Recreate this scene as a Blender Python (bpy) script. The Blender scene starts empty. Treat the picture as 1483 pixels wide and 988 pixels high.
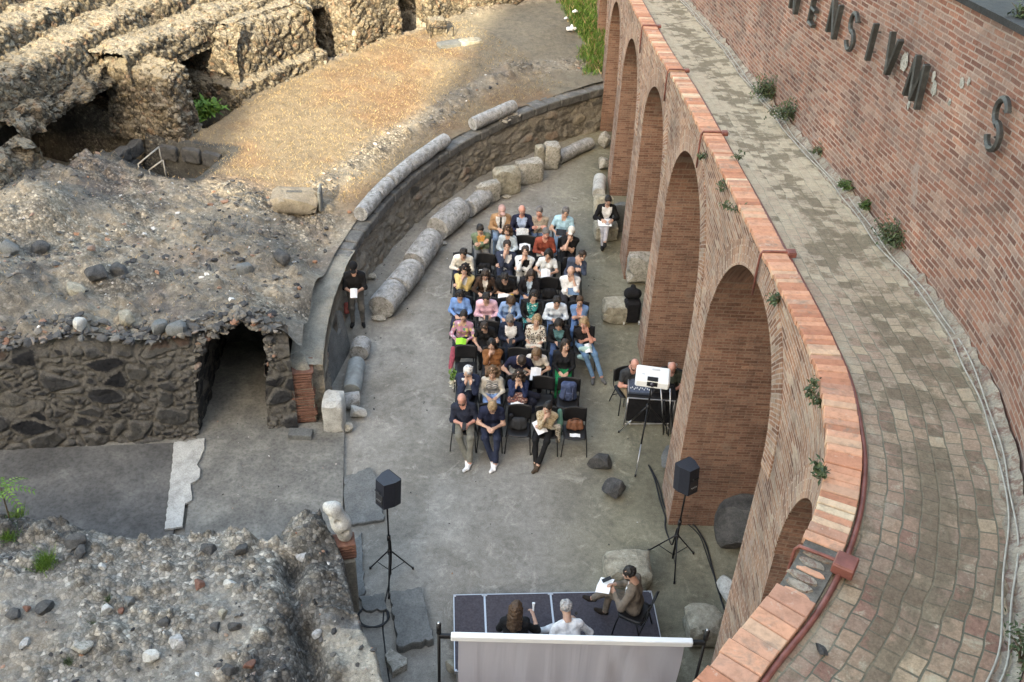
import bpy, math, random
import numpy as np
from mathutils import Vector, Matrix
SC = bpy.context.scene
COL = SC.collection
random.seed(7)
RNG = np.random.default_rng(11)
PI = math.pi

# ------------------------------------------------------------------ camera model (solved from the photograph)
F_PX, PITCH, ROLL, CAM_H = 1466.4, 0.64271, 0.04728, 13.5525
CX, CY = 741.5, 494.0
_c, _s = math.cos(PITCH), math.sin(PITCH)
_fw = np.array([0, _c, -_s]); _up = np.array([0, _s, _c]); _ri = np.array([1., 0, 0])
_cr, _sr = math.cos(ROLL), math.sin(ROLL)
CAM_R, CAM_U, CAM_F = _cr*_ri + _sr*_up, -_sr*_ri + _cr*_up, _fw
CAM_P = np.array([0, 0, CAM_H])

def ray(x, y):
    return (x-CX)/F_PX*CAM_R - (y-CY)/F_PX*CAM_U + CAM_F

def at(x, y, z=0.0):
    d = ray(x, y)
    return CAM_P + d*((z-CAM_H)/d[2])

def on_plane(x, y, p0, n):
    d = ray(x, y)
    return CAM_P + d*(np.dot(np.array(p0)-CAM_P, n)/np.dot(d, n))

# ------------------------------------------------------------------ numpy noise
def _h(ix, iy, iz, seed):
    n = (ix.astype(np.int64)*374761393 + iy.astype(np.int64)*668265263 + iz.astype(np.int64)*2147483647 + seed*1274126177) & 0xffffffff
    n = ((n ^ (n >> 13))*1274126177) & 0xffffffff
    n = ((n ^ (n >> 16))*2246822519) & 0xffffffff
    n = n ^ (n >> 15)
    return (n & 0xffffff)/float(0xffffff)

def vnoise(p, seed=0):
    p = np.asarray(p, float); i = np.floor(p); f = p-i; f = f*f*(3-2*f)
    x, y, z = i[:, 0], i[:, 1], i[:, 2]; r = 0
    for a in (0, 1):
        wa = f[:, 0] if a else 1-f[:, 0]
        for b in (0, 1):
            wb = f[:, 1] if b else 1-f[:, 1]
            for c in (0, 1):
                wc = f[:, 2] if c else 1-f[:, 2]
                r = r + wa*wb*wc*_h(x+a, y+b, z+c, seed)
    return r*2-1

def fbm(p, octv=4, seed=0, gain=.5):
    p = np.asarray(p, float); a = 1; s = 0; t = 0
    for o in range(octv):
        s = s + a*vnoise(p*2**o + o*17.3, seed+o); t += a; a *= gain
    return s/t

def worley(p, seed=0):
    p = np.asarray(p, float); i = np.floor(p)
    f1 = np.full(len(p), 9.); f2 = np.full(len(p), 9.); cid = np.zeros(len(p))
    for a in (-1, 0, 1):
        for b in (-1, 0, 1):
            for c in (-1, 0, 1):
                x, y, z = i[:, 0]+a, i[:, 1]+b, i[:, 2]+c
                q = np.stack([x+_h(x, y, z, seed), y+_h(x, y, z, seed+1), z+_h(x, y, z, seed+2)], 1)
                d = np.sqrt(((p-q)**2).sum(1)); h = _h(x, y, z, seed+3)
                m = d < f1
                f2 = np.where(m, f1, np.minimum(f2, d)); cid = np.where(m, h, cid); f1 = np.where(m, d, f1)
    return f1, f2, cid

def sstep(a, b, x):
    t = np.clip((x-a)/(b-a), 0, 1); return t*t*(3-2*t)

# ------------------------------------------------------------------ objects
def tag(o, label=None, cat=None, group=None, kind=None):
    if label: o['label'] = label
    if cat: o['category'] = cat
    if group: o['group'] = group
    if kind: o['kind'] = kind
    return o

def empty(name, loc=(0, 0, 0), rz=0.0):
    o = bpy.data.objects.new(name, None); COL.objects.link(o)
    o.location = loc; o.rotation_euler = (0, 0, rz); o.empty_display_size = .1
    return o

def mesh(name, V, Fc, mats, parent=None, mi=None, uv=None, smooth=False, cols=None, loc=None, rz=0.0):
    me = bpy.data.meshes.new(name)
    V = np.asarray(V, float)
    me.from_pydata([tuple(v) for v in V], [], [tuple(int(k) for k in f) for f in Fc])
    for m in (mats if isinstance(mats, (list, tuple)) else [mats]): me.materials.append(m)
    if mi is not None: me.polygons.foreach_set('material_index', np.asarray(mi, np.int32))
    if uv is not None:                                   # per-vertex uv or list per face corner
        l = me.uv_layers.new(name='UVMap')
        if len(uv) == len(V):
            lv = np.zeros(len(me.loops), np.int32); me.loops.foreach_get('vertex_index', lv)
            l.data.foreach_set('uv', np.asarray(uv, np.float32)[lv].ravel())
        else:
            l.data.foreach_set('uv', np.asarray(uv, np.float32).ravel())
    if cols is not None:
        for nm, c in cols.items():
            c = np.asarray(c, np.float32)
            if c.ndim == 1:
                a = me.attributes.new(nm, 'FLOAT', 'POINT'); a.data.foreach_set('value', c)
            else:
                a = me.attributes.new(nm, 'FLOAT_COLOR', 'POINT')
                a.data.foreach_set('color', np.c_[c, np.ones(len(c))].astype(np.float32).ravel())
    if smooth: me.polygons.foreach_set('use_smooth', np.ones(len(me.polygons), bool))
    me.validate(); me.update()
    if smooth and smooth is not True: me.set_sharp_from_angle(angle=math.radians(smooth))
    o = bpy.data.objects.new(name, me); COL.objects.link(o)
    if parent is not None: o.parent = parent
    if loc is not None: o.location = loc
    o.rotation_euler = (0, 0, rz)
    return o

def dup(root, loc=None, rz=None):
    r = root.copy(); COL.objects.link(r)
    if loc is not None: r.location = loc
    if rz is not None: r.rotation_euler = (0, 0, rz)
    for ch in list(root.children):
        c = ch.copy(); COL.objects.link(c); c.parent = r
        for g in list(ch.children):
            d = g.copy(); COL.objects.link(d); d.parent = c
    return r

class MB:
    """collects simple shapes into ONE mesh"""
    def __init__(s): s.V = []; s.F = []; s.M = []; s.UV = []
    def add(s, V, Fc, m=0):
        n = len(s.V); s.V += [tuple(v) for v in V]; s.F += [tuple(n+k for k in f) for f in Fc]; s.M += [m]*len(Fc)
    def box(s, c, d, R=None, m=0, bev=0.0):
        hx, hy, hz = d[0]/2, d[1]/2, d[2]/2
        if bev <= 0:
            V = [(x, y, z) for x in (-hx, hx) for y in (-hy, hy) for z in (-hz, hz)]
            Fc = [(0, 1, 3, 2), (4, 6, 7, 5), (0, 4, 5, 1), (2, 3, 7, 6), (0, 2, 6, 4), (1, 5, 7, 3)]
        else:
            b = min(bev, hx*.9, hy*.9, hz*.9); V = []; ix = {}
            for sx in (-1, 1):
                for sy in (-1, 1):
                    for sz in (-1, 1):
                        for ax in range(3):
                            p = [sx*(hx-b), sy*(hy-b), sz*(hz-b)]; e = (sx*hx, sy*hy, sz*hz); p[ax] = e[ax]
                            ix[(sx, sy, sz, ax)] = len(V); V.append(tuple(p))
            I = lambda a, b_, c_, k: ix[(a, b_, c_, k)]
            Fc = []
            for t in (-1, 1):
                q = [I(t, -1, -1, 0), I(t, 1, -1, 0), I(t, 1, 1, 0), I(t, -1, 1, 0)]; Fc.append(q if t > 0 else q[::-1])
                q = [I(-1, t, -1, 1), I(-1, t, 1, 1), I(1, t, 1, 1), I(1, t, -1, 1)]; Fc.append(q if t > 0 else q[::-1])
                q = [I(-1, -1, t, 2), I(1, -1, t, 2), I(1, 1, t, 2), I(-1, 1, t, 2)]; Fc.append(q if t > 0 else q[::-1])
            for a in (-1, 1):
                for b2 in (-1, 1):
                    Fc.append((I(a, b2, -1, 0), I(a, b2, 1, 0), I(a, b2, 1, 1), I(a, b2, -1, 1)))
                    Fc.append((I(a, -1, b2, 0), I(a, 1, b2, 0), I(a, 1, b2, 2), I(a, -1, b2, 2)))
                    Fc.append((I(-1, a, b2, 1), I(1, a, b2, 1), I(1, a, b2, 2), I(-1, a, b2, 2)))
                    for c2 in (-1, 1): Fc.append((I(a, b2, c2, 0), I(a, b2, c2, 1), I(a, b2, c2, 2)))
        V = np.array(V)
        if R is not None: V = V @ np.array(R).T
        s.add(V+np.array(c), Fc, m)
    def tube(s, pts, r, n=8, m=0, caps=True, closed=False):
        P = np.array(pts, float); rr = np.full(len(P), r) if np.isscalar(r) else np.array(r); V = []; Fc = []
        T = np.gradient(P, axis=0) if len(P) > 2 else np.repeat((P[-1:]-P[:1]), len(P), 0)
        nrm = None
        for i in range(len(P)):
            t = T[i]/max(np.linalg.norm(T[i]), 1e-9)
            if nrm is None: a = np.array([0, 0, 1.]) if abs(t[2]) < .9 else np.array([1., 0, 0]); nrm = np.cross(t, a)
            nrm = nrm-t*(nrm@t); nrm /= np.linalg.norm(nrm); b = np.cross(t, nrm)
            for k in range(n):
                A = 2*PI*k/n; V.append(P[i]+rr[i]*(math.cos(A)*nrm+math.sin(A)*b))
        for i in range(len(P)-1):
            for k in range(n):
                k2 = (k+1) % n; Fc.append((i*n+k, i*n+k2, (i+1)*n+k2, (i+1)*n+k))
        if caps: Fc.append(tuple(range(n))[::-1]); Fc.append(tuple(range((len(P)-1)*n, len(P)*n)))
        s.add(V, Fc, m)
    def prism(s, poly, z0, z1, m=0):
        n = len(poly); V = [(p[0], p[1], z0) for p in poly]+[(p[0], p[1], z1) for p in poly]
        Fc = [tuple(range(n))[::-1], tuple(range(n, 2*n))]+[(k, (k+1) % n, n+(k+1) % n, n+k) for k in range(n)]
        s.add(V, Fc, m)
    def build(s, name, mats, parent=None, smooth=False, loc=None, rz=0.0):
        return mesh(name, s.V, s.F, mats, parent, s.M, None, smooth, None, loc, rz)

def rotz(a): c, s = math.cos(a), math.sin(a); return np.array([[c, -s, 0], [s, c, 0], [0, 0, 1]])
def rotx(a): c, s = math.cos(a), math.sin(a); return np.array([[1, 0, 0], [0, c, -s], [0, s, c]])
def roty(a): c, s = math.cos(a), math.sin(a); return np.array([[c, 0, s], [0, 1, 0], [-s, 0, c]])

# ------------------------------------------------------------------ signed-distance meshing (for bodies, heads, hands, stones)
def surfnets(D, org, h):
    nx, ny, nz = D.shape; S = D < 0
    c = [S[a:nx-1+a, b:ny-1+b, d:nz-1+d] for a in (0, 1) for b in (0, 1) for d in (0, 1)]
    cnt = sum(x.astype(np.int8) for x in c); act = (cnt > 0) & (cnt < 8)
    idx = -np.ones(act.shape, np.int64); I = np.argwhere(act); idx[act] = np.arange(len(I))
    acc = np.zeros((len(I), 3)); n = np.zeros(len(I)); corners = [(a, b, d) for a in (0, 1) for b in (0, 1) for d in (0, 1)]
    val = {k: D[I[:, 0]+k[0], I[:, 1]+k[1], I[:, 2]+k[2]] for k in corners}
    for k in corners:
        for ax in range(3):
            if k[ax] == 0:
                k2 = tuple(1 if j == ax else k[j] for j in range(3)); a, b = val[k], val[k2]
                m = (a < 0) != (b < 0); t = np.where(m, a/np.where(m, a-b, 1), 0)
                p = np.repeat(np.array([k], float), len(I), 0); p[:, ax] = t
                acc += p*m[:, None]; n += m
    V = (I+acc/n[:, None])*h+np.array(org); Fc = []
    for ax in range(3):
        sl = [slice(None)]*3; sl2 = [slice(None)]*3; sl[ax] = slice(0, -1); sl2[ax] = slice(1, None)
        A, B = S[tuple(sl)], S[tuple(sl2)]; E = np.argwhere(A != B)
        u, v = (ax+1) % 3, (ax+2) % 3
        E = E[(E[:, u] > 0) & (E[:, v] > 0) & (E[:, u] < D.shape[u]-1) & (E[:, v] < D.shape[v]-1)]
        if not len(E): continue
        flip = A[E[:, 0], E[:, 1], E[:, 2]]
        def g(du, dv):
            q = E.copy(); q[:, u] -= du; q[:, v] -= dv; return idx[q[:, 0], q[:, 1], q[:, 2]]
        Q = np.stack([g(1, 1), g(0, 1), g(0, 0), g(1, 0)], 1)
        Q[~flip] = Q[~flip][:, ::-1]; Fc.append(Q)
    return V, np.concatenate(Fc)

class SDF:
    def __init__(s, lo, hi, h, k=.03):
        s.h = h; s.o = np.array(lo, float); n = np.ceil((np.array(hi)-s.o)/h).astype(int)+1
        s.D = np.full(n, 1.0); s.k = k; s.prims = []
        s.ax = [s.o[i]+h*np.arange(n[i]) for i in range(3)]
    def _blk(s, lo, hi):
        sl = tuple(slice(int(np.clip(np.floor((lo[i]-s.o[i])/s.h), 0, s.D.shape[i])), int(np.clip(np.ceil((hi[i]-s.o[i])/s.h)+1, 0, s.D.shape[i]))) for i in range(3))
        X = np.meshgrid(*[s.ax[i][sl[i]] for i in range(3)], indexing='ij'); return sl, X
    def _mix(s, sl, d, k, sub=False):
        A = s.D[sl]
        if sub:
            d = -d; h = np.clip(.5-.5*(A-d)/k, 0, 1); s.D[sl] = A*(1-h)+d*h+k*h*(1-h)
        else:
            h = np.clip(.5+.5*(A-d)/k, 0, 1); s.D[sl] = A*(1-h)+d*h-k*h*(1-h)
    def cap(s, a, b, ra, rb, t=0, k=None, sub=False):
        a = np.array(a, float); b = np.array(b, float); k = k or s.k; m = max(ra, rb)+k*1.6+.03
        sl, X = s._blk(np.minimum(a, b)-m, np.maximum(a, b)+m)
        if X[0].size == 0: return
        s._mix(sl, capd(X, a, b, ra, rb), k, sub)
        if not sub: s.prims.append((a, b, ra, rb, t))
    def ell(s, c, r, k=None, sub=False, t=0, R=None):
        c = np.array(c, float); r = np.array(r, float); k = k or s.k; m = r.max()+k*1.6+.02
        sl, X = s._blk(c-m, c+m)
        if X[0].size == 0: return
        s._mix(sl, elld(X, c, r, R), k, sub)
    def tags(s, V):
        X = [V[:, 0], V[:, 1], V[:, 2]]
        d = np.stack([capd(X, a, b, ra, rb) for a, b, ra, rb, t in s.prims]); return np.array([p[4] for p in s.prims])[d.argmin(0)]
    def mesh(s): return surfnets(s.D, s.o, s.h)

def capd(X, a, b, ra, rb):
    ab = b-a; L = max(ab@ab, 1e-9)
    px, py, pz = X[0]-a[0], X[1]-a[1], X[2]-a[2]
    t = np.clip((px*ab[0]+py*ab[1]+pz*ab[2])/L, 0, 1)
    return np.sqrt((px-t*ab[0])**2+(py-t*ab[1])**2+(pz-t*ab[2])**2)-(ra+(rb-ra)*t)

def elld(X, c, r, R=None):
    p = [X[i]-c[i] for i in range(3)]
    if R is not None: p = [R[0][i]*p[0]+R[1][i]*p[1]+R[2][i]*p[2] for i in range(3)]
    k0 = np.sqrt((p[0]/r[0])**2+(p[1]/r[1])**2+(p[2]/r[2])**2)+1e-9
    k1 = np.sqrt((p[0]/r[0]**2)**2+(p[1]/r[1]**2)**2+(p[2]/r[2]**2)**2)+1e-9
    return k0*(k0-1)/k1
# ------------------------------------------------------------------ materials
class NT:
    def __init__(s, name):
        s.m = bpy.data.materials.new(name); s.m.use_nodes = True; s.t = s.m.node_tree; s.t.nodes.clear()
        s.out = s.n('ShaderNodeOutputMaterial'); s.b = s.n('ShaderNodeBsdfPrincipled'); s.l(s.b.outputs[0], s.out.inputs[0])
    def n(s, typ, **kw):
        x = s.t.nodes.new(typ)
        for k, v in kw.items(): setattr(x, k, v)
        return x
    def l(s, a, b): s.t.links.new(a, b)
    def co(s, which='Object'): return s.n('ShaderNodeTexCoord').outputs[which]
    def mapv(s, v, sc, loc=(0, 0, 0)):
        m = s.n('ShaderNodeMapping'); s.l(v, m.inputs[0]); m.inputs['Scale'].default_value = sc if hasattr(sc, '__len__') else (sc,)*3
        m.inputs['Location'].default_value = loc; return m.outputs[0]
    def noise(s, v, sc, det=5, ro=.6, dist=0.0):
        x = s.n('ShaderNodeTexNoise'); s.l(v, x.inputs['Vector']); x.inputs['Scale'].default_value = sc
        x.inputs['Detail'].default_value = det; x.inputs['Roughness'].default_value = ro; x.inputs['Distortion'].default_value = dist
        return x.outputs['Fac']
    def vor(s, v, sc, feat='F1', out='Distance', rnd=1.0):
        x = s.n('ShaderNodeTexVoronoi', feature=feat); s.l(v, x.inputs['Vector']); x.inputs['Scale'].default_value = sc
        x.inputs['Randomness'].default_value = rnd; return x.outputs[out]
    def ramp(s, f, stops, interp='LINEAR'):
        r = s.n('ShaderNodeValToRGB'); s.l(f, r.inputs[0]); e = r.color_ramp.elements; r.color_ramp.interpolation = interp
        while len(e) < len(stops): e.new(.5)
        for i, (p, c) in enumerate(stops):
            e[i].position = p; c = c if hasattr(c, '__len__') else (c, c, c); e[i].color = (*c[:3], 1)
        return r.outputs[0]
    def mix(s, f, a, b, mode='MIX'):
        x = s.n('ShaderNodeMix', data_type='RGBA', blend_type=mode)
        for sock, v in ((x.inputs[0], f), (x.inputs[6], a), (x.inputs[7], b)):
            if hasattr(v, 'is_linked'): s.l(v, sock)
            elif hasattr(v, '__len__'): sock.default_value = (*v[:3], 1)
            else: sock.default_value = v if sock == x.inputs[0] else (v, v, v, 1)
        return x.outputs[2]
    def math(s, op, a, b=0.0):
        x = s.n('ShaderNodeMath', operation=op)
        for sock, v in ((x.inputs[0], a), (x.inputs[1], b)):
            if hasattr(v, 'is_linked'): s.l(v, sock)
            else: sock.default_value = v
        return x.outputs[0]
    def attr(s, name, out='Color'):
        x = s.n('ShaderNodeAttribute', attribute_name=name); return x.outputs[out]
    def bump(s, h, st=.5, d=.02, prev=None):
        x = s.n('ShaderNodeBump'); s.l(h, x.inputs['Height']); x.inputs['Strength'].default_value = st; x.inputs['Distance'].default_value = d
        if prev is not None: s.l(prev, x.inputs['Normal'])
        return x.outputs[0]
    def done(s, col, rough=.85, nrm=None, metal=0.0, spec=.3):
        b = s.b
        if hasattr(col, 'is_linked'): s.l(col, b.inputs['Base Color'])
        else: b.inputs['Base Color'].default_value = (*col[:3], 1)
        if hasattr(rough, 'is_linked'): s.l(rough, b.inputs['Roughness'])
        else: b.inputs['Roughness'].default_value = rough
        b.inputs['Metallic'].default_value = metal; b.inputs['Specular IOR Level'].default_value = spec
        if nrm is not None: s.l(nrm, b.inputs['Normal'])
        return s.m

_simple = {}
def simple(c, rough=.7, var=.12, sc=14., bump=.25, metal=0.0, spec=.3, name='surface'):
    key = (tuple(round(x, 4) for x in c), rough, var, sc, bump, metal)
    if key in _simple: return _simple[key]
    n = NT(name); co = n.co()
    f = n.noise(co, sc, 4, .6)
    lo = tuple(max(0, x*(1-var*1.6)) for x in c); hi = tuple(min(1, x*(1+var*1.6)) for x in c)
    col = n.ramp(f, [(.3, lo), (.7, hi)])
    _simple[key] = n.done(col, rough, n.bump(n.noise(co, sc*2.2, 3), bump, .01) if bump else None, metal, spec)
    return _simple[key]

def cloth(c, rough=.85):
    key = ('cloth', tuple(round(x, 4) for x in c))
    if key in _simple: return _simple[key]
    n = NT('cloth'); co = n.co()
    f = n.noise(co, 9, 4, .6, .6); lo = tuple(x*.72 for x in c); hi = tuple(min(1, x*1.22) for x in c)
    col = n.ramp(f, [(.3, lo), (.72, hi)])
    nb = n.bump(n.noise(n.mapv(co, (1, 1, .65)), 12, 3, .5, .9), .75, .03)
    _simple[key] = n.done(col, rough, nb, 0, .15); return _simple[key]

def print_cloth(base, spots, sc=30., kind='floral'):
    n = NT('printed_cloth'); co = n.co()
    if kind == 'stripe':
        w = n.n('ShaderNodeTexWave', wave_type='BANDS', bands_direction='Z'); n.l(co, w.inputs[0]); w.inputs['Scale'].default_value = sc
        w.inputs['Distortion'].default_value = 1.2; f = w.outputs['Fac']
        col = n.ramp(f, [(.45, base), (.55, spots[0])])
    else:
        v = n.vor(co, sc); pick = n.vor(co, sc, out='Color'); sp = n.n('ShaderNodeSeparateColor'); n.l(pick, sp.inputs[0])
        c2 = n.ramp(sp.outputs[0], [(i/len(spots), s) for i, s in enumerate(spots)], 'CONSTANT')
        col = n.mix(n.ramp(v, [(.38, 1), (.46, 0)]), base, c2)
    nb = n.bump(n.noise(co, 17, 2, .5, 1.5), .5, .02)
    return n.done(col, .85, nb, 0, .15)

def stone_mat(name, stops, sc=3., pit=.35, rough=.9, lichen=None, spec=.2, vein=False):
    n = NT(name); co = n.co()
    a = n.noise(co, sc, 8, .68, .3); col = n.ramp(a, stops)
    p = n.noise(co, sc*11, 4, .7); col = n.mix(.55, col, n.ramp(p, [(.3, .35), (.55, 1.0), (.8, 1.25)]), 'MULTIPLY')
    if lichen:
        col = n.mix(n.ramp(n.noise(co, sc*2.3, 7, .75, .5), [(.5, 0), (.6, 1)]), col, lichen)
    if vein:
        w = n.n('ShaderNodeTexWave'); n.l(co, w.inputs[0]); w.inputs['Scale'].default_value = 2.2; w.inputs['Distortion'].default_value = 9
        w.inputs['Detail'].default_value = 4; col = n.mix(n.ramp(w.outputs['Fac'], [(.0, .22), (.3, 0)]), col, tuple(x*.7 for x in stops[0][1]))
    b = n.bump(n.noise(co, sc*4, 8, .7), pit, .05); b = n.bump(n.noise(co, sc*20, 3), pit*.8, .01, b)
    return n.done(col, rough, b, 0, spec)

def brick_mat(name, cols, mortar, bw, bh, ms, patch=None, dark=None, mottle=.5, bump=.5, wash=False):
    n = NT(name); uv = n.co('UV')
    wob = n.n('ShaderNodeTexNoise'); n.l(uv, wob.inputs['Vector']); wob.inputs['Scale'].default_value = 1.7; wob.inputs['Detail'].default_value = 3
    vs = n.n('ShaderNodeVectorMath', operation='MULTIPLY_ADD'); n.l(wob.outputs['Color'], vs.inputs[0]); vs.inputs[1].default_value = (.05, .035, 0); n.l(uv, vs.inputs[2])
    br = n.n('ShaderNodeTexBrick'); n.l(vs.outputs[0], br.inputs['Vector'])
    br.inputs['Color1'].default_value = (0, 0, 0, 1); br.inputs['Color2'].default_value = (1, 1, 1, 1); br.inputs['Mortar'].default_value = (.5, .5, .5, 1)
    br.inputs['Scale'].default_value = 1; br.inputs['Mortar Size'].default_value = ms; br.inputs['Mortar Smooth'].default_value = .25
    br.inputs['Bias'].default_value = 0; br.inputs['Brick Width'].default_value = bw; br.inputs['Row Height'].default_value = bh
    br.offset = .5; br.squash = 1
    bc = n.ramp(br.outputs['Color'], [(i/(len(cols)-1), c) for i, c in enumerate(cols)])
    fine = n.noise(uv, 26, 5, .7); bc = n.mix(mottle, bc, n.ramp(fine, [(.25, .45), (.55, 1), (.8, 1.3)]), 'MULTIPLY')
    mm = n.mix(.6, mortar, n.ramp(n.noise(uv, 40, 3), [(.3, .6), (.7, 1.2)]), 'MULTIPLY')
    col = n.mix(br.outputs['Fac'], bc, mm)
    big = n.noise(uv, .75, 8, .7, .5)
    col = n.mix(.95, col, n.ramp(big, [(.3, (.5, .5, .52)), (.47, (.95, .94, .93)), (.55, (1.05, 1.02, 1)), (.7, (1.4, 1.28, 1.18))]), 'MULTIPLY')
    stk = n.noise(n.mapv(uv, (2.6, .22, 1)), 1.5, 8, .72); col = n.mix(.6, col, n.ramp(stk, [(.3, (1.15, 1.13, 1.1)), (.52, (1, 1, 1)), (.7, (.58, .56, .54))]), 'MULTIPLY')
    if wash:
        m1 = n.mix(.8, (.2, .118, .092), n.ramp(n.noise(uv, 11, 7, .78), [(.28, .45), (.5, 1), (.75, 1.5)]), 'MULTIPLY'); col = n.mix(n.ramp(n.noise(uv, 1.3, 8, .72, .5), [(.46, 0), (.66, .4)]), col, m1)
        st_ = n.noise(n.mapv(uv, (1.6, .35, 1)), 1.6, 7, .7); col = n.mix(n.ramp(st_, [(.56, 0), (.74, .5)]), col, (.11, .095, .085))
        col = n.mix(n.ramp(n.noise(uv, 3.1, 8, .75, .6), [(.64, 0), (.7, .55)]), col, (.42, .37, .34)); col = n.mix(n.ramp(n.noise(uv, 5.3, 5, .7), [(.66, 0), (.72, .5)]), col, (.34, .12, .075))
    if patch: col = n.mix(n.ramp(n.noise(uv, 1.6, 7, .72, .8), [(.6, 0), (.68, .8)]), col, patch)
    if dark: col = n.mix(n.ramp(n.noise(uv, 1.15, 7, .7, .3), [(.3, .75), (.42, 0)]), col, dark)
    hgt = n.math('SUBTRACT', n.math('MULTIPLY', fine, .35), br.outputs['Fac'])
    return n.done(col, .9, n.bump(hgt, bump, .012), 0, .15)

M = {}
def init_mats():
    # concrete yard
    n = NT('yard_concrete'); co = n.co()
    a = n.noise(co, .55, 9, .66, .4)
    col = n.ramp(a, [(.3, (.12, .112, .096)), (.44, (.175, .165, .143)), (.54, (.225, .214, .19)), (.62, (.25, .24, .215)), (.72, (.33, .318, .285))])
    col = n.mix(n.ramp(n.noise(co, 1.9, 8, .75, .7), [(.56, 0), (.66, .7)]), col, (.36, .345, .305))
    col = n.mix(n.ramp(n.noise(n.mapv(co, 1, (7, 3, 0)), 1.3, 8, .7, .9), [(.33, .6), (.44, 0)]), col, (.11, .105, .092))
    col = n.mix(.7, col, n.ramp(n.noise(co, 9, 6, .75), [(.3, .62), (.7, 1.3)]), 'MULTIPLY')
    col = n.mix(.7, col, n.ramp(n.noise(co, 55, 3, .7), [(.3, .6), (.7, 1.3)]), 'MULTIPLY')
    # green film towards the arcade
    sx = n.n('ShaderNodeSeparateXYZ'); n.l(co, sx.inputs[0])
    g = n.ramp(n.math('ADD', n.math('MULTIPLY', sx.outputs[0], .3), n.math('MULTIPLY', a, .7)), [(.55, 0), (1.0, .75)])
    col = n.mix(g, col, n.mix(1.0, col, (.88, .87, .66), 'MULTIPLY'))
    M['yard'] = n.done(col, n.ramp(a, [(.3, .75), (.7, .95)]), n.bump(n.noise(co, 30, 6, .7), .25, .01), 0, .25)

    # ground of ruins: vertex colour x fine stones
    n = NT('ruin_ground'); co = n.co(); base = n.attr('tint')
    v = n.vor(co, 15, out='Color'); sp = n.n('ShaderNodeSeparateColor'); n.l(v, sp.inputs[0])
    st = n.ramp(sp.outputs[0], [(0, .45), (.35, .8), (.7, 1.05), (.88, 1.35), (.97, 2.0)])
    ds = n.vor(co, 15, 'DISTANCE_TO_EDGE'); ed = n.ramp(ds, [(0, .55), (.2, 1)])
    rock = n.attr('rock', 'Fac')
    col = n.mix(n.math('MULTIPLY', rock, .85), base, n.mix(1.0, n.mix(1.0, base, st, 'MULTIPLY'), ed, 'MULTIPLY'))
    col = n.mix(.8, col, n.ramp(n.noise(co, 6, 8, .75), [(.28, .55), (.5, 1), (.75, 1.4)]), 'MULTIPLY')
    col = n.mix(.6, col, n.ramp(n.noise(co, 60, 4, .7), [(.3, .5), (.7, 1.45)]), 'MULTIPLY')
    b = n.bump(n.math('MULTIPLY', n.math('SUBTRACT', 1.0, n.vor(co, 15)), rock), .8, .04); b = n.bump(n.noise(co, 34, 6, .75), .7, .03, b)
    M['ground'] = n.done(col, .95, b, 0, .1)

    # rubble masonry using stone attributes (id, edge) computed with the geometry
    def masonry(name, stops, mort, fine=1.0, mottle=.75):
        n = NT(name); co = n.co(); cid = n.attr('cid', 'Fac'); edge = n.attr('edge', 'Fac')
        st = n.ramp(cid, stops)
        st = n.mix(mottle, st, n.ramp(n.noise(co, 7, 8, .75), [(.27, .5), (.5, 1), (.75, 1.45)]), 'MULTIPLY')
        mo = n.mix(.7, mort, n.ramp(n.noise(co, 22, 6, .75), [(.3, .5), (.7, 1.35)]), 'MULTIPLY')
        f = n.math('ADD', edge, n.math('MULTIPLY', n.math('SUBTRACT', n.noise(co, 18, 6, .75), .5), .55))
        col = n.mix(n.ramp(f, [(.1, 1), (.24, 0)]), st, mo)
        col = n.mix(.5, col, n.ramp(n.noise(co, 90*fine, 3, .7), [(.3, .55), (.7, 1.35)]), 'MULTIPLY')
        b = n.bump(n.noise(co, 14, 8, .75), .7, .06); b = n.bump(n.noise(co, 60, 4, .7), .5, .02, b)
        return n.done(col, .93, b, 0, .12)
    M['basalt'] = masonry('basalt_masonry', [(0, (.018, .019, .022)), (.45, (.035, .036, .039)), (.78, (.056, .056, .055)), (.93, (.08, .077, .07)), (.97, (.07, .05, .042)), (1, (.13, .122, .11))], (.12, .114, .104))
    M['orch'] = masonry('orchestra_masonry', [(0, (.1, .094, .084)), (.4, (.18, .166, .142)), (.7, (.24, .214, .172)), (.9, (.3, .265, .21)), (1, (.21, .15, .115))], (.25, .228, .192))
    n = NT('cavea_rubble'); co = n.co()
    wv = n.n('ShaderNodeTexNoise'); n.l(co, wv.inputs['Vector']); wv.inputs['Scale'].default_value = 6; wv.inputs['Detail'].default_value = 4
    cw = n.n('ShaderNodeVectorMath', operation='MULTIPLY_ADD'); n.l(wv.outputs['Color'], cw.inputs[0]); cw.inputs[1].default_value = (.16, .16, .16); n.l(co, cw.inputs[2]); cw = cw.outputs[0]
    v1 = n.vor(cw, 7.5, out='Color'); sp = n.n('ShaderNodeSeparateColor'); n.l(v1, sp.inputs[0])
    st = n.ramp(sp.outputs[0], [(0, (.075, .067, .056)), (.3, (.155, .133, .104)), (.55, (.23, .194, .143)), (.8, (.3, .245, .168)), (.93, (.23, .15, .104)), (1, (.43, .4, .33))])
    e1 = n.ramp(n.vor(cw, 7.5, 'DISTANCE_TO_EDGE'), [(.0, .42), (.13, 1)]); st = n.mix(1.0, st, e1, 'MULTIPLY')
    fv = n.noise(co, 22, 7, .78); st = n.mix(.85, st, n.ramp(fv, [(.3, .4), (.52, 1), (.75, 1.55)]), 'MULTIPLY')
    st = n.mix(n.ramp(n.noise(co, 1.6, 6, .7), [(.5, 0), (.68, .65)]), st, n.mix(.7, (.33, .275, .2), n.ramp(fv, [(.3, .5), (.7, 1.4)]), 'MULTIPLY'))
    up = n.n('ShaderNodeSeparateXYZ'); n.l(n.n('ShaderNodeNewGeometry').outputs['True Normal'], up.inputs[0])
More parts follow.
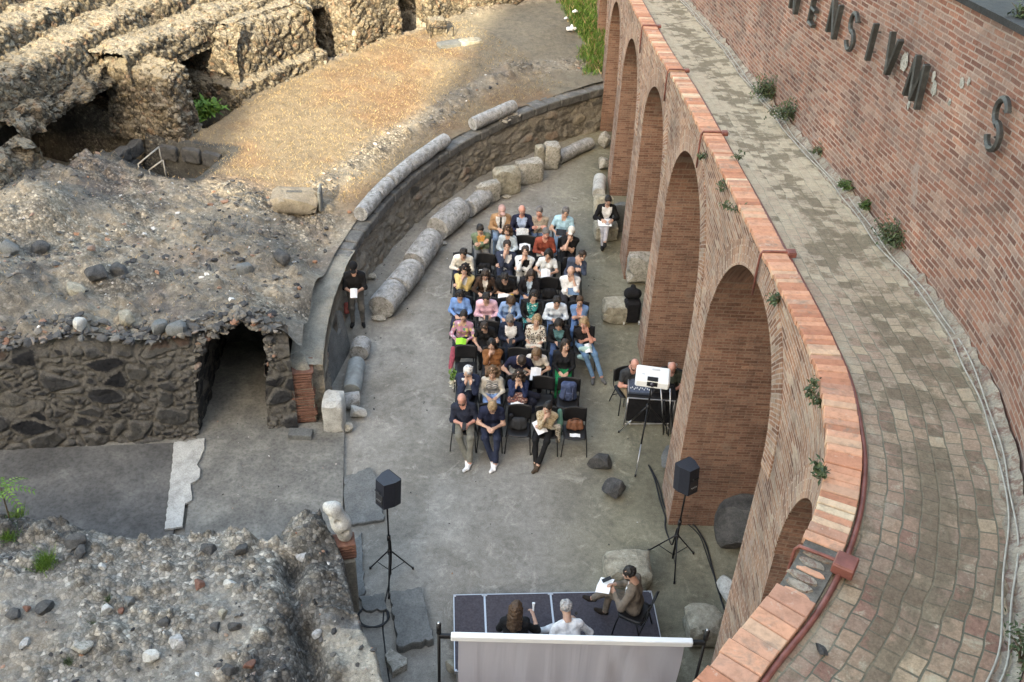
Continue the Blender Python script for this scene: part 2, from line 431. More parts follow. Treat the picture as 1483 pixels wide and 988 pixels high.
    st = n.mix(n.ramp(up.outputs[2], [(.55, 0), (.85, .7)]), st, n.mix(.8, (.36, .32, .25), n.ramp(fv, [(.3, .55), (.7, 1.3)]), 'MULTIPLY'))
    b = n.bump(n.noise(co, 9, 9, .8), .9, .12); b = n.bump(n.math('MULTIPLY', n.vor(cw, 7.5, 'DISTANCE_TO_EDGE'), 1.6), .9, .07, b); b = n.bump(n.noise(co, 45, 5, .75), .8, .03, b)
    M['cavea'] = n.done(st, .95, b, 0, .08)
    M['cavea_old'] = masonry('cavea_rubble', [(0, (.09, .08, .068)), (.3, (.17, .145, .115)), (.6, (.26, .215, .155)), (.8, (.33, .26, .165)), (.92, (.24, .14, .09)), (1, (.42, .38, .31))], (.24, .205, .155))
    M['coping_lava'] = stone_mat('lava_coping', [(.3, (.075, .075, .073)), (.55, (.14, .137, .128)), (.75, (.24, .23, .21))], 4)

    # loose stones, colour by island
    n = NT('loose_stones'); co = n.co(); g = n.n('ShaderNodeNewGeometry').outputs['Random Per Island']
    st = n.ramp(g, [(0, (.035, .036, .04)), (.3, (.075, .073, .07)), (.55, (.15, .14, .125)), (.78, (.25, .23, .2)), (.88, (.3, .16, .1)), (.93, (.45, .43, .4)), (1, (.62, .61, .58))])
    st = n.mix(.7, st, n.ramp(n.noise(co, 25, 6, .75), [(.3, .5), (.7, 1.4)]), 'MULTIPLY')
    M['loose'] = n.done(st, .92, n.bump(n.noise(co, 45, 5, .7), .6, .02), 0, .15)

    M['loose_pale'] = stone_mat('pale_rubble', [(.3, (.2, .185, .155)), (.6, (.33, .31, .27)), (.8, (.45, .43, .39))], 6)
    n = NT('edge_stones'); co = n.co(); g = n.n('ShaderNodeNewGeometry').outputs['Random Per Island']
    st = n.ramp(g, [(0, (.04, .041, .044)), (.4, (.085, .083, .08)), (.7, (.14, .132, .118)), (.9, (.2, .185, .16)), (1, (.24, .13, .09))])
    st = n.mix(.7, st, n.ramp(n.noise(co, 25, 6, .75), [(.3, .5), (.7, 1.4)]), 'MULTIPLY'); M['edge_stones'] = n.done(st, .92, n.bump(n.noise(co, 45, 5, .7), .6, .02), 0, .15)
    B1 = [(0.131, 0.070, 0.050), (0.199, 0.102, 0.067), (0.261, 0.146, 0.095), (0.315, 0.198, 0.137), (0.225, 0.152, 0.119), (0.361, 0.280, 0.208)]
    M['brick'] = brick_mat('arcade_brick', B1, (.33, .26, .215), .25, .062, .010, (.27, .21, .175), (.13, .1, .083), .8, .5)
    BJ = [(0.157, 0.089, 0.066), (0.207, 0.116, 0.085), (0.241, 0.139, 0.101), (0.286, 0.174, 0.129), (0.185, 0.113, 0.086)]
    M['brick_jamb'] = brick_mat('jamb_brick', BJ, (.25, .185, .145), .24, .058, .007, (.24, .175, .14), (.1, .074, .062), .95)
    BW = [(0.115, 0.060, 0.050), (0.175, 0.082, 0.061), (0.238, 0.111, 0.080), (0.281, 0.154, 0.114), (0.175, 0.111, 0.094), (0.325, 0.222, 0.178)]
    M['brick_big'] = brick_mat('tall_wall_brick', BW, (.31, .25, .212), .25, .066, .010, (.25, .205, .18), (.1, .082, .07), .85, .7, True)
    BP = [(.12, .085, .07), (.2, .14, .11), (.26, .19, .15), (.2, .175, .14), (.3, .26, .2)]
    # walkway paving with lichen and moss film
    n = NT('walkway_paving'); uv = n.co('UV')
    wob = n.n('ShaderNodeTexNoise'); n.l(uv, wob.inputs['Vector']); wob.inputs['Scale'].default_value = 2.2
    vs = n.n('ShaderNodeVectorMath', operation='MULTIPLY_ADD'); n.l(wob.outputs['Color'], vs.inputs[0]); vs.inputs[1].default_value = (.09, .09, 0); n.l(uv, vs.inputs[2])
    br = n.n('ShaderNodeTexBrick'); n.l(vs.outputs[0], br.inputs['Vector']); br.inputs['Color1'].default_value = (0, 0, 0, 1); br.inputs['Color2'].default_value = (1, 1, 1, 1)
    br.inputs['Mortar'].default_value = (.5, .5, .5, 1); br.inputs['Scale'].default_value = 1; br.inputs['Mortar Size'].default_value = .009; br.inputs['Mortar Smooth'].default_value = .5
    br.inputs['Brick Width'].default_value = .165; br.inputs['Row Height'].default_value = .145; br.offset = .5
    c = n.ramp(br.outputs['Color'], [(0, (.17, .095, .072)), (.25, (.235, .14, .105)), (.5, (.27, .195, .135)), (.75, (.2, .138, .105)), (1, (.32, .245, .165))])
    c = n.mix(.8, c, n.ramp(n.noise(uv, 17, 7, .78), [(.27, .5), (.5, 1), (.75, 1.5)]), 'MULTIPLY'); c = n.mix(n.ramp(n.noise(uv, 4.5, 8, .78, .6), [(.55, 0), (.64, .8)]), c, (.36, .325, .24))
    c = n.mix(br.outputs['Fac'], c, (.1, .1, .075))
    su = n.n('ShaderNodeSeparateXYZ'); n.l(uv, su.inputs[0])
    far = n.ramp(n.math('MULTIPLY', su.outputs[0], 1/22), [(.18, 0), (.6, .75)])
    c = n.mix(far, c, n.mix(.6, (.45, .4, .3), n.ramp(n.noise(uv, 9, 6, .75), [(.3, .55), (.7, 1.35)]), 'MULTIPLY'))
    mid = n.math('MULTIPLY', n.math('SUBTRACT', .45, n.math('ABSOLUTE', n.math('SUBTRACT', su.outputs[1], .72))), .22)
    bsep = n.n('ShaderNodeSeparateColor'); n.l(br.outputs['Color'], bsep.inputs[0])
    mo = n.math('ADD', n.math('ADD', n.noise(uv, 1.25, 9, .76, .15), mid), n.math('MULTIPLY', n.math('SUBTRACT', bsep.outputs[0], .5), -.14)); c = n.mix(n.ramp(n.math('ADD', n.math('MULTIPLY', mid, -3.5), n.noise(uv, 2.5, 6, .7)), [(.5, 0), (.75, .6)]), c, (.42, .39, .3)); c = n.mix(n.ramp(mo, [(.52, 0), (.6, .8)]), c, n.mix(.75, (.135, .112, .078), n.ramp(n.noise(uv, 14, 5, .7), [(.3, .6), (.7, 1.4)]), 'MULTIPLY'))
    c = n.mix(n.ramp(n.noise(uv, 6.5, 6, .7, .4), [(.69, 0), (.73, .6)]), c, (.5, .49, .43))
    c = n.mix(.5, c, n.ramp(n.noise(uv, 50, 4, .7), [(.3, .6), (.7, 1.3)]), 'MULTIPLY')
    M['walk'] = n.done(c, .92, n.bump(n.math('SUBTRACT', n.math('MULTIPLY', n.noise(uv, 30, 5), .5), br.outputs['Fac']), .5, .015), 0, .15)

    # coping tiles: colour by island
    n = NT('coping_tile'); co = n.co(); g = n.n('ShaderNodeNewGeometry').outputs['Random Per Island']
    c = n.ramp(g, [(0, (.34, .15, .092)), (.3, (.45, .215, .132)), (.55, (.53, .29, .185)), (.75, (.37, .2, .138)), (.9, (.51, .34, .225)), (1, (.52, .45, .32))])
    c = n.mix(.7, c, n.ramp(n.noise(co, 12, 7, .72), [(.28, .55), (.5, 1), (.75, 1.3)]), 'MULTIPLY')
    c = n.mix(n.ramp(n.noise(co, 3.3, 8, .75, .5), [(.53, 0), (.66, .7)]), c, (.2, .165, .13)); c = n.mix(n.ramp(n.noise(co, 7, 7, .75, .4), [(.6, 0), (.68, .6)]), c, (.48, .41, .33))
    M['tile'] = n.done(c, .85, n.bump(n.noise(co, 40, 5), .35, .01), 0, .2)
    M['grout'] = stone_mat('grout', [(.3, (.07, .064, .055)), (.55, (.14, .13, .11)), (.75, (.28, .26, .22))], 4)
    M['fillet'] = stone_mat('mortar_fillet', [(.3, (.17, .15, .12)), (.55, (.29, .255, .205)), (.75, (.42, .38, .31))], 4, .5, .92, (.16, .1, .08))

    M['marble'] = stone_mat('white_marble', [(.3, (.25, .245, .225)), (.5, (.42, .415, .385)), (.75, (.56, .555, .52))], 4, .3, .75, None, .3)
    M['column'] = stone_mat('grey_marble', [(.3, (.2, .2, .195)), (.5, (.36, .36, .35)), (.75, (.5, .495, .475))], 4, .5, .85, (.17, .165, .15), .2, True)
    M['lime'] = stone_mat('pitted_limestone', [(.28, (.15, .14, .11)), (.48, (.36, .335, .265)), (.72, (.54, .51, .42))], 7, .9, .95, None, .1)
    M['limewhite'] = stone_mat('pale_limestone', [(.3, (.26, .25, .22)), (.5, (.41, .395, .35)), (.75, (.55, .53, .48))], 7, .7, .92, (.2, .19, .16), .1)
    M['lava'] = stone_mat('lava_rock', [(.3, (.045, .046, .048)), (.55, (.1, .099, .096)), (.8, (.18, .177, .168))], 5, .9, .9, None, .2)
    M['slab'] = stone_mat('grey_slab', [(.3, (.095, .1, .098)), (.55, (.145, .15, .146)), (.8, (.2, .205, .195))], 3, .35, .85, None, .2)
    M['plaster'] = stone_mat('old_plaster', [(.3, (.16, .15, .125)), (.55, (.26, .245, .205)), (.8, (.34, .32, .27))], 3, .5)
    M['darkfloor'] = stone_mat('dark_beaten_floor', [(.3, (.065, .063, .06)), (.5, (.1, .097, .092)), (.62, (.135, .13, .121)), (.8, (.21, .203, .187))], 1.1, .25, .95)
    M['passage'] = stone_mat('passage_concrete', [(.3, (.11, .108, .098)), (.5, (.165, .16, .145)), (.62, (.22, .215, .19)), (.8, (.32, .31, .27))], 1.5, .25, .9)
    M['redbrick'] = stone_mat('old_red_brick', [(.3, (.115, .06, .045)), (.55, (.19, .098, .072)), (.8, (.3, .2, .155))], 9, .5)
    M['roofdark'] = stone_mat('bitumen_ledge', [(.3, (.022, .022, .022)), (.6, (.036, .036, .036)), (.8, (.06, .06, .058))], 2.5, .35, .8)
    M['blackp'] = simple((.012, .012, .013), .45, .1, 12, .06)
    M['blackm'] = simple((.014, .014, .015), .4, .1, 20, 0.0, .3)
    M['blackf'] = cloth((.014, .014, .016))
    M['steel'] = simple((.42, .42, .43), .35, .08, 20, 0, .9)
    M['alu'] = simple((.5, .5, .51), .4, .06, 20, 0, .85)
    M['letter'] = stone_mat('weathered_bronze', [(.3, (.018, .019, .018)), (.55, (.036, .038, .036)), (.8, (.1, .105, .098))], 9, .2, .5, None, .5)
    M['pipe'] = simple((.17, .062, .048), .5, .2, 9, .1)
    M['wcable'] = simple((.3, .285, .25), .7, .15, 10, .05)
    M['carpet'] = simple((.05, .046, .055), .95, .18, 30, .35)
    M['paper'] = simple((.74, .75, .76), .8, .03, 4, 0)
    M['whitep'] = simple((.78, .79, .78), .35, .02, 4, 0)
    M['leather'] = simple((.16, .07, .04), .5, .25, 14, .3)
    M['white'] = simple((.72, .74, .75), .5, .03, 4, 0)
    n = NT('screen_cloth'); co = n.co()
    f = n.noise(n.mapv(co, (1, 1, .05)), 3.4, 3, .5, .8); c = n.ramp(f, [(.3, (.35, .355, .41)), (.7, (.42, .42, .475))])
    M['screen'] = n.done(c, .6, n.bump(f, .35, .06), 0, .3)
    n = NT('facade_plaster'); co = n.co(); br = n.n('ShaderNodeTexBrick'); n.l(n.mapv(co, (1, 1, 1)), br.inputs['Vector']); br.offset = 0
    br.inputs['Scale'].default_value = .33; br.inputs['Mortar Size'].default_value = .3; br.inputs['Brick Width'].default_value = 1; br.inputs['Row Height'].default_value = 1
    M['facade'] = n.done(n.mix(br.outputs['Fac'], (.05, .06, .065), (.36, .31, .25)), .9)
    def leaf(nm, a, b):
        n = NT(nm); g = n.n('ShaderNodeNewGeometry').outputs['Random Per Island']; c = n.ramp(g, [(0, a), (1, b)])
        n.b.inputs['Transmission Weight'].default_value = 0; n.b.inputs['Subsurface Weight'].default_value = 0
        return n.done(c, .6, None, 0, .3)
    M['leaf'] = leaf('leaf', (.025, .055, .014), (.075, .125, .03)); M['leafdull'] = leaf('dull_leaf', (.03, .05, .022), (.075, .1, .045))
    M['leafbright'] = leaf('bright_leaf', (.05, .12, .02), (.14, .24, .04)); M['grassg'] = leaf('green_grass', (.045, .105, .015), (.12, .2, .03))
    M['straw'] = leaf('dry_grass', (.2, .135, .06), (.42, .31, .16)); M['strawgrey'] = leaf('grey_dry_grass', (.14, .12, .08), (.26, .23, .16))
    M['stem'] = simple((.09, .07, .045), .9, .2, 20, .2)
    for nm, c in (('skin', (.47, .29, .215)), ('skin2', (.37, .215, .155)), ('skin3', (.54, .35, .27)), ('skinred', (.5, .25, .19))):
        n = NT('skin'); co = n.co(); f = n.noise(co, 25, 3); col = n.ramp(f, [(.3, tuple(x*.88 for x in c)), (.7, tuple(min(1, x*1.1) for x in c))])
        n.b.inputs['Subsurface Weight'].default_value = .0; M[nm] = n.done(col, .5, None, 0, .35)
    M['eye'] = simple((.14, .1, .08), .25, .05, 5, 0); M['eyew'] = simple((.65, .62, .58), .3, .03, 5, 0)
    M['lip'] = simple((.35, .13, .11), .5, .05, 5, 0); M['brow'] = simple((.27, .165, .125), .8, .1, 5, 0)
init_mats()
# ================================================================== right side: arcade, walkway, tall wall
def smooth_curve(P, w=.9, ds=.06):
    P = np.array(P, float); d = np.r_[0, np.cumsum(np.hypot(*np.diff(P, axis=0).T))]
    t = np.arange(0, d[-1], ds); Q = np.stack([np.interp(t, d, P[:, 0]), np.interp(t, d, P[:, 1])], 1)
    k = int(w/ds)|1; ker = np.hanning(k+2)[1:-1]; ker /= ker.sum()
    def sm(a):
        h = k//2; p = np.r_[2*a[0]-a[h:0:-1], a, 2*a[-1]-a[-2:-h-2:-1]]; return np.convolve(p, ker, 'valid')
    return np.stack([sm(Q[:, 0]), sm(Q[:, 1])], 1)

class Curve:
    def __init__(s, P, w=.9):
        s.P = smooth_curve(P, w); s.d = np.r_[0, np.cumsum(np.hypot(*np.diff(s.P, axis=0).T))]
        T = np.gradient(s.P, axis=0); T /= np.linalg.norm(T, axis=1)[:, None]; s.T = T; s.L = s.d[-1]
    def p(s, t, off=0.0):                                 # off > 0: towards the courtyard (left of the walking direction)
        x = np.interp(t, s.d, s.P[:, 0]); y = np.interp(t, s.d, s.P[:, 1])
        tx = np.interp(t, s.d, s.T[:, 0]); ty = np.interp(t, s.d, s.T[:, 1]); return np.array([x-ty*off, y+tx*off])
    def tn(s, t):
        tx = np.interp(t, s.d, s.T[:, 0]); ty = np.interp(t, s.d, s.T[:, 1]); n = math.hypot(tx, ty); return np.array([tx/n, ty/n])
    def s_of_y(s, y):
        k = np.argmin(s.P[:, 1]); return float(np.interp(y, s.P[k:, 1], s.d[k:]))
    def hit(s, px, py, off=0.0):                          # where a picture ray meets the vertical surface over the curve
        d = ray(px, py); best = None
        Q = np.array([s.p(t, off) for t in s.d[::2]])
        A = np.arctan2(d[0], d[1]); B = np.arctan2(Q[:, 0], Q[:, 1]); df = B-A
        for i in np.where(df[:-1]*df[1:] <= 0)[0]:
            t = np.interp(0, [df[i], df[i+1]], [s.d[::2][i], s.d[::2][i+1]]) if df[i] < df[i+1] else np.interp(0, [df[i+1], df[i]], [s.d[::2][i+1], s.d[::2][i]])
            q = s.p(t, off); r = np.hypot(*q)/np.hypot(d[0], d[1]); c = (t, CAM_P[2]+d[2]*r)
            if best is None or c[1] < best[1] and c[1] > 0: best = c
        return best

FRONT = Curve([(-.55, 2.55), (.3, 3.15), (.95, 3.62), (1.35, 3.98), (1.65, 4.41), (1.98, 4.8), (2.31, 5.33), (2.6, 5.93), (2.83, 6.61), (2.98, 7.38), (3.05, 7.87), (3.07, 8.7), (3.06, 9.4), (3.02, 10.7), (2.98, 12.9), (2.92, 15.1), (2.83, 17.8), (2.66, 20.8), (2.56, 23.5), (2.42, 29.), (2.36, 33.), (2.36, 40.)])
WALL = Curve([(3.05, 3.55), (3.56, 4.2), (4.12, 5.5), (4.5, 6.6), (4.74, 7.73), (4.84, 8.8), (4.84, 9.9), (4.77, 11.), (4.68, 13.2), (4.56, 14.8), (4.4, 17.3), (4.25, 21.5), (3.95, 26.), (3.8, 31), (3.8, 42.)])
def zc(y): return 7.05-.116*(y-11.3)

arc = empty('brick_arcade', (*FRONT.p(FRONT.s_of_y(12.9)), 0))
tag(arc, 'tall curved red brick arcade with round arches and orange tiled coping beside the audience', 'arcade wall')
AO = np.array([*FRONT.p(FRONT.s_of_y(12.9)), 0])
def amesh(name, V, *a, **k): return mesh(name, np.asarray(V)-AO, *a, **k)

S_ = FRONT.s_of_y
s79 = S_(7.9)
s79 = S_(7.65)
OPEN = [(s79-3.5, s79), (S_(8.93), S_(12.78)), (S_(13.72), S_(17.35)), (S_(18.2), S_(20.85)), (S_(21.9), S_(25.07)), (S_(26.), S_(29.2)), (S_(30.2), S_(33.4)), (S_(34.4), S_(37.6))]
def arch_par(a, b):
    r = (b-a)/2; m = (a+b)/2; y = FRONT.p(m)[1]; near = y < 12.5
    return r, m, (zc(y)-(.44 if near else .66)-r if b-a < 4.2 else 0), (.24 if near else .05)
def arch_z(s):
    for a, b in OPEN:
        if a <= s <= b:
            r, m, sp, k = arch_par(a, b)
            return sp+math.sqrt(max(0, r*r-(s-m)**2))-k*(s-m)
    return 0.0
DEPTH = 1.75
V = []; Fq = []; UV = []; MI = []
def quad(p, uv, mi=0):
    n = len(V); V.extend(p); Fq.append((n, n+1, n+2, n+3)); UV.extend(uv); MI.append(mi)
def P3(s, off, z): q = FRONT.p(s, off); return (q[0], q[1], z)
marks = sorted(set([0.0, FRONT.L-.01]+[o for ab in OPEN for o in ab]))
for a, b in zip(marks[:-1], marks[1:]):
    inside = any(o[0] <= (a+b)/2 <= o[1] for o in OPEN)
    n = max(2, int((b-a)/(.05 if inside else .12)))
    if inside: ss = [(a+b)/2-(b-a)/2*math.cos(PI*k/n) for k in range(n+1)]
    else: ss = list(np.linspace(a, b, n+1))
    for s0, s1 in zip(ss[:-1], ss[1:]):
        z0, z1 = (arch_z(min(max(s0, a), b)), arch_z(min(max(s1, a), b))) if inside else (-.05, -.05)
        t0, t1 = zc(FRONT.p(s0)[1])-.07, zc(FRONT.p(s1)[1])-.07
        quad([P3(s0, 0, z0), P3(s0, 0, t0), P3(s1, 0, t1), P3(s1, 0, z1)], [(s0, z0), (s0, t0), (s1, t1), (s1, z1)])
        if inside:
            u0, u1 = s0*1.15, s1*1.15                     # soffit
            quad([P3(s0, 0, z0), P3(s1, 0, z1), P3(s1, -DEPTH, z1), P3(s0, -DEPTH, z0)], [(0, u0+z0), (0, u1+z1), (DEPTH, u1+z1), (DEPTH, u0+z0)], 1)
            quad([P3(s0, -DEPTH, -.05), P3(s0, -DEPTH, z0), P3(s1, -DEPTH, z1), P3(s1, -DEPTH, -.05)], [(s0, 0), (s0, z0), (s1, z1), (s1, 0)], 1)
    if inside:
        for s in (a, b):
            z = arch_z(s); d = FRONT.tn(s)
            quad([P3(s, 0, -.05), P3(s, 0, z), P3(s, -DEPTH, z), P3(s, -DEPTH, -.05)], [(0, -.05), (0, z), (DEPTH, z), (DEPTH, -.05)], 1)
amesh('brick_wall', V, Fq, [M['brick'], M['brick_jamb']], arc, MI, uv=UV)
# arch rings of radial bricks
for a, b in OPEN:
    r, m, cz, kk = arch_par(a, b); V = []; Fq = []; UV = []; n = 40
    for k in range(n+1):
        A = PI*k/n
        for j, (rad, off) in enumerate(((r-.003, .0), (r-.003, .014), (r+.38, .014), (r+.38, .0))):
            V.append(P3(m-rad*math.cos(A), off, min(cz+rad*math.sin(A)+kk*rad*math.cos(A), zc(FRONT.p(m-rad*math.cos(A))[1])-.09))); UV.append((rad*1.0+off, A*(r+.2)))
    for k in range(n):
        for j in range(3): Fq.append((k*4+j, k*4+j+1, k*4+4+j+1, k*4+4+j))
    amesh('arch_ring', V, Fq, M['brick'], arc, uv=UV)
# coping of tiles laid across the wall
mb = MB(); s = .02; k = 0; near_run = None
while s < FRONT.L-.2:
    w = random.uniform(.085, .115) if s > S_(4.95) else random.uniform(.13, .165); a, b = s+.005, s+w-.005; y = FRONT.p(s)[1]; z = zc(y)+random.uniform(-.008, .008); ov = .025+random.uniform(-.008, .008)
    broken = S_(5.0)-.2 < s < S_(5.0)+.42
    if broken and near_run is None: near_run = mb; mb = MB()
    if not broken and random.random() > .015:
        c = [P3(a, ov, z-.065), P3(b, ov, z-.065), P3(b, -.28, z-.065), P3(a, -.28, z-.065)]
        e = .006; t = [P3(a+e, ov-e, z), P3(b-e, ov-e, z), P3(b-e, -.28+e, z), P3(a+e, -.28+e, z)]; t2 = [(p[0], p[1], z-.008) for p in [P3(a, ov, 0), P3(b, ov, 0), P3(b, -.28, 0), P3(a, -.28, 0)]]
        mb.add(c+t2+t, [(0, 1, 5, 4), (1, 2, 6, 5), (2, 3, 7, 6), (3, 0, 4, 7), (4, 5, 9, 8), (5, 6, 10, 9), (6, 7, 11, 10), (7, 4, 8, 11), (8, 9, 10, 11)])
    s += w; k += 1
amesh('coping', mb.V, mb.F, M['tile'], arc); amesh('coping', near_run.V, near_run.F, M['tile'], arc)
for k in range(6):                                         # broken remains of tiles and mortar in the damaged stretch
    s = S_(5.0)-.13+k*.095; y = FRONT.p(s)[1]; t = FRONT.tn(s); q = P3(s, -.125+random.uniform(-.02, .02), zc(y)-.018); n_ = 12; L_, W2 = random.uniform(.1, .145), random.uniform(.036, .046); A = math.atan2(t[1], t[0])
    ring = [(W2*math.cos(a)*random.uniform(.75, 1.1), L_*math.sin(a)*random.uniform(.8, 1.1)) for a in np.linspace(0, 2*PI, n_+1)[:-1]]; ring = [(rotz(A) @ np.array([x, y_, 0]))[:2] for x, y_ in ring]; h_ = random.uniform(.006, .018)
    Vv = [(q[0]+a, q[1]+b, q[2]-.01) for a, b in ring]+[(q[0]+a*.92, q[1]+b*.92, q[2]+h_) for a, b in ring]+[(q[0], q[1], q[2]+h_+.004)]
    amesh('broken_tile', Vv, [(i, (i+1) % n_, n_+(i+1) % n_, n_+i) for i in range(n_)]+[(n_+i, n_+(i+1) % n_, 2*n_) for i in range(n_)], M['fillet'] if k % 3 else M['tile'], arc)
ss = np.arange(0, FRONT.L, .1); V = []; Fq = []
for s in ss:
    z = zc(FRONT.p(s)[1]); V += [P3(s, .008, z-.085), P3(s, .008, z-.022), P3(s, -.27, z-.022), P3(s, -.27, z-.2)]
for k in range(len(ss)-1):
    for j in range(3): Fq.append((k*4+j, k*4+j+1, k*4+5+j, k*4+4+j))
amesh('coping_bed', V, Fq, M['grout'], arc)

# walkway (paving between the coping and the tall wall)
V = []; Fq = []; UV = []; N = 330; NJ = 14
for i in range(N+1):
    s = FRONT.L*i/N; a = FRONT.p(s, -.26); t = FRONT.tn(s); nrm = np.array([t[1], -t[0]])
    # width: to the tall wall along the normal
    d = np.array(WALL.P)-a; al = d@nrm; la = np.abs(d@t); kk = np.argmin(la+np.where(al < 0, 50, 0)); wd = max(.8, al[kk]+.03)
    for j in range(NJ+1):
        f = j/NJ; q = a+nrm*wd*f; z = zc(q[1])-.10-.03*math.sin(PI*f)
        z += .012*float(vnoise(np.array([[q[0]*3, q[1]*3, 0]]), 5)[0])
        V.append((q[0], q[1], z)); UV.append((s, wd*f))
for i in range(N):
    for j in range(NJ): k = i*(NJ+1)+j; Fq.append((k, k+1, k+NJ+2, k+NJ+1))
tag(mesh('walkway', V, Fq, M['walk'], uv=UV, smooth=True), kind='structure')

# tall wall with the bronze inscription
def zw(y): return zc(y)-.09
WO = np.array([*WALL.p(WALL.s_of_y(9.5)), zw(9.5)])
tw = empty('tall_brick_wall', WO); tag(tw, 'tall weathered brick wall bearing bronze letters behind the walkway', 'brick wall')
V = []; Fq = []; UV = []; ss = np.arange(0, WALL.L, .12); zz = np.linspace(-.3, 3.1, 18)
for s in ss:
    q = WALL.p(s); b = zw(q[1])
    for z in zz:
        o = .012*math.sin(s*1.3+z*2); p = WALL.p(s, o); V.append((p[0], p[1], b+z)); UV.append((s, z))
n = len(zz)
for i in range(len(ss)-1):
    for j in range(n-1): k = i*n+j; Fq.append((k, k+1, k+n+1, k+n))
mesh('brick_face', np.array(V)-WO, Fq, M['brick_big'], tw, uv=UV, smooth=True)
V = []; Fq = []
for s in ss:
    q = WALL.p(s); b = zw(q[1])+3.1; a = WALL.p(s, .07); c = WALL.p(s, -2.6)
    V += [(a[0], a[1], b-.0), (a[0], a[1], b+.07), (c[0], c[1], b+.1), (c[0], c[1], b-6.)]
for k in range(len(ss)-1):
    for j in range(3): Fq.append((k*4+j, k*4+j+1, k*4+5+j, k*4+4+j))
mesh('ledge', np.array(V)-WO, Fq, M['roofdark'], tw)
V = []; Fq = []; rr = RNG.normal(0, .018, (len(ss), 2))
for i, s in enumerate(ss):
    q = WALL.p(s); b = zw(q[1]); p0 = WALL.p(s, .15+rr[i, 0]); p1 = WALL.p(s, .02)
    p2 = WALL.p(s, .1+rr[i, 0]); V += [(p0[0], p0[1], b-.08), (p0[0], p0[1], b+.015), (p2[0], p2[1], b+.03+rr[i, 1]*.4), (p1[0], p1[1], b+.1+rr[i, 1])]
for k in range(len(ss)-1):
    for j in range(3): Fq.append((k*4+j, k*4+j+1, k*4+5+j, k*4+4+j))
mesh('mortar_fillet', np.array(V)-WO, Fq, M['fillet'], tw)
def wallpt(px, py, off=.0): s, z = WALL.hit(px, py, off); q = WALL.p(s, off); return s, z, q
for px, py, r in ((1310, 90, .14), (1353, 128, .1), (1393, 120, .08), (1352, 112, .07), (1375, 148, .05), (1403, 268 - 150, .05), (1316, 468, .09), (1316, 152, .06), (1181, 26, .06)):
    if py > 400: continue
    s, z, q = wallpt(px, py, .02); V = []; n = 14; prn = random.Random(px)
    for k in range(n):
        A = 2*PI*k/n; rad = r*prn.uniform(.7, 1.1); p = WALL.p(s+rad*math.cos(A)*.8, .022); V.append((p[0], p[1], z+rad*math.sin(A)))
    p = WALL.p(s, .03); V.append((p[0], p[1], z))
    mesh('plaster_patch', np.array(V)-WO, [(k, (k+1) % n, n) for k in range(n)], M['limewhite'], tw)

def letter(ch, px, py, h, w, label):
    s, z, q = wallpt(px, py, .09); t = WALL.tn(s); e = np.array([-t[0], -t[1], 0.]); nrm = np.array([-t[1], t[0], 0.]); up = np.array([0, 0, 1.])
    mb = MB(); T = .05
    def stroke(a, b, th=T):
        a = np.array(a); b = np.array(b); d = b-a; L = np.linalg.norm(d); u = d/L; v = np.array([-u[1], u[0]])
        pts = [a-v*th/2, b-v*th/2, b+v*th/2, a+v*th/2]; Vv = []
        for dep, sh in ((-.035, 1), (.035, 1)):
            Vv += [p[0]*e+p[1]*up+nrm*dep for p in pts]
        mid = [((a*(1-f)+b*f)[0])*e+((a*(1-f)+b*f)[1])*up+nrm*.05 for f in (.03, .97)]
        mb.add(Vv+mid, [(0, 1, 2, 3), (0, 4, 5, 1), (1, 5, 6, 2), (2, 6, 7, 3), (3, 7, 4, 0), (4, 8, 9, 5), (5, 9, 6), (6, 9, 8, 7), (7, 8, 4)])
    H = h/2; Wd = w/2
    if ch == 'N': stroke((-Wd, -H), (-Wd, H)); stroke((-Wd, H), (Wd, -H)); stroke((Wd, -H), (Wd, H))
    elif ch == 'E':
        stroke((-Wd, -H), (-Wd, H))
        for y in (-H+T/2, 0, H-T/2): stroke((-Wd, y), (Wd, y))
    elif ch == 'I': stroke((0, -H), (0, H))
    elif ch == 'V': stroke((-Wd, H), (0, -H)); stroke((Wd, H), (0, -H))
    elif ch == 'M': stroke((-Wd, -H), (-Wd*.7, H)); stroke((-Wd*.7, H), (0, -H*.9)); stroke((0, -H*.9), (Wd*.7, H)); stroke((Wd*.7, H), (Wd, -H))
    elif ch == 'S':
        pts = []; r = h*.26
        for k in range(15):
            A = math.radians(20+k*250/14); pts.append((r*.95*math.cos(A), H-r+r*math.sin(A)))
        for k in range(15):
            A = math.radians(90-k*250/14); pts.append((r*1.02*math.cos(A), -H+r+r*math.sin(A)))
        mb.tube([p[0]*e+p[1]*up+nrm*.01 for p in pts], .036, 6)
    for f in (-.6, .6):
        p = np.array([(-Wd if ch not in 'IVS' else 0)*e+f*H*(.9 if ch != 'V' else .2)*up])[0]; mb.tube([p-nrm*.085, p], .009, 5)
    o = mb.build('bronze_letter', M['letter'], loc=(q[0], q[1], z)); tag(o, label, 'letter', 'bronze letters of the inscription')
LT = [('N', 1153, -6, .5, .3, 'bronze capital N before the E, cut off by the top edge of the photo'), ('E', 1180, 14, .5, .22, 'bronze capital E with plaster around its foot, between two capital N letters'),
      ('N', 1209, 27, .5, .3, 'bronze capital N between the E and the first S on the brick wall'), ('S', 1235, 46, .5, .22, 'bronze capital S between the N and the I on the brick wall'),
      ('I', 1263, 61, .5, .1, 'bronze capital I standing alone between S and V'), ('V', 1292, 80, .5, .3, 'bronze capital V next to a pale mortar patch'),
      ('M', 1328, 118, .52, .42, 'bronze capital M at the end of the long word'), ('S', 1446, 180, .52, .24, 'large bronze capital S standing alone at the right of the wall')]
for a in LT: letter(*a)

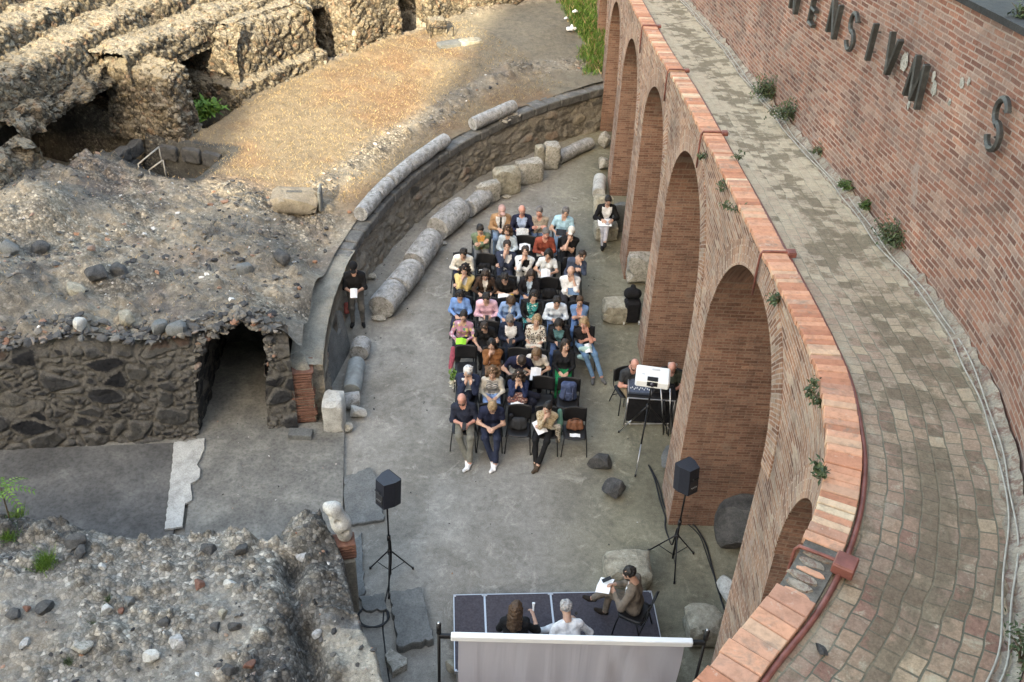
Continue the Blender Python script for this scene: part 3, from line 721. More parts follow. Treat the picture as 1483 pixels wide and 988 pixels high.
# red conduit along the coping with junction boxes and branches
def fpt(s, off, dz): q = FRONT.p(s, off); return np.array([q[0], q[1], zc(q[1])+dz])
pp = fpt(S_(9), -.42, -.05)
cd = empty('conduit', pp); tag(cd, 'red-brown conduit with junction boxes running along the orange coping', 'conduit')
mb = MB(); mb.tube([fpt(s, -.31+.008*math.sin(s*1.1), -.055) for s in np.arange(.1, FRONT.L-1, .12)], .024, 8)
mesh('pipe', np.array(mb.V)-pp, mb.F, M['pipe'], cd, smooth=True)
BX = [(1237, 808, .165), (1163, 371, .11), (1047, 187, .1), (989, 89, .09), (947, 18, .09)]
for px, py, sz in BX:
    g = at(px, py, zc(at(px, py, 7.)[1])); s = FRONT.s_of_y(g[1]); t = FRONT.tn(s); c = fpt(s, -.33, -.0); A = math.atan2(t[1], t[0])
    mb = MB(); mb.box((0, 0, 0), (sz, sz, sz*.6), rotz(A), bev=.01); mb.box((0, 0, sz*.3+.004), (sz*.92, sz*.92, .012), rotz(A), bev=.004)
    mesh('junction_box', np.array(mb.V)+c-pp, mb.F, M['pipe'], cd)
    mb = MB(); p = [fpt(s, -.33, .0), fpt(s, -.27, .02), fpt(s, -.15, .022), fpt(s, .02, .02), fpt(s, .045, -.03), fpt(s, .045, -.3), fpt(s, .035, -.62)]
    mb.tube(p, .016, 6); mesh('branch_pipe', np.array(mb.V)-pp, mb.F, M['pipe'], cd, smooth=True)

# two pale cables lying on the fillet
for j, (o, lab) in enumerate(((.16, 'pale cable lying along the outer edge of the mortar fillet'), (.11, 'pale cable lying close to the tall wall on the fillet'))):
    mb = MB(); mb.tube([(*WALL.p(s, o+.02*math.sin(s*1.7+j)+.012*math.sin(s*4.1+j*2)), zw(WALL.p(s)[1])+(.025 if j == 0 else .05)+.008*math.sin(s*3)) for s in np.arange(.1, 33, .1)], .009, 6)
    tag(mb.build('pale_cable', M['wcable'], smooth=True), lab, 'cable', 'cables by the tall wall')
# ================================================================== left side: ruins
OC = np.array([10.5, 17.39]); RO = 14.30
def pol(r, th): a = math.radians(th); return OC+r*np.array([math.cos(a), math.sin(a)])
def topol(p): d = np.array(p[:2])-OC; return math.hypot(*d), math.degrees(math.atan2(d[1], d[0])) % 360

CTRL = [(0, 490, 2.75), (75, 500, 2.55), (150, 503, 2.45), (220, 498, 2.42), (290, 488, 2.45), (345, 462, 2.7), (400, 478, 2.45), (440, 500, 1.85), (470, 460, 1.5), (500, 390, 1.42), (515, 345, 1.42),
        (430, 300, 1.5), (330, 300, 1.7), (250, 330, 1.95), (150, 350, 2.15), (100, 420, 2.45), (0, 400, 2.95), (30, 290, 2.8), (0, 250, 2.5), (100, 250, 2.2), (200, 270, 1.75), (250, 250, 1.5), (60, 205, 2.2), (130, 200, 1.9),
        (350, 370, 2.15), (420, 420, 1.9), (200, 430, 2.4), (300, 420, 2.45), (600, 230, 1.42), (700, 180, 1.42), (800, 140, 1.4), (300, 190, 1.55), (400, 130, 1.6), (480, 100, 1.65), (600, 70, 1.75), (690, 45, 1.8),
        (780, 30, 1.9), (860, 60, 1.6), (860, 110, 1.45), (500, 200, 1.55), (640, 130, 1.6), (560, 250, 1.42), (350, 240, 1.55), (870, 10, 2.0), (50, 440, 2.7)]
CP = np.array([at(*c) for c in CTRL])
def terr(P):
    d2 = ((P[:, None, :2]-CP[None, :, :2])**2).sum(2)+.05; w = d2**-1.7
    return (w*CP[None, :, 2]).sum(1)/w.sum(1)
NR, NTH = 175, 540
r_ = np.linspace(RO+.33, 25.5, NR); th_ = np.linspace(104, 189.5, NTH)
Rg, Tg = np.meshgrid(r_, th_, indexing='ij'); R1, T1 = Rg.ravel(), Tg.ravel()
P = np.stack([OC[0]+R1*np.cos(np.radians(T1)), OC[1]+R1*np.sin(np.radians(T1))], 1)
z = terr(P)
P3d = np.c_[P, z]
# weights: grass terrace vs rubble
to_grass = (1-sstep(163.5, 168.5, T1+3*fbm(P3d*.35, 3, 3)))*(1-sstep(20.2, 21, R1))
rubble = 1-to_grass
n1 = fbm(P3d*.7, 5, 21); n2 = fbm(P3d*2.4, 5, 31)
f1, f2, cid = worley(np.c_[P*3.1, z*0], 41); g1, g2, gid = worley(np.c_[P*7.5, z*0], 51)
stones = np.where(cid > .55, sstep(.52, .3, f1+.12*n2), 0)*.075*(.3+cid) + np.where(gid > .4, sstep(.5, .3, g1), 0)*.045*(.3+gid)
edge_fade = sstep(0, .5, R1-RO-.3)*sstep(0, .25, (189.5-T1)/57.3*R1)
z = z+rubble*(.26*n1+.14*n2+stones*1.15)*edge_fade+to_grass*(.06*n1+.035*n2)
# low broken kerb of stones crossing the terrace (old balustrade line)
for px0, py0, px1, py1 in ((470, 275, 575, 200), (575, 200, 740, 105), (740, 105, 860, 95)):
    a, b = at(px0, py0, 1.45)[:2], at(px1, py1, 1.45)[:2]; ab = b-a; t = np.clip(((P-a)@ab)/(ab@ab), 0, 1); d = np.hypot(*(P-a-t[:, None]*ab).T)
    z += np.exp(-(d/.35)**2)*(.06+.3*np.clip(.5-f1, 0, 1)*(cid > .3))
    rubble = np.maximum(rubble, np.exp(-(d/.45)**2)*.9)
# the edge above the basalt wall is broken away unevenly
def edge_cut(u): return .75*np.clip(fbm(np.stack([np.asarray(u)*.8, np.asarray(u)*0, np.asarray(u)*0+3.3], 1), 3, 123)+.12, 0, .6)
z = z-edge_cut(R1-RO-.55)*sstep(1.5, .0, (189.5-T1)/57.3*R1)*sstep(15.6, 16.6, R1)*(1-np.exp(-((R1-RO-.55-1.55)/1.1)**2))
# sunken stair pit before the big doorway
pc = at(222, 226, 1.5)[:2]; ang = math.radians(topol(pc)[1]); q = (P-pc); u = q@np.array([math.cos(ang), math.sin(ang)]); v = q@np.array([-math.sin(ang), math.cos(ang)])
pit = sstep(1.35, 1.2, np.abs(u+.35))*sstep(.85, .72, np.abs(v)); z = z-pit*1.15
# stair-like drop inside the doorways; its mask also paints their shade near-black
for ta, tb_, ra_ in ((160.6, 169.8, 21.5), (153.5, 158.4, 20.35), (140.8, 142.9, 20.8), (131.8, 134.6, 20.8)):
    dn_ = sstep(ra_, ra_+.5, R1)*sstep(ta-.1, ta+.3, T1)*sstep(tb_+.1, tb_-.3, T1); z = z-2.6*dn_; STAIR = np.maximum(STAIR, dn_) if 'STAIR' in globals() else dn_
tint = np.zeros((len(P), 3)); mac = fbm(np.c_[P*.55, z], 5, 61); mac2 = fbm(np.c_[P*1.7, z*2], 5, 71)
c_r = np.array([.175, .157, .13]); c_r2 = np.array([.29, .252, .195]); c_dk = np.array([.075, .072, .07]); c_pk = np.array([.2, .155, .125])
k = sstep(-.15, .25, mac)[:, None]; rb = c_r*(1-k)+c_r2*k; rockiness = .3+.7*sstep(-.1, .25, fbm(np.c_[P*.8, z*0], 4, 91)); k = sstep(.1, .5, mac2)[:, None]; rb = rb*(1-k*.75)+c_dk*k*.75; k = sstep(.15, .5, fbm(np.c_[P*.9, z], 4, 81))[:, None]; rb = rb*(1-k*.5)+c_pk*k*.5
c_g = np.array([.178, .14, .095]); c_g2 = np.array([.168, .108, .066]); c_g3 = np.array([.17, .15, .115])
k = sstep(-.1, .4, mac)[:, None]; gr = c_g*(1-k)+c_g2*k
k = sstep(137, 128, T1+5*mac2)[:, None]; gr = gr*(1-k)+c_g3*k                                   # greyer trodden earth by the arcade
gmask = sstep(-.12, .25, P[:, 0]-(1.95-(P[:, 1]-30)*.14)+.5*mac+.2*mac2)*sstep(15.0, 15.6, R1)*(T1 < 127); k = gmask[:, None]; gr = gr*(1-k)+np.array([.07, .125, .03])*k
tint = rb*rubble[:, None]+gr*(1-rubble)[:, None]
pw_ = (sstep(1.75, 1.5, np.abs(u+.35))*sstep(1.25, 1.0, np.abs(v)))[:, None]; tint = tint*(1-pw_)+np.array([.07, .067, .06])*pw_; tint = tint*(1-STAIR[:, None])+np.array([.02, .019, .018])*STAIR[:, None]  # doorway drops get near-black colour as painted shade
V = np.c_[P, z]; Fq = []
I = np.arange(NR*NTH).reshape(NR, NTH); Fq = np.stack([I[:-1, :-1], I[1:, :-1], I[1:, 1:], I[:-1, 1:]], -1).reshape(-1, 4)
cxy = P[Fq].mean(1); ok = (cxy[:, 0] < np.interp(cxy[:, 1], FRONT.P[20:, 1], FRONT.P[20:, 0])-.02) | (T1[Fq].mean(1) > 124)
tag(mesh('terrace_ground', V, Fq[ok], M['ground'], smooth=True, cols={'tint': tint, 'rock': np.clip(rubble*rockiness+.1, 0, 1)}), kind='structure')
def ground_z(p): return float(z[np.argmin((P[:, 0]-p[0])**2+(P[:, 1]-p[1])**2)])
TZ = z.copy(); TP = P.copy()

def sheet(u, v, fn, sc, seed, amp, noise=.05, aniso=(1, 1, 1), keep=None, rough=0.0, sharp=.3, mixed=False):
    """displaced masonry sheet: fn(u,v)->(pos,normal); returns V,F,attrs"""
    U, W = np.meshgrid(u, v, indexing='ij'); pos, nor = fn(U.ravel(), W.ravel())
    q = pos*np.array(aniso)*sc; q = q+.25*np.stack([fbm(q*1.3, 2, seed+5), fbm(q*1.3, 2, seed+6), fbm(q*1.3, 2, seed+7)], 1)
    f1, f2, cid = worley(q, seed); edge = f2-f1
    if mixed:                                              # some big blocks break up into small packing stones
        s1, s2, sid = worley(q*2.3+5, seed+60); sub = cid > .5; edge = np.where(sub, np.minimum(edge, (s2-s1)*.62), edge); cid = np.where(sub, sid, cid*2)
    e1, e2, eid = worley(q*.42+9, seed+20)
    d = amp*(sstep(.0, sharp, edge)-.5)*(.2+1.6*cid)+noise*fbm(pos*1.3, 5, seed+9)+noise*.55*fbm(pos*5, 4, seed+12, .65)+rough*(sstep(0, .3, e2-e1)-.6)*(eid > .45)
    if rough: d -= 1.7*rough*sstep(.25, .55, fbm(pos*2.1, 3, seed+30))
    Vv = pos+nor*d[:, None]; I = np.arange(len(u)*len(v)).reshape(len(u), len(v))
    Fv = np.stack([I[:-1, :-1], I[1:, :-1], I[1:, 1:], I[:-1, 1:]], -1).reshape(-1, 4)
    if keep is not None: m = keep(U.ravel(), W.ravel()); Fv = Fv[m[Fv].all(1)]
    return Vv, Fv, {'cid': cid, 'edge': edge}

def sweep(name, prof, th0, th1, mat, label, cat, group, seed, sc=6.5, amp=.05, noise=.16, res=.05, endcap=1.8, erode=.25):
    """ruined concentric masonry: profile (r,z) swept through an angle"""
    pr_ = np.array(prof, float); d = np.r_[0, np.cumsum(np.hypot(*np.diff(pr_, axis=0).T))]
    n = int(d[-1]/res); t = np.linspace(0, d[-1], n); rr = np.interp(t, d, pr_[:, 0]); zz = np.interp(t, d, pr_[:, 1])
    L = math.radians(abs(th1-th0))*pr_[:, 0].mean(); m = max(4, int(L/res)); th = np.linspace(th0, th1, m)
    if endcap > 0:                                       # turn the ends into radial jambs
        ne = int(endcap/res)
    def fn(U, Wi):
        r = np.interp(Wi, t, rr); zc_ = np.interp(Wi, t, zz); a = np.radians(U)
        er = erode*fbm(np.stack([U*.35, zc_*.4, r*0], 1), 4, seed+40)*sstep(0, .5, zc_-pr_[0, 1])
        zc_ = zc_+np.minimum(er, .06)*1.2; r = r+er*.35
        pos = np.stack([OC[0]+r*np.cos(a), OC[1]+r*np.sin(a), zc_], 1)
        dr = np.gradient(rr, t); dz = np.gradient(zz, t); nr = -np.interp(Wi, t, dz); nz = np.interp(Wi, t, dr); ln = np.hypot(nr, nz)+1e-6
        nor = np.stack([nr/ln*np.cos(a), nr/ln*np.sin(a), nz/ln], 1); return pos, nor
    Vv, Fv, at_ = sheet(th, t, fn, sc, seed, amp, noise, rough=.03)
    if endcap > 0:
        for te, sgn in ((th0, -1), (th1, 1)):
            a = math.radians(te); us = np.linspace(0, endcap, ne); r0 = pr_[0, 0]; zt = np.interp(us, pr_[:, 0]-r0, pr_[:, 1]); z0 = pr_[0, 1]
            vs = np.linspace(0, 1, max(3, int((zt.max()-z0)/res)))
            def fe(U, Wi):
                top = np.interp(U, us, zt)+.02; r = r0+U; zz_ = z0+(top-z0)*Wi
                pos = np.stack([OC[0]+r*math.cos(a), OC[1]+r*math.sin(a), zz_], 1); nor = np.repeat([[-math.sin(a)*sgn, math.cos(a)*sgn, 0]], len(U), 0); return pos, nor
            v2, f2_, a2 = sheet(us, vs, fe, sc, seed+3, amp, noise*.5, rough=.05); Fv = np.concatenate([Fv, f2_+len(Vv)]); Vv = np.concatenate([Vv, v2]); at_ = {k: np.r_[at_[k], a2[k]] for k in at_}
    o0 = np.array([*pol(pr_[0, 0], (th0+th1)/2), pr_[0, 1]])
    o = mesh(name, Vv-o0, Fv, mat, None, smooth=True, cols=at_, loc=o0); tag(o, label, cat, group); return o

PG = 'ruined podium piers of the seating'
def podium(th0, th1, r0, prof, label, seed, depth=3.0, erode=.3, zt=3.4, z0=1.3, batter=.12):
    """one ruined pier: a wall following front and both jambs in plan, plus its rough top"""
    res = .045; pts = []; nrm_ = []
    a0, a1 = math.radians(th0), math.radians(th1); R_c = .22
    def add(r, a, nr, na): pts.append(OC+r*np.array([math.cos(a), math.sin(a)])); v = nr*np.array([math.cos(a), math.sin(a)])+na*np.array([-math.sin(a), math.cos(a)]); nrm_.append(v/np.linalg.norm(v))
    for r in np.linspace(r0+depth, r0+R_c, int(depth/res)): add(r, a0, 0, -1)
    for k in range(1, 8): t = k/8*PI/2; add(r0+R_c-R_c*math.sin(t), a0+(R_c-R_c*math.cos(t))/r0, -math.sin(t), -math.cos(t))
    e = R_c/r0
    for a in np.linspace(a0+e, a1-e, max(3, int((a1-a0-2*e)*r0/res))): add(r0, a, -1, 0)
    for k in range(1, 8): t = PI/2-k/8*PI/2; add(r0+R_c-R_c*math.sin(t), a1-(R_c-R_c*math.cos(t))/r0, -math.sin(t), math.cos(t))
    for r in np.linspace(r0+R_c, r0+depth, int(depth/res)): add(r, a1, 0, 1)
    Pp = np.array(pts); Nn = np.array(nrm_); u = np.arange(len(Pp)).astype(float); v = np.linspace(0, 1, int((zt-z0)/res)+2)
    er = erode*fbm(np.c_[Pp*.55, 0*Pp[:, 0]], 4, seed+1)
    def fn(U, Wi):
        i = U.astype(int); top = zt+np.minimum(er[i], .12); zz_ = z0+(top-z0)*Wi; sh = np.interp(zz_, [q[1] for q in prof], [q[0] for q in prof])+.22*sstep(.9, 1.0, Wi)
        p = Pp[i]-Nn[i]*sh[:, None]; return np.c_[p, zz_], np.c_[Nn[i], 0.25+0*zz_]
    Vv, Fv, A = sheet(u, v, fn, 4.5, seed, .05, .12, rough=.055)
    pin = prof[-1][0]+.2; th = np.linspace(th0+pin*57.3/r0, th1-pin*57.3/r0, max(4, int((a1-a0)*r0/.07))); rr = np.linspace(r0+pin-.02, r0+depth, int(depth/.07))
    def ft_(U, Wi):
        a = np.radians(U); p = np.stack([OC[0]+Wi*np.cos(a), OC[1]+Wi*np.sin(a)], 1); zz_ = zt-.03+np.minimum(erode*fbm(np.c_[p*.55, 0*p[:, 0]], 4, seed+1), .12); return np.c_[p, zz_], np.repeat([[0, 0, 1.]], len(U), 0)
    v2, f2_, A2 = sheet(th, rr, ft_, 4.5, seed+7, .04, .06)
    o0 = np.array([*pol(r0, (th0+th1)/2), z0]); Vall = np.concatenate([Vv, v2])-o0
    return tag(mesh('podium_wall', Vall, np.concatenate([Fv, f2_+len(Vv)]), M['cavea'], None, smooth=True, loc=o0), label, 'ruined wall', PG)
podium(104, 131.7, 20.75, [(0, 1.3), (.1, 2.2), (.3, 3.4)], 'low shaded ruined rubble wall at the back beside the green grass', 101, erode=1.1, zt=3.2)
podium(134.7, 140.8, 20.5, [(0, 1.4), (.0, 2.2), (.15, 3.4)], 'sunlit rubble pier between the two dark doorways at the top of the terrace', 111, zt=3.5)
podium(143.1, 153.6, 20.55, [(-.05, 1.4), (.0, 1.95), (.28, 2.05), (.3, 2.8), (.5, 3.4)], 'long sunlit rubble podium right of the narrow doorway with the green plant', 121, zt=3.42)
podium(158.3, 161.0, 20.5, [(-.06, 1.4), (.02, 2.2), (.12, 3.3)], 'rubble pier between the big collapsed doorway and the narrow doorway', 131, zt=3.35, erode=.5, depth=2.2)
podium(169.8, 176.5, 21.6, [(-.1, 1.5), (.2, 2.2), (.5, 2.9)], 'low eroded rubble lump left of the big collapsed doorway', 141, zt=2.9, z0=1.6, erode=.9)
TG = 'ruined rubble seating tiers of the cavea'
for k, (r0, z0, dz, lab, t1) in enumerate(((21.65, 3.35, .30, 'lowest rubble seating tier running over the dark doorways', 161.3), (22.75, 3.62, .38, 'second rubble seating tier up from the doorways', 173.), (23.95, 3.97, .4, 'third rubble seating tier up, crossing the top left corner', 175.),
                                  (25.1, 4.35, .42, 'fourth rubble seating tier up, dark with weeds in the top left corner', 176.), (26.3, 4.75, .5, 'highest rubble seating tier, at the top left corner of the photo', 176.))):
    sweep('seating_tier', [(r0+.0, z0-(.5 if k < 2 else .3)), (r0+.08, z0+dz*.7), (r0+.17, z0+dz), (r0+.6, z0+dz+.0), (r0+1.3, z0+dz-.06)], 105, t1, M['cavea'], lab, 'seating tier', TG, 201+13*k, sc=5.5, amp=.05, noise=.085, res=.055, endcap=0, erode=.22)
# back of the hollow under the tiers (added, unseen; keeps the doorways dark)
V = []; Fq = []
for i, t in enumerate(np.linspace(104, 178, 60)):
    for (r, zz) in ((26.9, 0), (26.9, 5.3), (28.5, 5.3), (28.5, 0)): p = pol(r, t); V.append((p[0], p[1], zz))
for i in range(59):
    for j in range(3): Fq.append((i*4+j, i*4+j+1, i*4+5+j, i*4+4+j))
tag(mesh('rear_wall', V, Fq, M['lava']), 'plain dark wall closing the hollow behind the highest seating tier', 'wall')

sweep('vault_lip', [(22.3, 2.75), (22.3, 2.95), (22.4, 3.2), (22.8, 3.32), (23.2, 3.35)], 160.6, 170.6, M['cavea'], 'ragged rubble lip hanging over the big collapsed doorway', 'ruined vault', None, 151, noise=.3, endcap=0, erode=.5)
sweep('vault_lip', [(21.6, 3.1), (21.65, 3.28), (21.8, 3.4), (22.4, 3.42)], 153.3, 158.7, M['cavea'], 'short rubble lip over the narrow doorway with the plant', 'ruined vault', None, 161, noise=.12, endcap=0)

# retaining wall of the orchestra
TH0, TH1 = 122.5, 188.6
def orch_top(T): return 1.38+.0*T
us = np.linspace(TH0, TH1, 420); vs = np.linspace(-.02, 1.16, 34)
def fo(U, Wi):
    a = np.radians(U); rough = sstep(140, 150, U); r = RO+.02+(Wi*.05)
    return np.stack([OC[0]+r*np.cos(a), OC[1]+r*np.sin(a), Wi], 1), np.stack([-np.cos(a), -np.sin(a), 0*a], 1)*-1*-1
o0 = np.array([*pol(RO, 155), 0])
ow = empty('orchestra_wall', o0); tag(ow, 'low curved stone retaining wall between the yard and the dry grass terrace', 'retaining wall')
def fo2(U, Wi):
    p, n = fo(U, Wi); return p, np.stack([OC[0]-p[:, 0], OC[1]-p[:, 1], 0*p[:, 0]], 1)/RO
Vv, Fv, A = sheet(us, vs, fo2, 2.1, 301, .035, .1, (1, 1, 1.9), None, 0, .2, True)
mesh('stone_face', Vv-o0, Fv, M['orch'], ow, smooth=True, cols=A)
mb = MB(); t = TH0+.2                                     # dark lava coping blocks
while t < 172:
    w = random.uniform(1.3, 2.2); a = t+w/2; c = pol(RO+.24, a); L = math.radians(w)*RO-.02
    mb.box((c[0]-o0[0], c[1]-o0[1], 1.27+random.uniform(-.015, .01)), (L, .46+random.uniform(-.03, .03), .24), rotz(math.radians(a+90)), bev=.025); t += w
mb.build('coping', M['coping_lava'], ow)
V = []; Fq = []; us2 = np.linspace(171.8, TH1, 90); rs = np.linspace(RO-.02, RO+.62, 9)
q = np.array([[*pol(r, t), 1.35] for t in us2 for r in rs]); q[:, 2] += .05*fbm(q*1.6, 4, 7)+.03*fbm(q*6, 3, 8)+.25*sstep(182, 188, np.repeat(us2, 9))*0
I = np.arange(len(q)).reshape(90, 9); Fq = np.stack([I[:-1, :-1], I[1:, :-1], I[1:, 1:], I[:-1, 1:]], -1).reshape(-1, 4)
qq = np.concatenate([q, q[::9]-[0, 0, .4]]); extra = np.array([[i*9, (i+1)*9, len(q)+i+1, len(q)+i] for i in range(89)])
mesh('plaster_top', qq-o0, np.concatenate([Fq, extra]), M['plaster'], ow, smooth=True)

def fe_(U, Wi):
    a = math.radians(TH1); r = RO-.02+U; return np.stack([OC[0]+r*math.cos(a), OC[1]+r*math.sin(a), Wi], 1), np.repeat([[-math.sin(a), math.cos(a), 0]], len(U), 0)
Vv, Fv, A = sheet(np.linspace(0, .66, 16), np.linspace(-.02, 1.36, 30), fe_, 2.9, 311, .035, .05, (1, 1, 2)); mesh('stone_end', Vv-o0, Fv, M['orch'], ow, smooth=True, cols=A)
# dark basalt radial wall with the tunnel
WA, WB = pol(RO+.55, 189.5), pol(RO+9.5, 189.9)
wd = (WB-WA); WL = np.linalg.norm(wd); wd /= WL; wn = np.array([wd[1], -wd[0]]);
if wn[1] > 0: wn = -wn                                      # faces the camera
def wsz(px, py):
    h = on_plane(px, py, (WA[0], WA[1], 0), np.array([wn[0], wn[1], 0])); return (h[:2]-WA)@wd, h[2]
HOLE = [wsz(*p) for p in ((292, 640), (284, 560), (288, 518), (300, 493), (328, 478), (346, 464), (372, 473), (386, 487), (389, 515), (384, 550), (388, 625))]
HOLE[0] = (HOLE[0][0], -.1); HOLE[-1] = (HOLE[-1][0], -.1)
def inpoly(x, y, Pg):
    r = np.zeros(len(x), bool); n = len(Pg)
    for i in range(n):
        (x1, y1), (x2, y2) = Pg[i], Pg[(i+1) % n]
        c = ((y1 > y) != (y2 > y)) & (x < (x2-x1)*(y-y1)/((y2-y1) or 1e-9)+x1); r ^= c
    return r
us = np.linspace(0, WL, 400); vs = np.linspace(0, 1, 110)
HC_ = (HOLE[0][0]+HOLE[-1][0])/2; us_w = us; tops = np.array([terr(np.array([[*(WA+wd*u), 0]]))[0] for u in us])+.05*fbm(np.stack([us*1.5, us*0, us*0], 1), 3, 5)-edge_cut(us)*sstep(.75, 1.75, us)*(1-np.exp(-((us-HC_)/1.1)**2))
def fw(U, Wi):
    zt = np.interp(U, us, tops); zz_ = Wi*zt; b = np.outer(U, wd)+WA+np.outer(.1*(1-Wi), wn)
    return np.c_[b, zz_], np.repeat([[wn[0], wn[1], .0]], len(U), 0)
Vv, Fv, A = sheet(us, vs, fw, 2.1, 401, .055, .08, (1, 1, 1.4), None, 0.0, .16, True)
hp = (Vv[:, :2]-WA)@wd; zt = np.interp(hp, us, tops); inside = inpoly(hp+.05*fbm(Vv*3, 3, 77), Vv[:, 2]+.05*fbm(Vv*3, 3, 78), HOLE)
top_f = sstep(.82, .97, Vv[:, 2]/zt); A['cid'] = np.where(fbm(Vv*2, 3, 90)*.4+top_f > .6, .75+.25*A['cid'], A['cid'])
# the lip rolls back into the slope
Vv[:, :2] -= np.outer(top_f**2*.18, wn)
Fv = Fv[~inside[Fv].any(1)]
o0 = np.array([*(WA+wd*4), 0]); bw = empty('basalt_wall', o0); tag(bw, 'dark basalt block wall with pale mortar around the tunnel mouth on the left', 'stone wall')
mesh('block_face', Vv-o0, Fv, M['basalt'], bw, smooth=True, cols=A)
# tunnel walls and vault going back into the mound (loft of the mouth outline)
hs = np.array(HOLE); ds = np.r_[0, np.cumsum(np.hypot(*np.diff(hs, axis=0).T))]; tt = np.linspace(0, ds[-1], 110); hx = np.interp(tt, ds, hs[:, 0]); hz = np.interp(tt, ds, hs[:, 1])
ug = np.linspace(0, 1, 110); vg = np.linspace(0, 3.0, 60); tdir = -wn*.97+wd*-.12*0
def ft(U, Wi):
    x = np.interp(U, ug, hx); zz_ = np.interp(U, ug, hz)*(1-.16*Wi); b = np.outer(x, wd)+WA+np.outer(Wi+.0, -wn)+np.outer(-Wi*.10, wd)
    dx = np.gradient(hx); dz = np.gradient(hz); n = np.stack([np.interp(U, ug, dz), -np.interp(U, ug, dx)], 1); n /= np.linalg.norm(n, axis=1)[:, None]+1e-6
    return np.c_[b, zz_], np.c_[np.outer(n[:, 0], wd), n[:, 1]]*-1
Vv, Fv, A = sheet(ug, vg, ft, 2.9, 431, .05, .04, (1, 1, 1.4)); mesh('tunnel_vault', Vv-o0, Fv, M['basalt'], bw, smooth=True, cols=A)
e = WA+wd*((HOLE[0][0]+HOLE[-1][0])/2)-wn*2.95; mb = MB(); mb.box((e[0]-o0[0], e[1]-o0[1], -.3), (1.7, .2, 3.9), rotz(math.atan2(wd[1], wd[0]))); mb.build('tunnel_end', M['lava'], bw)

# floors
def poly_sheet(name, pts, zt, mat, kind='structure', thick=.12):
    mb = MB(); mb.prism([tuple(p) for p in pts], zt-thick, zt); o = mb.build(name, mat); tag(o, kind=kind); return o
g = lambda x, y: tuple(at(x, y, .08)[:2])
poly_sheet('passage_floor', [g(497, 800), g(496, 740), g(499, 612), tuple(WA+wd*-.35), tuple(WA+wd*(HOLE[-1][0])), tuple(WA+wd*HOLE[-1][0]-wn*3), tuple(WA+wd*(HOLE[0][0]+.3)-wn*3), tuple(WA+wd*(HOLE[0][0]+.05)), g(262, 820)], .08, M['passage'])
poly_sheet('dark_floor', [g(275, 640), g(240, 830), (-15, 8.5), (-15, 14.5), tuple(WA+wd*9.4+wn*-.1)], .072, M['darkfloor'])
big = 220.0
tag(mesh('courtyard_ground', [(-big, -big, 0), (big, -big, 0), (big, big, 0), (-big, big, 0)], [(0, 1, 2, 3)], M['yard']), kind='structure')

# foreground ruin mound: height field over a traced plan
HZ = 1.75
def ht(x, y): return tuple(at(x, y, HZ)[:2])
MP = [(-12.5, 10.9), ht(-60, 742), ht(0, 742), ht(90, 755), ht(180, 768), ht(245, 772), ht(330, 758), ht(395, 768), ht(425, 745), ht(470, 738), ht(492, 775), ht(505, 800), ht(521, 868), ht(528, 905), ht(548, 935), ht(570, 990), ht(590, 1060), (-1.0, 6.5), (-1.0, 5.5), (-12.5, 5.5)]
MP = np.array(MP)
def pdist(Q, Pg):
    d = np.full(len(Q), 1e9)
    for i in range(len(Pg)):
        a, b = Pg[i], Pg[(i+1) % len(Pg)]; ab = b-a; t = np.clip(((Q-a)@ab)/(ab@ab), 0, 1); d = np.minimum(d, np.hypot(*(Q-a-t[:, None]*ab).T))
    return np.where(inpoly(Q[:, 0], Q[:, 1], Pg), d, -d)
X = np.arange(-12.2, -.6, .032); Y = np.arange(5.8, 11.7, .032); XX, YY = np.meshgrid(X, Y, indexing='ij'); Q = np.stack([XX.ravel(), YY.ravel()], 1)
q3 = np.c_[Q, 0*Q[:, 0]]
d = pdist(Q+.10*np.stack([fbm(q3*2.2, 4, 3), fbm(q3*2.2, 4, 4)], 1), MP)
base = HZ+.22*fbm(q3*.55, 4, 11)+.1*fbm(q3*1.9, 4, 12)
base += .25*sstep(.9, 0, np.abs(d-.3))*sstep(-4.5, -3.2, Q[:, 0])*(Q[:, 1] < 10.3)*0
lump = np.exp(-(((Q-np.array(ht(452, 765)))/.36)**2).sum(1)); base += .34*lump
gul = np.exp(-((Q[:, 0]-np.interp(Q[:, 1], [7.5, 8.6, 9.6, 10.4], [-2.35, -2.6, -3.05, -3.2]))/.16)**2)*(Q[:, 1] < 10.3); base -= .4*gul*(1+.5*fbm(q3*3, 3, 14))
f1, f2, cid = worley(np.c_[Q*4.2, 0*Q[:, 0]], 15); g1, g2, gid = worley(np.c_[Q*10, 0*Q[:, 0]], 16); h1, h2, hid = worley(np.c_[Q*2.1, 0*Q[:, 0]], 17)
flat = sstep(.55, .1, np.abs(d-.25))*(Q[:, 0] > -2.9)*(Q[:, 1] < 9.15)       # smoother stone cap at the right edge
rockw = (1-.75*flat)*(.35+.65*sstep(-.2, .3, fbm(q3*.9, 4, 18)+.9*sstep(-3.9, -2.9, Q[:, 0])+.7*sstep(1.2, .2, d)))
base += rockw*(np.where(cid > .4, sstep(.5, .28, f1), 0)*.1*(.3+cid)+np.where(gid > .35, sstep(.5, .3, g1), 0)*.035*(.4+gid)+np.where(hid > .75, sstep(.5, .25, h1), 0)*.13)
base += .03*fbm(q3*9, 3, 19)
zz_ = np.where(d > 0, base*sstep(-.02, .1, d)**.5, 0)-.02
kk = sstep(-.1, .5, fbm(q3*.8, 5, 22))[:, None]; tint = np.array([.24, .226, .198])*(1-kk)+np.array([.36, .336, .285])*kk
kk = sstep(.05, .4, fbm(q3*1.6, 5, 23)+.8*sstep(-3.6, -3., Q[:, 0])*(1-flat)-.1)[:, None]; tint = tint*(1-.7*kk)+np.array([.06, .06, .06])*.7*kk
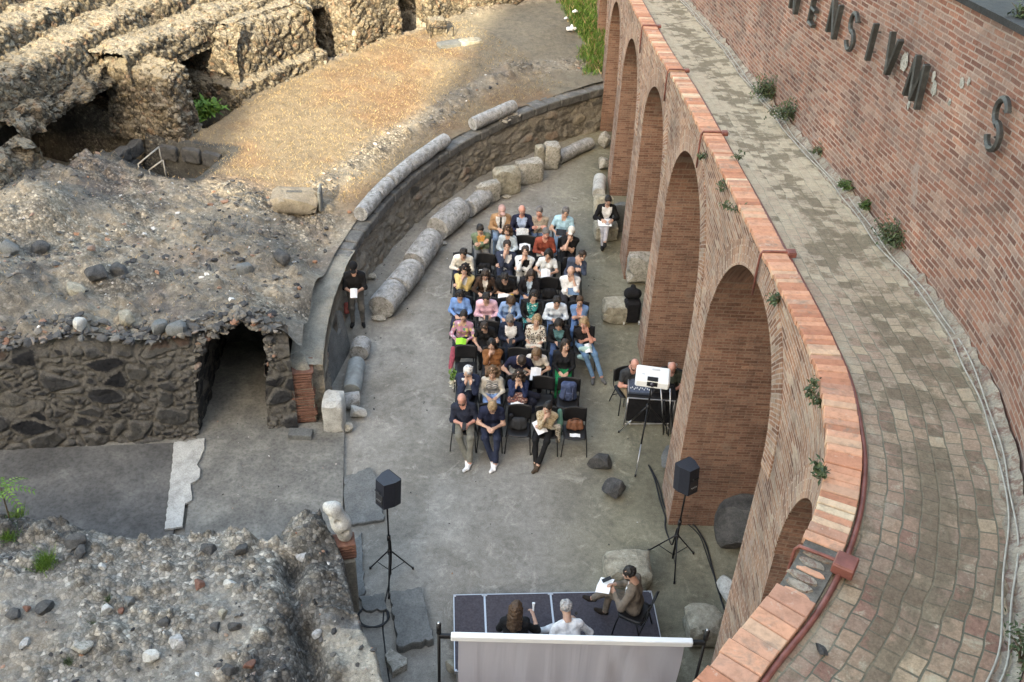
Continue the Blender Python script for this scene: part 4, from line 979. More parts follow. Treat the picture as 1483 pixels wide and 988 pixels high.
kk = (sstep(.2, .6, fbm(q3*1.1, 4, 24))*.6)[:, None]; tint = tint*(1-kk)+np.array([.26, .22, .17])*kk
kk = flat[:, None]; tint = tint*(1-kk)+np.where((Q[:, 1] > 8.95)[:, None], np.array([.15, .152, .148]), np.array([.31, .285, .235]))*kk
V = np.c_[Q, zz_]; I = np.arange(len(V)).reshape(len(X), len(Y)); Fq = np.stack([I[:-1, :-1], I[1:, :-1], I[1:, 1:], I[:-1, 1:]], -1).reshape(-1, 4)
Fq = Fq[(d[Fq] > -.06).any(1)]
mu = mesh('rubble_mound', V, Fq, M['ground'], smooth=True, cols={'tint': tint, 'rock': np.clip(rockw+.1, 0, 1)}); tag(mu, kind='structure')
MZ, MQ, MD = zz_, Q, d
def mound_z(p): return float(MZ[np.argmin(((MQ-np.array(p[:2]))**2).sum(1))])

# ------------------------------------------------------------------ loose stones
def rock_template(n=2, seed=0):
    import bmesh
    bm = bmesh.new(); bmesh.ops.create_icosphere(bm, subdivisions=n, radius=1); v = np.array([x.co[:] for x in bm.verts]); f = np.array([[y.index for y in x.verts] for x in bm.faces]); bm.free()
    r = np.random.default_rng(seed); 
    for k in range(17):                                     # chip flat facets
        nv = r.normal(size=3); nv /= np.linalg.norm(nv); c = r.uniform(.42, .8); s_ = v@nv; v = v-np.outer(np.clip(s_-c, 0, None), nv)
    v = v*(1+.12*fbm(v*1.6+seed, 3, seed))[:, None]; return v, f
RT = [rock_template(1, k) for k in range(14)]; RT2 = [rock_template(3, 50+k) for k in range(10)]
def scatter(name, pts, sizes, mat, label=None, kind='stuff'):
    Vs = []; Fs = []; n = 0
    for p, s_ in zip(pts, sizes):
        v, f = RT[RNG.integers(len(RT))]; A = rotz(RNG.uniform(0, 6.28)) @ rotx(RNG.uniform(-.5, .5)); sc = s_*np.array([1, RNG.uniform(.6, 1), RNG.uniform(.4, .75)])
        Vs.append((v*sc)@A.T+p); Fs.append(f+n); n += len(v)
    o = mesh(name, np.concatenate(Vs), np.concatenate(Fs), mat); tag(o, label, 'rubble' if label else None, None, kind); return o
pts = []; sz = []
cand = np.where((MD > .05) & (RNG.random(len(MD)) < .05))[0]
dens = fbm(np.c_[MQ[cand]*1.1, 0*cand], 4, 33)
cand = cand[RNG.random(len(cand)) < np.clip(.5+dens, .12, 1)]
for i in cand[:5200]: s_ = .014+.05*RNG.random()**4.0; pts.append([*MQ[i], MZ[i]+s_*.15]); sz.append(s_)
scatter('rubble_stones', pts, sz, M['loose'], 'small loose rubble stones strewn over the mound in the foreground')
rub = np.where((rubble > .45) & (edge_fade > .5) & (RNG.random(len(TP)) < .085) & (T1 > 118))[0]; pts = []; sz = []
for i in RNG.permutation(rub)[:5200]: s_ = .02+.085*RNG.random()**4.2; pts.append([*TP[i], TZ[i]+s_*.1]); sz.append(s_)
scatter('rubble_stones', pts, sz, M['loose'], 'loose rubble stones covering the slope above the tunnel')

pts = []; sz = []
for k in range(900):
    u_ = RNG.uniform(.1, WL-.1); zt_ = np.interp(u_, us_w, tops); s_ = .03+.13*RNG.random()**2.5; q_ = WA+wd*u_-wn*RNG.uniform(-.1, .55); pts.append([*q_, max(ground_z(q_), np.interp(u_, us_w, tops)-.06)+s_*.1]); sz.append(s_)
for k in range(160):                                      # ragged rim of the tunnel mouth
    i_ = RNG.uniform(1.2, len(HOLE)-2.4); a_, b_ = np.array(HOLE[int(i_)]), np.array(HOLE[int(i_)+1]); h_ = a_+(b_-a_)*(i_ % 1); cen = np.array([(HOLE[0][0]+HOLE[-1][0])/2, 1.2]); o_ = (h_-cen)/np.linalg.norm(h_-cen); h_ = h_+o_*RNG.uniform(-.02, .16); s_ = RNG.uniform(.05, .15)
    q_ = WA+wd*h_[0]+wn*RNG.uniform(-.15, .08); pts.append([*q_, h_[1]]); sz.append(s_)
scatter('rubble_stones', pts, sz, M['edge_stones'], 'stones along the ragged upper edge of the basalt wall')
pts = []; sz = []
cl_ = np.where((rubble > .5) & (edge_fade > .7) & (T1 > 135) & (R1 < 23) & (fbm(np.c_[P*.75, 0*z], 3, 97) > .12))[0]
for i in RNG.choice(cl_, 420): s_ = .04+.11*RNG.random()**2.2; pts.append([*(TP[i]+RNG.normal(0, .05, 2)), TZ[i]+s_*.1]); sz.append(s_)
scatter('rubble_stones', pts, sz, M['edge_stones'], 'clusters of grey lava stones lying on the ruin slope')
pts = []; sz = []
cl_ = np.where((MD > .1) & (fbm(np.c_[MQ*.9, 0*MD], 3, 98)+.5*sstep(-4.2, -3, MQ[:, 0]) > .15))[0]
for i in RNG.choice(cl_, 420): s_ = .025+.065*RNG.random()**2.2; pts.append([*MQ[i], MZ[i]+s_*.1]); sz.append(s_)
scatter('rubble_stones', pts, sz, M['edge_stones'], 'clusters of grey lava stones on the rubble mound')
pts = []; sz = []
for k in range(900):
    e_ = RNG.random() < .45
    q_ = pol(RO-.05-abs(RNG.normal(0, .35)), RNG.uniform(126, 188)) if e_ else np.array([RNG.uniform(-3, 2.9), RNG.uniform(9.5, 28)])
    s_ = .007+.028*RNG.random()**5; pts.append([*q_, s_*.3]); sz.append(s_)
for k in range(200): q_ = at(RNG.uniform(300, 495), RNG.uniform(600, 750), .08)[:2]; s_ = .006+.025*RNG.random()**5; pts.append([*q_, .08+s_*.3]); sz.append(s_)
scatter('grit', pts, sz, M['loose'], 'small pebbles and grit scattered over the yard floor')
pts = []; sz = []
for k in range(70): q_ = pol(RO+.2+RNG.normal(0, .1), RNG.uniform(137.6, 140.6)); s_ = RNG.uniform(.04, .12); pts.append([*q_, 1.4+s_*.2]); sz.append(s_)
scatter('rubble_stones', pts, sz, M['loose_pale'], 'pale rubble filling the gap between the column drums on the wall')
# dry grass tufts on the terrace, green grass by the arcade, weeds
def blades(name, P0, Z0, h, w, n, mats, lean=.5, label=None, cat='grass'):
    k = len(P0); V = np.zeros((k, 3, 3)); a = RNG.uniform(0, 6.28, k); hh = h*RNG.uniform(.5, 1.2, k); b = np.c_[P0, Z0]
    off = RNG.uniform(-1, 1, (k, 2))*lean*hh[:, None]; dx = np.c_[np.cos(a), np.sin(a), 0*a]*w
    V[:, 0] = b-dx; V[:, 1] = b+dx; V[:, 2] = b+np.c_[off, hh]
    o = mesh(name, V.reshape(-1, 3), np.arange(3*k).reshape(-1, 3), mats, None, RNG.integers(0, len(mats), k) if len(mats) > 1 else None); tag(o, label, cat, None, 'stuff'); return o
gi = np.where((to_grass > .7) & (R1 > 15.0) & (R1 < 20.6) & (T1 > 128) & (rubble < .6))[0]; gi = RNG.choice(gi, 15000); jit = RNG.normal(0, .06, (len(gi), 2))
blades('dry_grass', TP[gi]+jit, TZ[gi]-.005, .055, .009, 1, [M['straw'], M['straw'], M['straw'], M['strawgrey']], 1.3, 'short dry golden grass covering the terrace')
gi = np.where((rubble > .5) & (rockiness < .6) & (T1 > 140) & (edge_fade > .6))[0]; gi = RNG.choice(gi, 7000); jit = RNG.normal(0, .05, (len(gi), 2))
blades('dry_grass', TP[gi]+jit, TZ[gi]-.005, .06, .008, 1, [M['strawgrey'], M['straw'], M['strawgrey']], 1.3, 'thin dry straw growing between the stones of the slope')
gi = np.where((gmask > .1) & (R1 < 20.9) & (T1 > 106))[0]; gi = gi[RNG.random(len(gi)) < gmask[gi]]; gi = RNG.choice(gi, 16000); jit = RNG.normal(0, .06, (len(gi), 2))
blades('green_grass', TP[gi]+jit, TZ[gi], .17, .02, 1, [M['grassg'], M['leafbright'], M['leafbright'], M['grassg'], M['straw']], .8, 'bright green grass growing beside the far piers of the arcade')
# ================================================================== people
def norm(v): v = np.array(v, float); return v/max(np.linalg.norm(v), 1e-9)

def make_head(fem=False):
    s = SDF((-.11, -.15, -.2), (.11, .13, .15), .0095, .02); w = .95 if fem else 1.0
    s.ell((0, .015, .035), (.077*w, .096, .086)); s.ell((0, -.028, -.035), (.063*w, .07, .085), .03); s.ell((0, -.062, -.098), (.03*w, .026, .022), .03)
    s.cap((0, -.094, .012), (0, -.115, -.028), .009, .0145, k=.012)
    for x in (-1, 1):
        s.ell((x*.078*w, .012, -.005), (.012, .022, .032), .01); s.ell((x*.034, -.110, .004), (.016, .014, .010), .014, sub=True); s.ell((x*.045, -.062, -.03), (.022, .022, .025), .02)
    s.cap((-.04, -.084, .028), (.04, -.084, .028), .008, .008, k=.014)
    s.ell((0, -.096, -.062), (.026, .011, .009), .01)
    s.cap((0, .015, -.07), (0, .028, -.19), .056*w, .06*w, k=.025)
    V, Fc = s.mesh(); n = len(V); mi = np.zeros(n, int)                # 0 skin 1 lip 2 brow 3 eye white 4 iris
    mi[(np.abs(V[:, 0]) < .024) & (np.abs(V[:, 2]+.062) < .0095) & (V[:, 1] < -.092)] = 1
    mi[(np.abs(np.abs(V[:, 0])-.034) < .021) & (np.abs(V[:, 2]-.0275) < .006) & (V[:, 1] < -.072)] = 2
    fm = mi[Fc].max(1); Vs = [V]; Fs = [np.asarray(Fc)]; Ms = [fm]
    sv, sf = rock_sphere
    for x in (-1, 1):
        for c, r, m in (((x*.033, -.079, .004), .0135, 3), ((x*.033, -.0875, .003), .0062, 4)):
            Vs.append(sv*r+np.array(c)); Fs.append(np.c_[sf, sf[:, 2]][:, :4] + sum(len(q) for q in Vs[:-1])); Ms.append(np.full(len(sf), m))
    return np.concatenate(Vs), [tuple(dict.fromkeys(f)) for Q in Fs for f in Q], np.concatenate(Ms)
import bmesh as _bm
_b = _bm.new(); _bm.ops.create_icosphere(_b, subdivisions=1, radius=1); rock_sphere = (np.array([x.co[:] for x in _b.verts]), np.array([[y.index for y in x.verts] for x in _b.faces])); _b.free()

def make_hand(curl):
    s = SDF((-.06, -.03, -.12), (.09, .2, .05), .0062, .009)
    s.cap((0, -.02, 0), (0, .02, 0), .022, .024)
    for x, L in ((-.027, .056), (-.009, .07), (.009, .077), (.027, .069)):
        s.cap((x*.8, .01, 0), (x*1.12, .085, 0), .0155, .0125); p = np.array([x*1.12, .086, 0]); a = 0
        for f, da in ((.45, curl*.8), (.32, curl*1.15), (.23, curl*.8)):
            a += da; q = p+L*f*np.array([x*.5, math.cos(a), -math.sin(a)]); s.cap(p, q, .0098, .0088, k=.005); p = q
    s.cap((.018, .015, -.004), (.045, .045, -.014), .0145, .0125); s.cap((.045, .045, -.014), (.055, .073, -.03), .0115, .0105, k=.006); s.cap((.055, .073, -.03), (.052, .093, -.045), .0105, .009, k=.006)
    return s.mesh()
HEAD_M, HEAD_F = make_head(False), make_head(True)
HAND = {'relax': make_hand(.38), 'grip': make_hand(.75)}

def make_hair(kind, seed=0):
    s = SDF((-.2, -.2, -.42), (.2, .24, .24), .0115, .02)
    amp, fr = .006, 30
    def scalp(r=1.0, front=.075, low=-.05):
        s.ell((0, .022, .043), (.085*r, .101*r, .088*r)); s.ell((0, -.112, -.008), (.079, .084, front+.016), .010, sub=True)
        s.ell((0, -.01, -.155), (.13, .15, .155+low), .012, sub=True)
    if kind == 'short': scalp(1.055, .083, -.04)
    elif kind == 'full': scalp(1.06, .07, -.06); amp = .01
    elif kind == 'fringe':
        for x in (-1, 1): s.cap((x*.074, .0, .005), (x*.06, .075, -.005), .017, .024)
        s.cap((-.06, .075, -.01), (.06, .075, -.01), .03, .03)
    elif kind in ('long', 'longfront'):
        scalp(1.06, .074, -.06)
        s.cap((0, .075, .02), (0, .095, -.3), .075, .06, k=.03); s.cap((-.05, .06, -.05), (-.07, .07, -.3), .05, .04, k=.03); s.cap((.05, .06, -.05), (.07, .07, -.3), .05, .04, k=.03)
        if kind == 'longfront':
            for x in (-1, 1): s.cap((x*.078, .0, .01), (x*.1, -.055, -.26), .03, .028, k=.03)
        else:
            for x in (-1, 1): s.cap((x*.08, .02, .01), (x*.095, .03, -.2), .028, .026, k=.03)
        amp = .009
    elif kind == 'bob':
        scalp(1.07, .07, -.09); s.cap((0, .07, .0), (0, .085, -.1), .08, .07, k=.03)
        for x in (-1, 1): s.cap((x*.08, .01, .01), (x*.09, .005, -.1), .034, .034, k=.03)
        amp = .012
    elif kind == 'curly':
        scalp(1.1, .068, -.09); s.cap((0, .06, .0), (0, .08, -.12), .09, .085, k=.03)
        for x in (-1, 1): s.cap((x*.085, .015, .02), (x*.1, .0, -.11), .04, .045, k=.03)
        amp, fr = .02, 36
    elif kind == 'bun': scalp(1.05, .08); s.ell((0, .12, .06), (.04, .04, .04), .015)
    elif kind == 'tail': scalp(1.05, .08); s.cap((0, .11, .02), (0, .14, -.16), .03, .018)
    elif kind == 'cap':
        s.ell((0, .02, .05), (.09, .107, .085)); s.ell((0, 0, -.14), (.15, .17, .155), .01, sub=True); s.ell((0, -.12, .045), (.07, .06, .012), .01)
        amp = .001
    V, Fc = s.mesh()
    V = V+amp*np.stack([fbm(V*fr+seed, 3, 1), fbm(V*fr+seed, 3, 2), fbm(V*fr+seed, 3, 3)], 1)*2.4+(.4*amp*np.stack([fbm(V*[90, 90, 20], 2, 11), fbm(V*[90, 90, 20], 2, 12), 0*V[:, 0]], 1) if kind != 'cap' else 0)
    return V, Fc
_hair = {}
def hair_data(kind):
    if kind not in _hair: _hair[kind] = make_hair(kind, len(_hair))
    return _hair[kind]
def hair_mat(c):
    key = ('hair', c)
    if key not in _simple:
        n = NT('hair'); co = n.co('Object'); f = n.noise(n.mapv(co, (60, 60, 12)), 1, 3, .6)
        col = n.ramp(f, [(.3, tuple(x*.55 for x in c)), (.7, tuple(min(1, x*1.5) for x in c))]); _simple[key] = n.done(col, .55, n.bump(f, .5, .01), 0, .3)
    return _simple[key]
HC = {'black': (.018, .015, .013), 'dark': (.034, .024, .018), 'brown': (.06, .035, .02), 'lbrown': (.13, .08, .045), 'blond': (.26, .18, .1), 'grey': (.3, .29, .28), 'white': (.5, .49, .47), 'pepper': (.12, .11, .105)}

def ik(S, W, l1, l2, pole):
    S, W = np.array(S, float), np.array(W, float); d = W-S; L = np.linalg.norm(d); L2 = min(L, (l1+l2)*.985); d = d/L; W = S+d*L2
    a = (l1*l1-l2*l2+L2*L2)/(2*L2); h = math.sqrt(max(0, l1*l1-a*a)); p = np.array(pole, float); p = p-d*(p@d); p = norm(p)
    return S+d*a+p*h, W

POSES = {   # wrist targets (person's right hand is -x; facing -y), head pitch
    'lap': ((-.08, -.29, .68), (.08, -.30, .68)), 'phone': ((-.06, -.29, .75), (.07, -.30, .74)), 'paper': ((-.13, -.34, .76), (.13, -.34, .76)),
    'cross': ((.05, -.25, .87), (-.06, -.215, .83)), 'chin': (None, (-.09, -.24, .84)), 'face': (None, None), 'knees': ((-.15, -.38, .66), (.15, -.38, .66)), 'down': ((-.13, -.42, .5), (.1, -.42, .52)), 'chinL': ((.08, -.24, .84), None)}

def person(loc, rz=0.0, label='', group=None, top=(.3, .3, .3), bottom=(.05, .06, .1), shoes=(.03, .03, .03), skin='skin', hair='short', hc='dark', fem=False, lean=8, side=0, pitch=22, yaw=0,
           pose='lap', sleeve='long', inner=None, vneck=1.0, legs='sit', skirt=False, glasses=False, mats=None, scale=1.0, hands='relax', R=None, L=None, beard=None, Hz=.565, scarf=None, foot_out=0.0, belly=0.0):
    k = .93 if fem else 1.0
    a, b = math.radians(lean), math.radians(side); U = norm((math.sin(b), -math.sin(a), math.cos(a))); Fv = norm(np.cross(U, (1, 0, 0)))*1.0; Fv = Fv if Fv[1] < 0 else -Fv; X = norm(np.cross(Fv, U)); X = X if X[0] > 0 else -X
    H = np.array([0, 0, Hz]); C = H+U*.26; SH = H+U*.46; HD = SH+U*.205+Fv*.03
    stand = legs in ('stand',)
    g = SDF((-.52, -.95, -.02), (.52, .36, Hz+.72), .0168, .045); sw = .165*k
    g.cap(H-X*.075*k, H+X*.075*k, .118, .118, 2)
    for s in (-1, 1):
        g.cap(H+X*s*.055*k+U*.06, C+X*s*.062*k, .106*k, .112*k, 1); g.cap(C+X*s*.06*k, SH+X*s*.075*k-U*.07, .112*k, .098*k, 1)
        g.cap(SH+X*s*.07*k-U*.025, SH+X*s*sw-U*.05, .066*k, .062*k, 1)
        if fem: g.cap(C+X*s*.06+U*.06+Fv*.07, C+X*s*.06+U*.04+Fv*.085, .05, .05, 1)
    if belly: g.cap(H+U*.12+Fv*(.04+belly), C+Fv*.05, .1, .09, 1)
    g.cap(SH-U*.0, SH+U*.12+Fv*.015, .06*k, .055*k, 0, k=.03)
    if inner and not isinstance(top, tuple): pass
    pR, pL = POSES[pose]; chin = HD+Fv*.115-U*.14
    tR = np.array(R if R is not None else (pR if pR is not None else chin-X*.045)); tL = np.array(L if L is not None else (pL if pL is not None else chin+X*.05))
    if R is None and pR is not None and lean > 14: tR = tR+np.array([0, -.05, -.02])
    if L is None and pL is not None and lean > 14: tL = tL+np.array([0, -.05, -.02])
    arms = []
    fat = .008 if sleeve == 'jacket' else 0
    for s, T in ((-1, tR), (1, tL)):
        S = SH+X*s*(sw+.012)-U*.055; up = T[2] > SH[2]-.12
        E, Wt = ik(S, T, .285*k, .255*k, np.array([s*.55, .15 if up else .35, -.9 if up else -.55])); arms.append((E, Wt, s))
        if sleeve == 'none': g.cap(S, E, .05*k, .042*k, 0)
        elif sleeve == 'short': m = S+(E-S)*.55; g.cap(S, m, .06*k, .056*k, 10); g.cap(m, E, .046*k, .041*k, 0, k=.015)
        else: g.cap(S, E, .058*k+fat, .049*k+fat, 10)
        if sleeve in ('long', 'jacket'): m = E+(Wt-E)*.86; g.cap(E, m, .046*k+fat, .036*k+fat, 10); g.cap(m, Wt, .031*k, .027*k, 0, k=.012)
        elif sleeve == 'mid': m = E+(Wt-E)*.25; g.cap(E, m, .047*k, .043*k, 10); g.cap(m, Wt, .037*k, .027*k, 0, k=.012)
        else: g.cap(E, Wt, .041*k, .027*k, 0)
    Lg = LEGS[legs] if isinstance(legs, str) else legs
    for s, (hp, kn, an, to) in zip((-1, 1), Lg):
        hp, kn, an, to = [np.array(q, float) for q in (hp, kn, an, to)]
        if foot_out: an = an+np.array([foot_out, 0, 0]); to = to+np.array([foot_out, 0, 0]); kn = kn+np.array([foot_out*.4, 0, 0])
        g.cap(hp, kn, .092*k, .07*k, 2); g.cap(kn, an+(kn-an)*.08, .066*k, .05*k, 2); g.cap(an+(kn-an)*.12, an, .038, .036, 0, k=.01)
        d = norm(to-an); g.cap(an+np.array([0, 0, -.035])-d*.03, an+(to-an)*.45+np.array([0, 0, -.03]), .04, .041, 3, k=.025); g.cap(an+(to-an)*.45+np.array([0, 0, -.03]), to, .041, .033, 3, k=.02)
    if skirt:
        kn = (np.array(Lg[0][1])+np.array(Lg[1][1]))/2; g.cap((-.06, -.05, Hz-.03), kn+[-.06, 0, -.01], .1, .1, 2); g.cap((.06, -.05, Hz-.03), kn+[.06, 0, -.01], .1, .1, 2); g.cap(kn+[-.05, .02, -.02], kn+[-.05, .03, -.3], .1, .1, 2); g.cap(kn+[.05, .02, -.02], kn+[.05, .03, -.3], .1, .1, 2)
    V, Fc = g.mesh(); tg = g.tags(V)
    V[:, 2] = np.maximum(V[:, 2], .003)
    wr = tg > 0; V[wr] += (.011*np.stack([fbm(V*11+loc[0], 3, 1), fbm(V*11+loc[1], 3, 2), fbm(V*11, 3, 3)], 1))[wr]
    rel = V-H; tu = rel@U; tf = rel@Fv; tx = np.abs(rel@X-side*0)
    if inner is not None:
        m = (tg == 1) & (tf > .03) & (tu > .06) & (tx < vneck*(.03+.13*np.clip((tu-.06)/.4, 0, 1))) & (tu < .47) & (tx < .13); tg[m] = 4
    tg[tg == 10] = 1
    if scarf is not None:
        m = (tg == 4) & (tx < .035); tg[m] = 5
    xx_ = np.abs(rel@X); tg[(tg == 0) & (tu < (.545 if sleeve == 'jacket' else .515)) & (tu > .3) & (xx_ < .14) & (tf < .045)] = 1
    m = (tg == 1) & (tf > .03) & (tu > (.45 if inner is not None else .41)) & (tx < .03+.35*(tu-.41)); tg[m] = 0          # open neckline
    fm = np.array([np.bincount(tg[f]).argmax() for f in Fc])
    Vs = [V]; Fl = [tuple(f) for f in Fc]; Ml = list(fm); n = len(V)
    # head
    hv, hf, hm = HEAD_F if fem else HEAD_M
    pa, ya = math.radians(pitch), math.radians(yaw); B = np.stack([X, -Fv, U], 1); Hr = rotz(ya) @ rotx(pa) @ rotz(0); Hr = rotz(ya) @ rotx(pa)
    B0 = np.eye(3) if not side else roty(b); Hm = B0 @ Hr
    HC_ = SH+U*.09+Hm @ np.array([0, -.012, .125])
    Vs.append(hv @ Hm.T+HC_); Fl += [tuple(n+q for q in f) for f in hf]; mmap = {0: 0, 1: 6, 2: 7, 3: 8, 4: 9}; Ml += [mmap[int(q)] for q in hm]; n += len(hv)
    for E, Wt, s in arms:
        d = norm(Wt-E); hv2, hf2 = HAND[hands]; v = hv2.copy(); v = v*.95*k
        if s > 0: v[:, 0] *= -1
        inw = np.array([-s*1.0, 0, 0]); dor = np.array([s*.25, -.45, .75])
        if Wt[2] > SH[2]-.15: dor = np.array([s*.5, -.8, -.1]); d = norm(d+np.array([-s*.15, .15, .55]))
        else: d = norm(d+np.array([-s*.25, -.35, -.05]))
        dor = norm(dor-d*(dor@d)); sx = np.cross(d, dor); v = v @ np.stack([sx, d, dor], 0); Vs.append(v+Wt)
        ff = hf2 if s < 0 else hf2[:, ::-1]; Fl += [tuple(n+q for q in f) for f in ff]; Ml += [0]*len(ff); n += len(v)
    ms = [M[skin], None, None, None, None, None, M['lip'], M['brow'], M['eyew'], M['eye']]
    f = lambda q: q if isinstance(q, bpy.types.Material) else cloth(q)
    ms[1] = f(top); ms[2] = f(bottom); ms[3] = f(shoes); ms[4] = f(inner) if inner is not None else ms[1]; ms[5] = f(scarf) if scarf is not None else ms[1]
    Vall = np.concatenate(Vs)*scale
    o = mesh('person', Vall, Fl, ms, None, Ml, smooth=True, loc=loc, rz=rz); tag(o, label, 'person', group)
    if hair:
        v, hf_ = hair_data(hair); hm_ = f((.5, .5, .5)) if False else (hair_mat(HC[hc]) if hair != 'cap' else cloth(mats or (.03, .03, .03)))
        mesh('hat' if hair == 'cap' else 'hair', ((v*(1.0 if not fem else .97)) @ Hm.T+HC_)*scale, hf_, hm_, o, smooth=True)
    if beard:
        s = SDF((-.1, -.14, -.15), (.1, .06, .0), .011, .015); s.ell((0, -.035, -.07), (.066, .068, .058)); s.ell((0, -.09, -.03), (.05, .06, .03), .01, sub=True); v, q = s.mesh()
        mesh('beard', ((v*1.02) @ Hm.T+HC_)*scale, q, hair_mat(HC[beard]), o, smooth=True)
    if glasses:
        mb = MB()
        for x in (-1, 1):
            mb.tube([Hm @ np.array([x*.033+.024*math.cos(t), -.106, .004+.019*math.sin(t)])+HC_ for t in np.linspace(0, 2*PI, 13)], .0035, 5, caps=False)
            mb.tube([Hm @ np.array(q)+HC_ for q in ((x*.057, -.104, .008), (x*.08, -.02, .012))], .003, 4)
            if glasses == 'sun':
                mb.add([Hm @ np.array([x*.033+.023*math.cos(t), -.105, .004+.018*math.sin(t)])+HC_ for t in np.linspace(0, 2*PI, 10)[:-1]], [tuple(range(9))])
        mb.tube([Hm @ np.array(q)+HC_ for q in ((-.01, -.108, .008), (.01, -.108, .008))], .003, 4)
        mesh('glasses', np.array(mb.V)*scale, mb.F, M['blackp'], o)
    A = rotz(rz); tw = lambda q: A @ (np.array(q)*scale)+np.array(loc)
    o_info = {'o': o, 'R': tw(arms[0][1]), 'L': tw(arms[1][1]), 'lap': tw((0, -.3, Hz+.12)), 'head': tw(HC_), 'rz': rz}
    return o_info

LEGS = {
    'sit': (((-.095, 0, .56), (-.12, -.43, .545), (-.13, -.42, .1), (-.15, -.58, .036)), ((.095, 0, .56), (.12, -.43, .545), (.12, -.43, .1), (.14, -.59, .036))),
    'tuck': (((-.095, 0, .56), (-.11, -.43, .545), (-.1, -.3, .1), (-.11, -.46, .036)), ((.095, 0, .56), (.11, -.43, .545), (.09, -.32, .1), (.1, -.48, .036))),
    'crossed': (((-.095, 0, .56), (-.09, -.43, .545), (-.07, -.46, .1), (-.09, -.62, .036)), ((.095, 0, .58), (.0, -.43, .67), (-.05, -.68, .33), (-.06, -.83, .27))),
    'ankles': (((-.095, 0, .56), (-.13, -.43, .545), (-.02, -.58, .1), (.02, -.76, .036)), ((.095, 0, .56), (.1, -.44, .545), (.04, -.66, .1), (-.06, -.82, .036))),
    'out': (((-.095, 0, .56), (-.1, -.43, .55), (-.02, -.62, .1), (-.05, -.79, .036)), ((.095, 0, .57), (.1, -.43, .58), (.16, -.66, .13), (.22, -.82, .06))),
    'stand': (((-.09, 0, .86), (-.1, -.02, .47), (-.1, .02, .09), (-.12, -.14, .036)), ((.09, 0, .86), (.12, -.04, .47), (.13, .02, .09), (.16, -.14, .036))),
}

# ------------------------------------------------------------------ chair
def make_chair():
    r = empty('chair'); 
    us = np.linspace(-1, 1, 9); vs = np.linspace(-1, 1, 9)
    def shell(fn, name, th):
        top = np.array([fn(u, v, 1) for u in us for v in vs]); bot = np.array([fn(u, v, -1) for u in us for v in vs]); I = np.arange(81).reshape(9, 9)
        Fq = [tuple(q) for q in np.stack([I[:-1, :-1], I[1:, :-1], I[1:, 1:], I[:-1, 1:]], -1).reshape(-1, 4)]; Fb = [tuple(81+k for k in q[::-1]) for q in Fq]
        rim = list(I[0, :])+list(I[1:, -1])+list(I[-1, -2::-1])+list(I[-2:0:-1, 0]); Fr = [(rim[k], rim[(k+1) % len(rim)], 81+rim[(k+1) % len(rim)], 81+rim[k]) for k in range(len(rim))]
        return mesh(name, np.concatenate([top, bot]), Fq+Fb+Fr, M['blackp'], r, smooth=True)
    sq = lambda u, v: (u*math.sqrt(1-.35*v*v*.5), v*math.sqrt(1-.35*u*u*.5))
    def seat(u, v, s): x, y = sq(u, v); return (x*.225, y*.215, .447+.012*(u*u)-.016*(v < -.6)*(-v-.6)*2+.007*s)
    def back(u, v, s): x, y = sq(u, v); return (x*.23, .235+.05*(v+1)*.5-.035*u*u*-1*-1+.006*s, .70+y*.155)
    shell(seat, 'seat', .01); shell(back, 'backrest', .01)
    def tube(name, pts): mb = MB(); mb.tube(pts, .0115, 7); return mb.build(name, M['blackm'], r, True)
    for s in (-1, 1):
        tube('leg', [(s*.215, -.17, .435), (s*.232, -.2, .25), (s*.25, -.225, 0)]); tube('leg', [(s*.215, .12, .435), (s*.232, .19, .22), (s*.25, .255, 0)])
        tube('back_frame', [(s*.215, -.17, .433), (s*.218, .12, .433), (s*.222, .2, .46), (s*.222, .235, .58), (s*.22, .275, .83)])
    tube('stretcher', [(-.232, .19, .22), (.232, .19, .22)])
    return r
CHAIR = make_chair(); CHAIR_USED = [False]
def chair(x, y, z=0, rz=0.0, label='', group='black stacking chairs set out in rows'):
    if not CHAIR_USED[0]: o = CHAIR; CHAIR_USED[0] = True; o.location = (x, y, z); o.rotation_euler = (0, 0, rz)
    else: o = dup(CHAIR, (x, y, z), rz)
    return tag(o, label, 'chair', group)

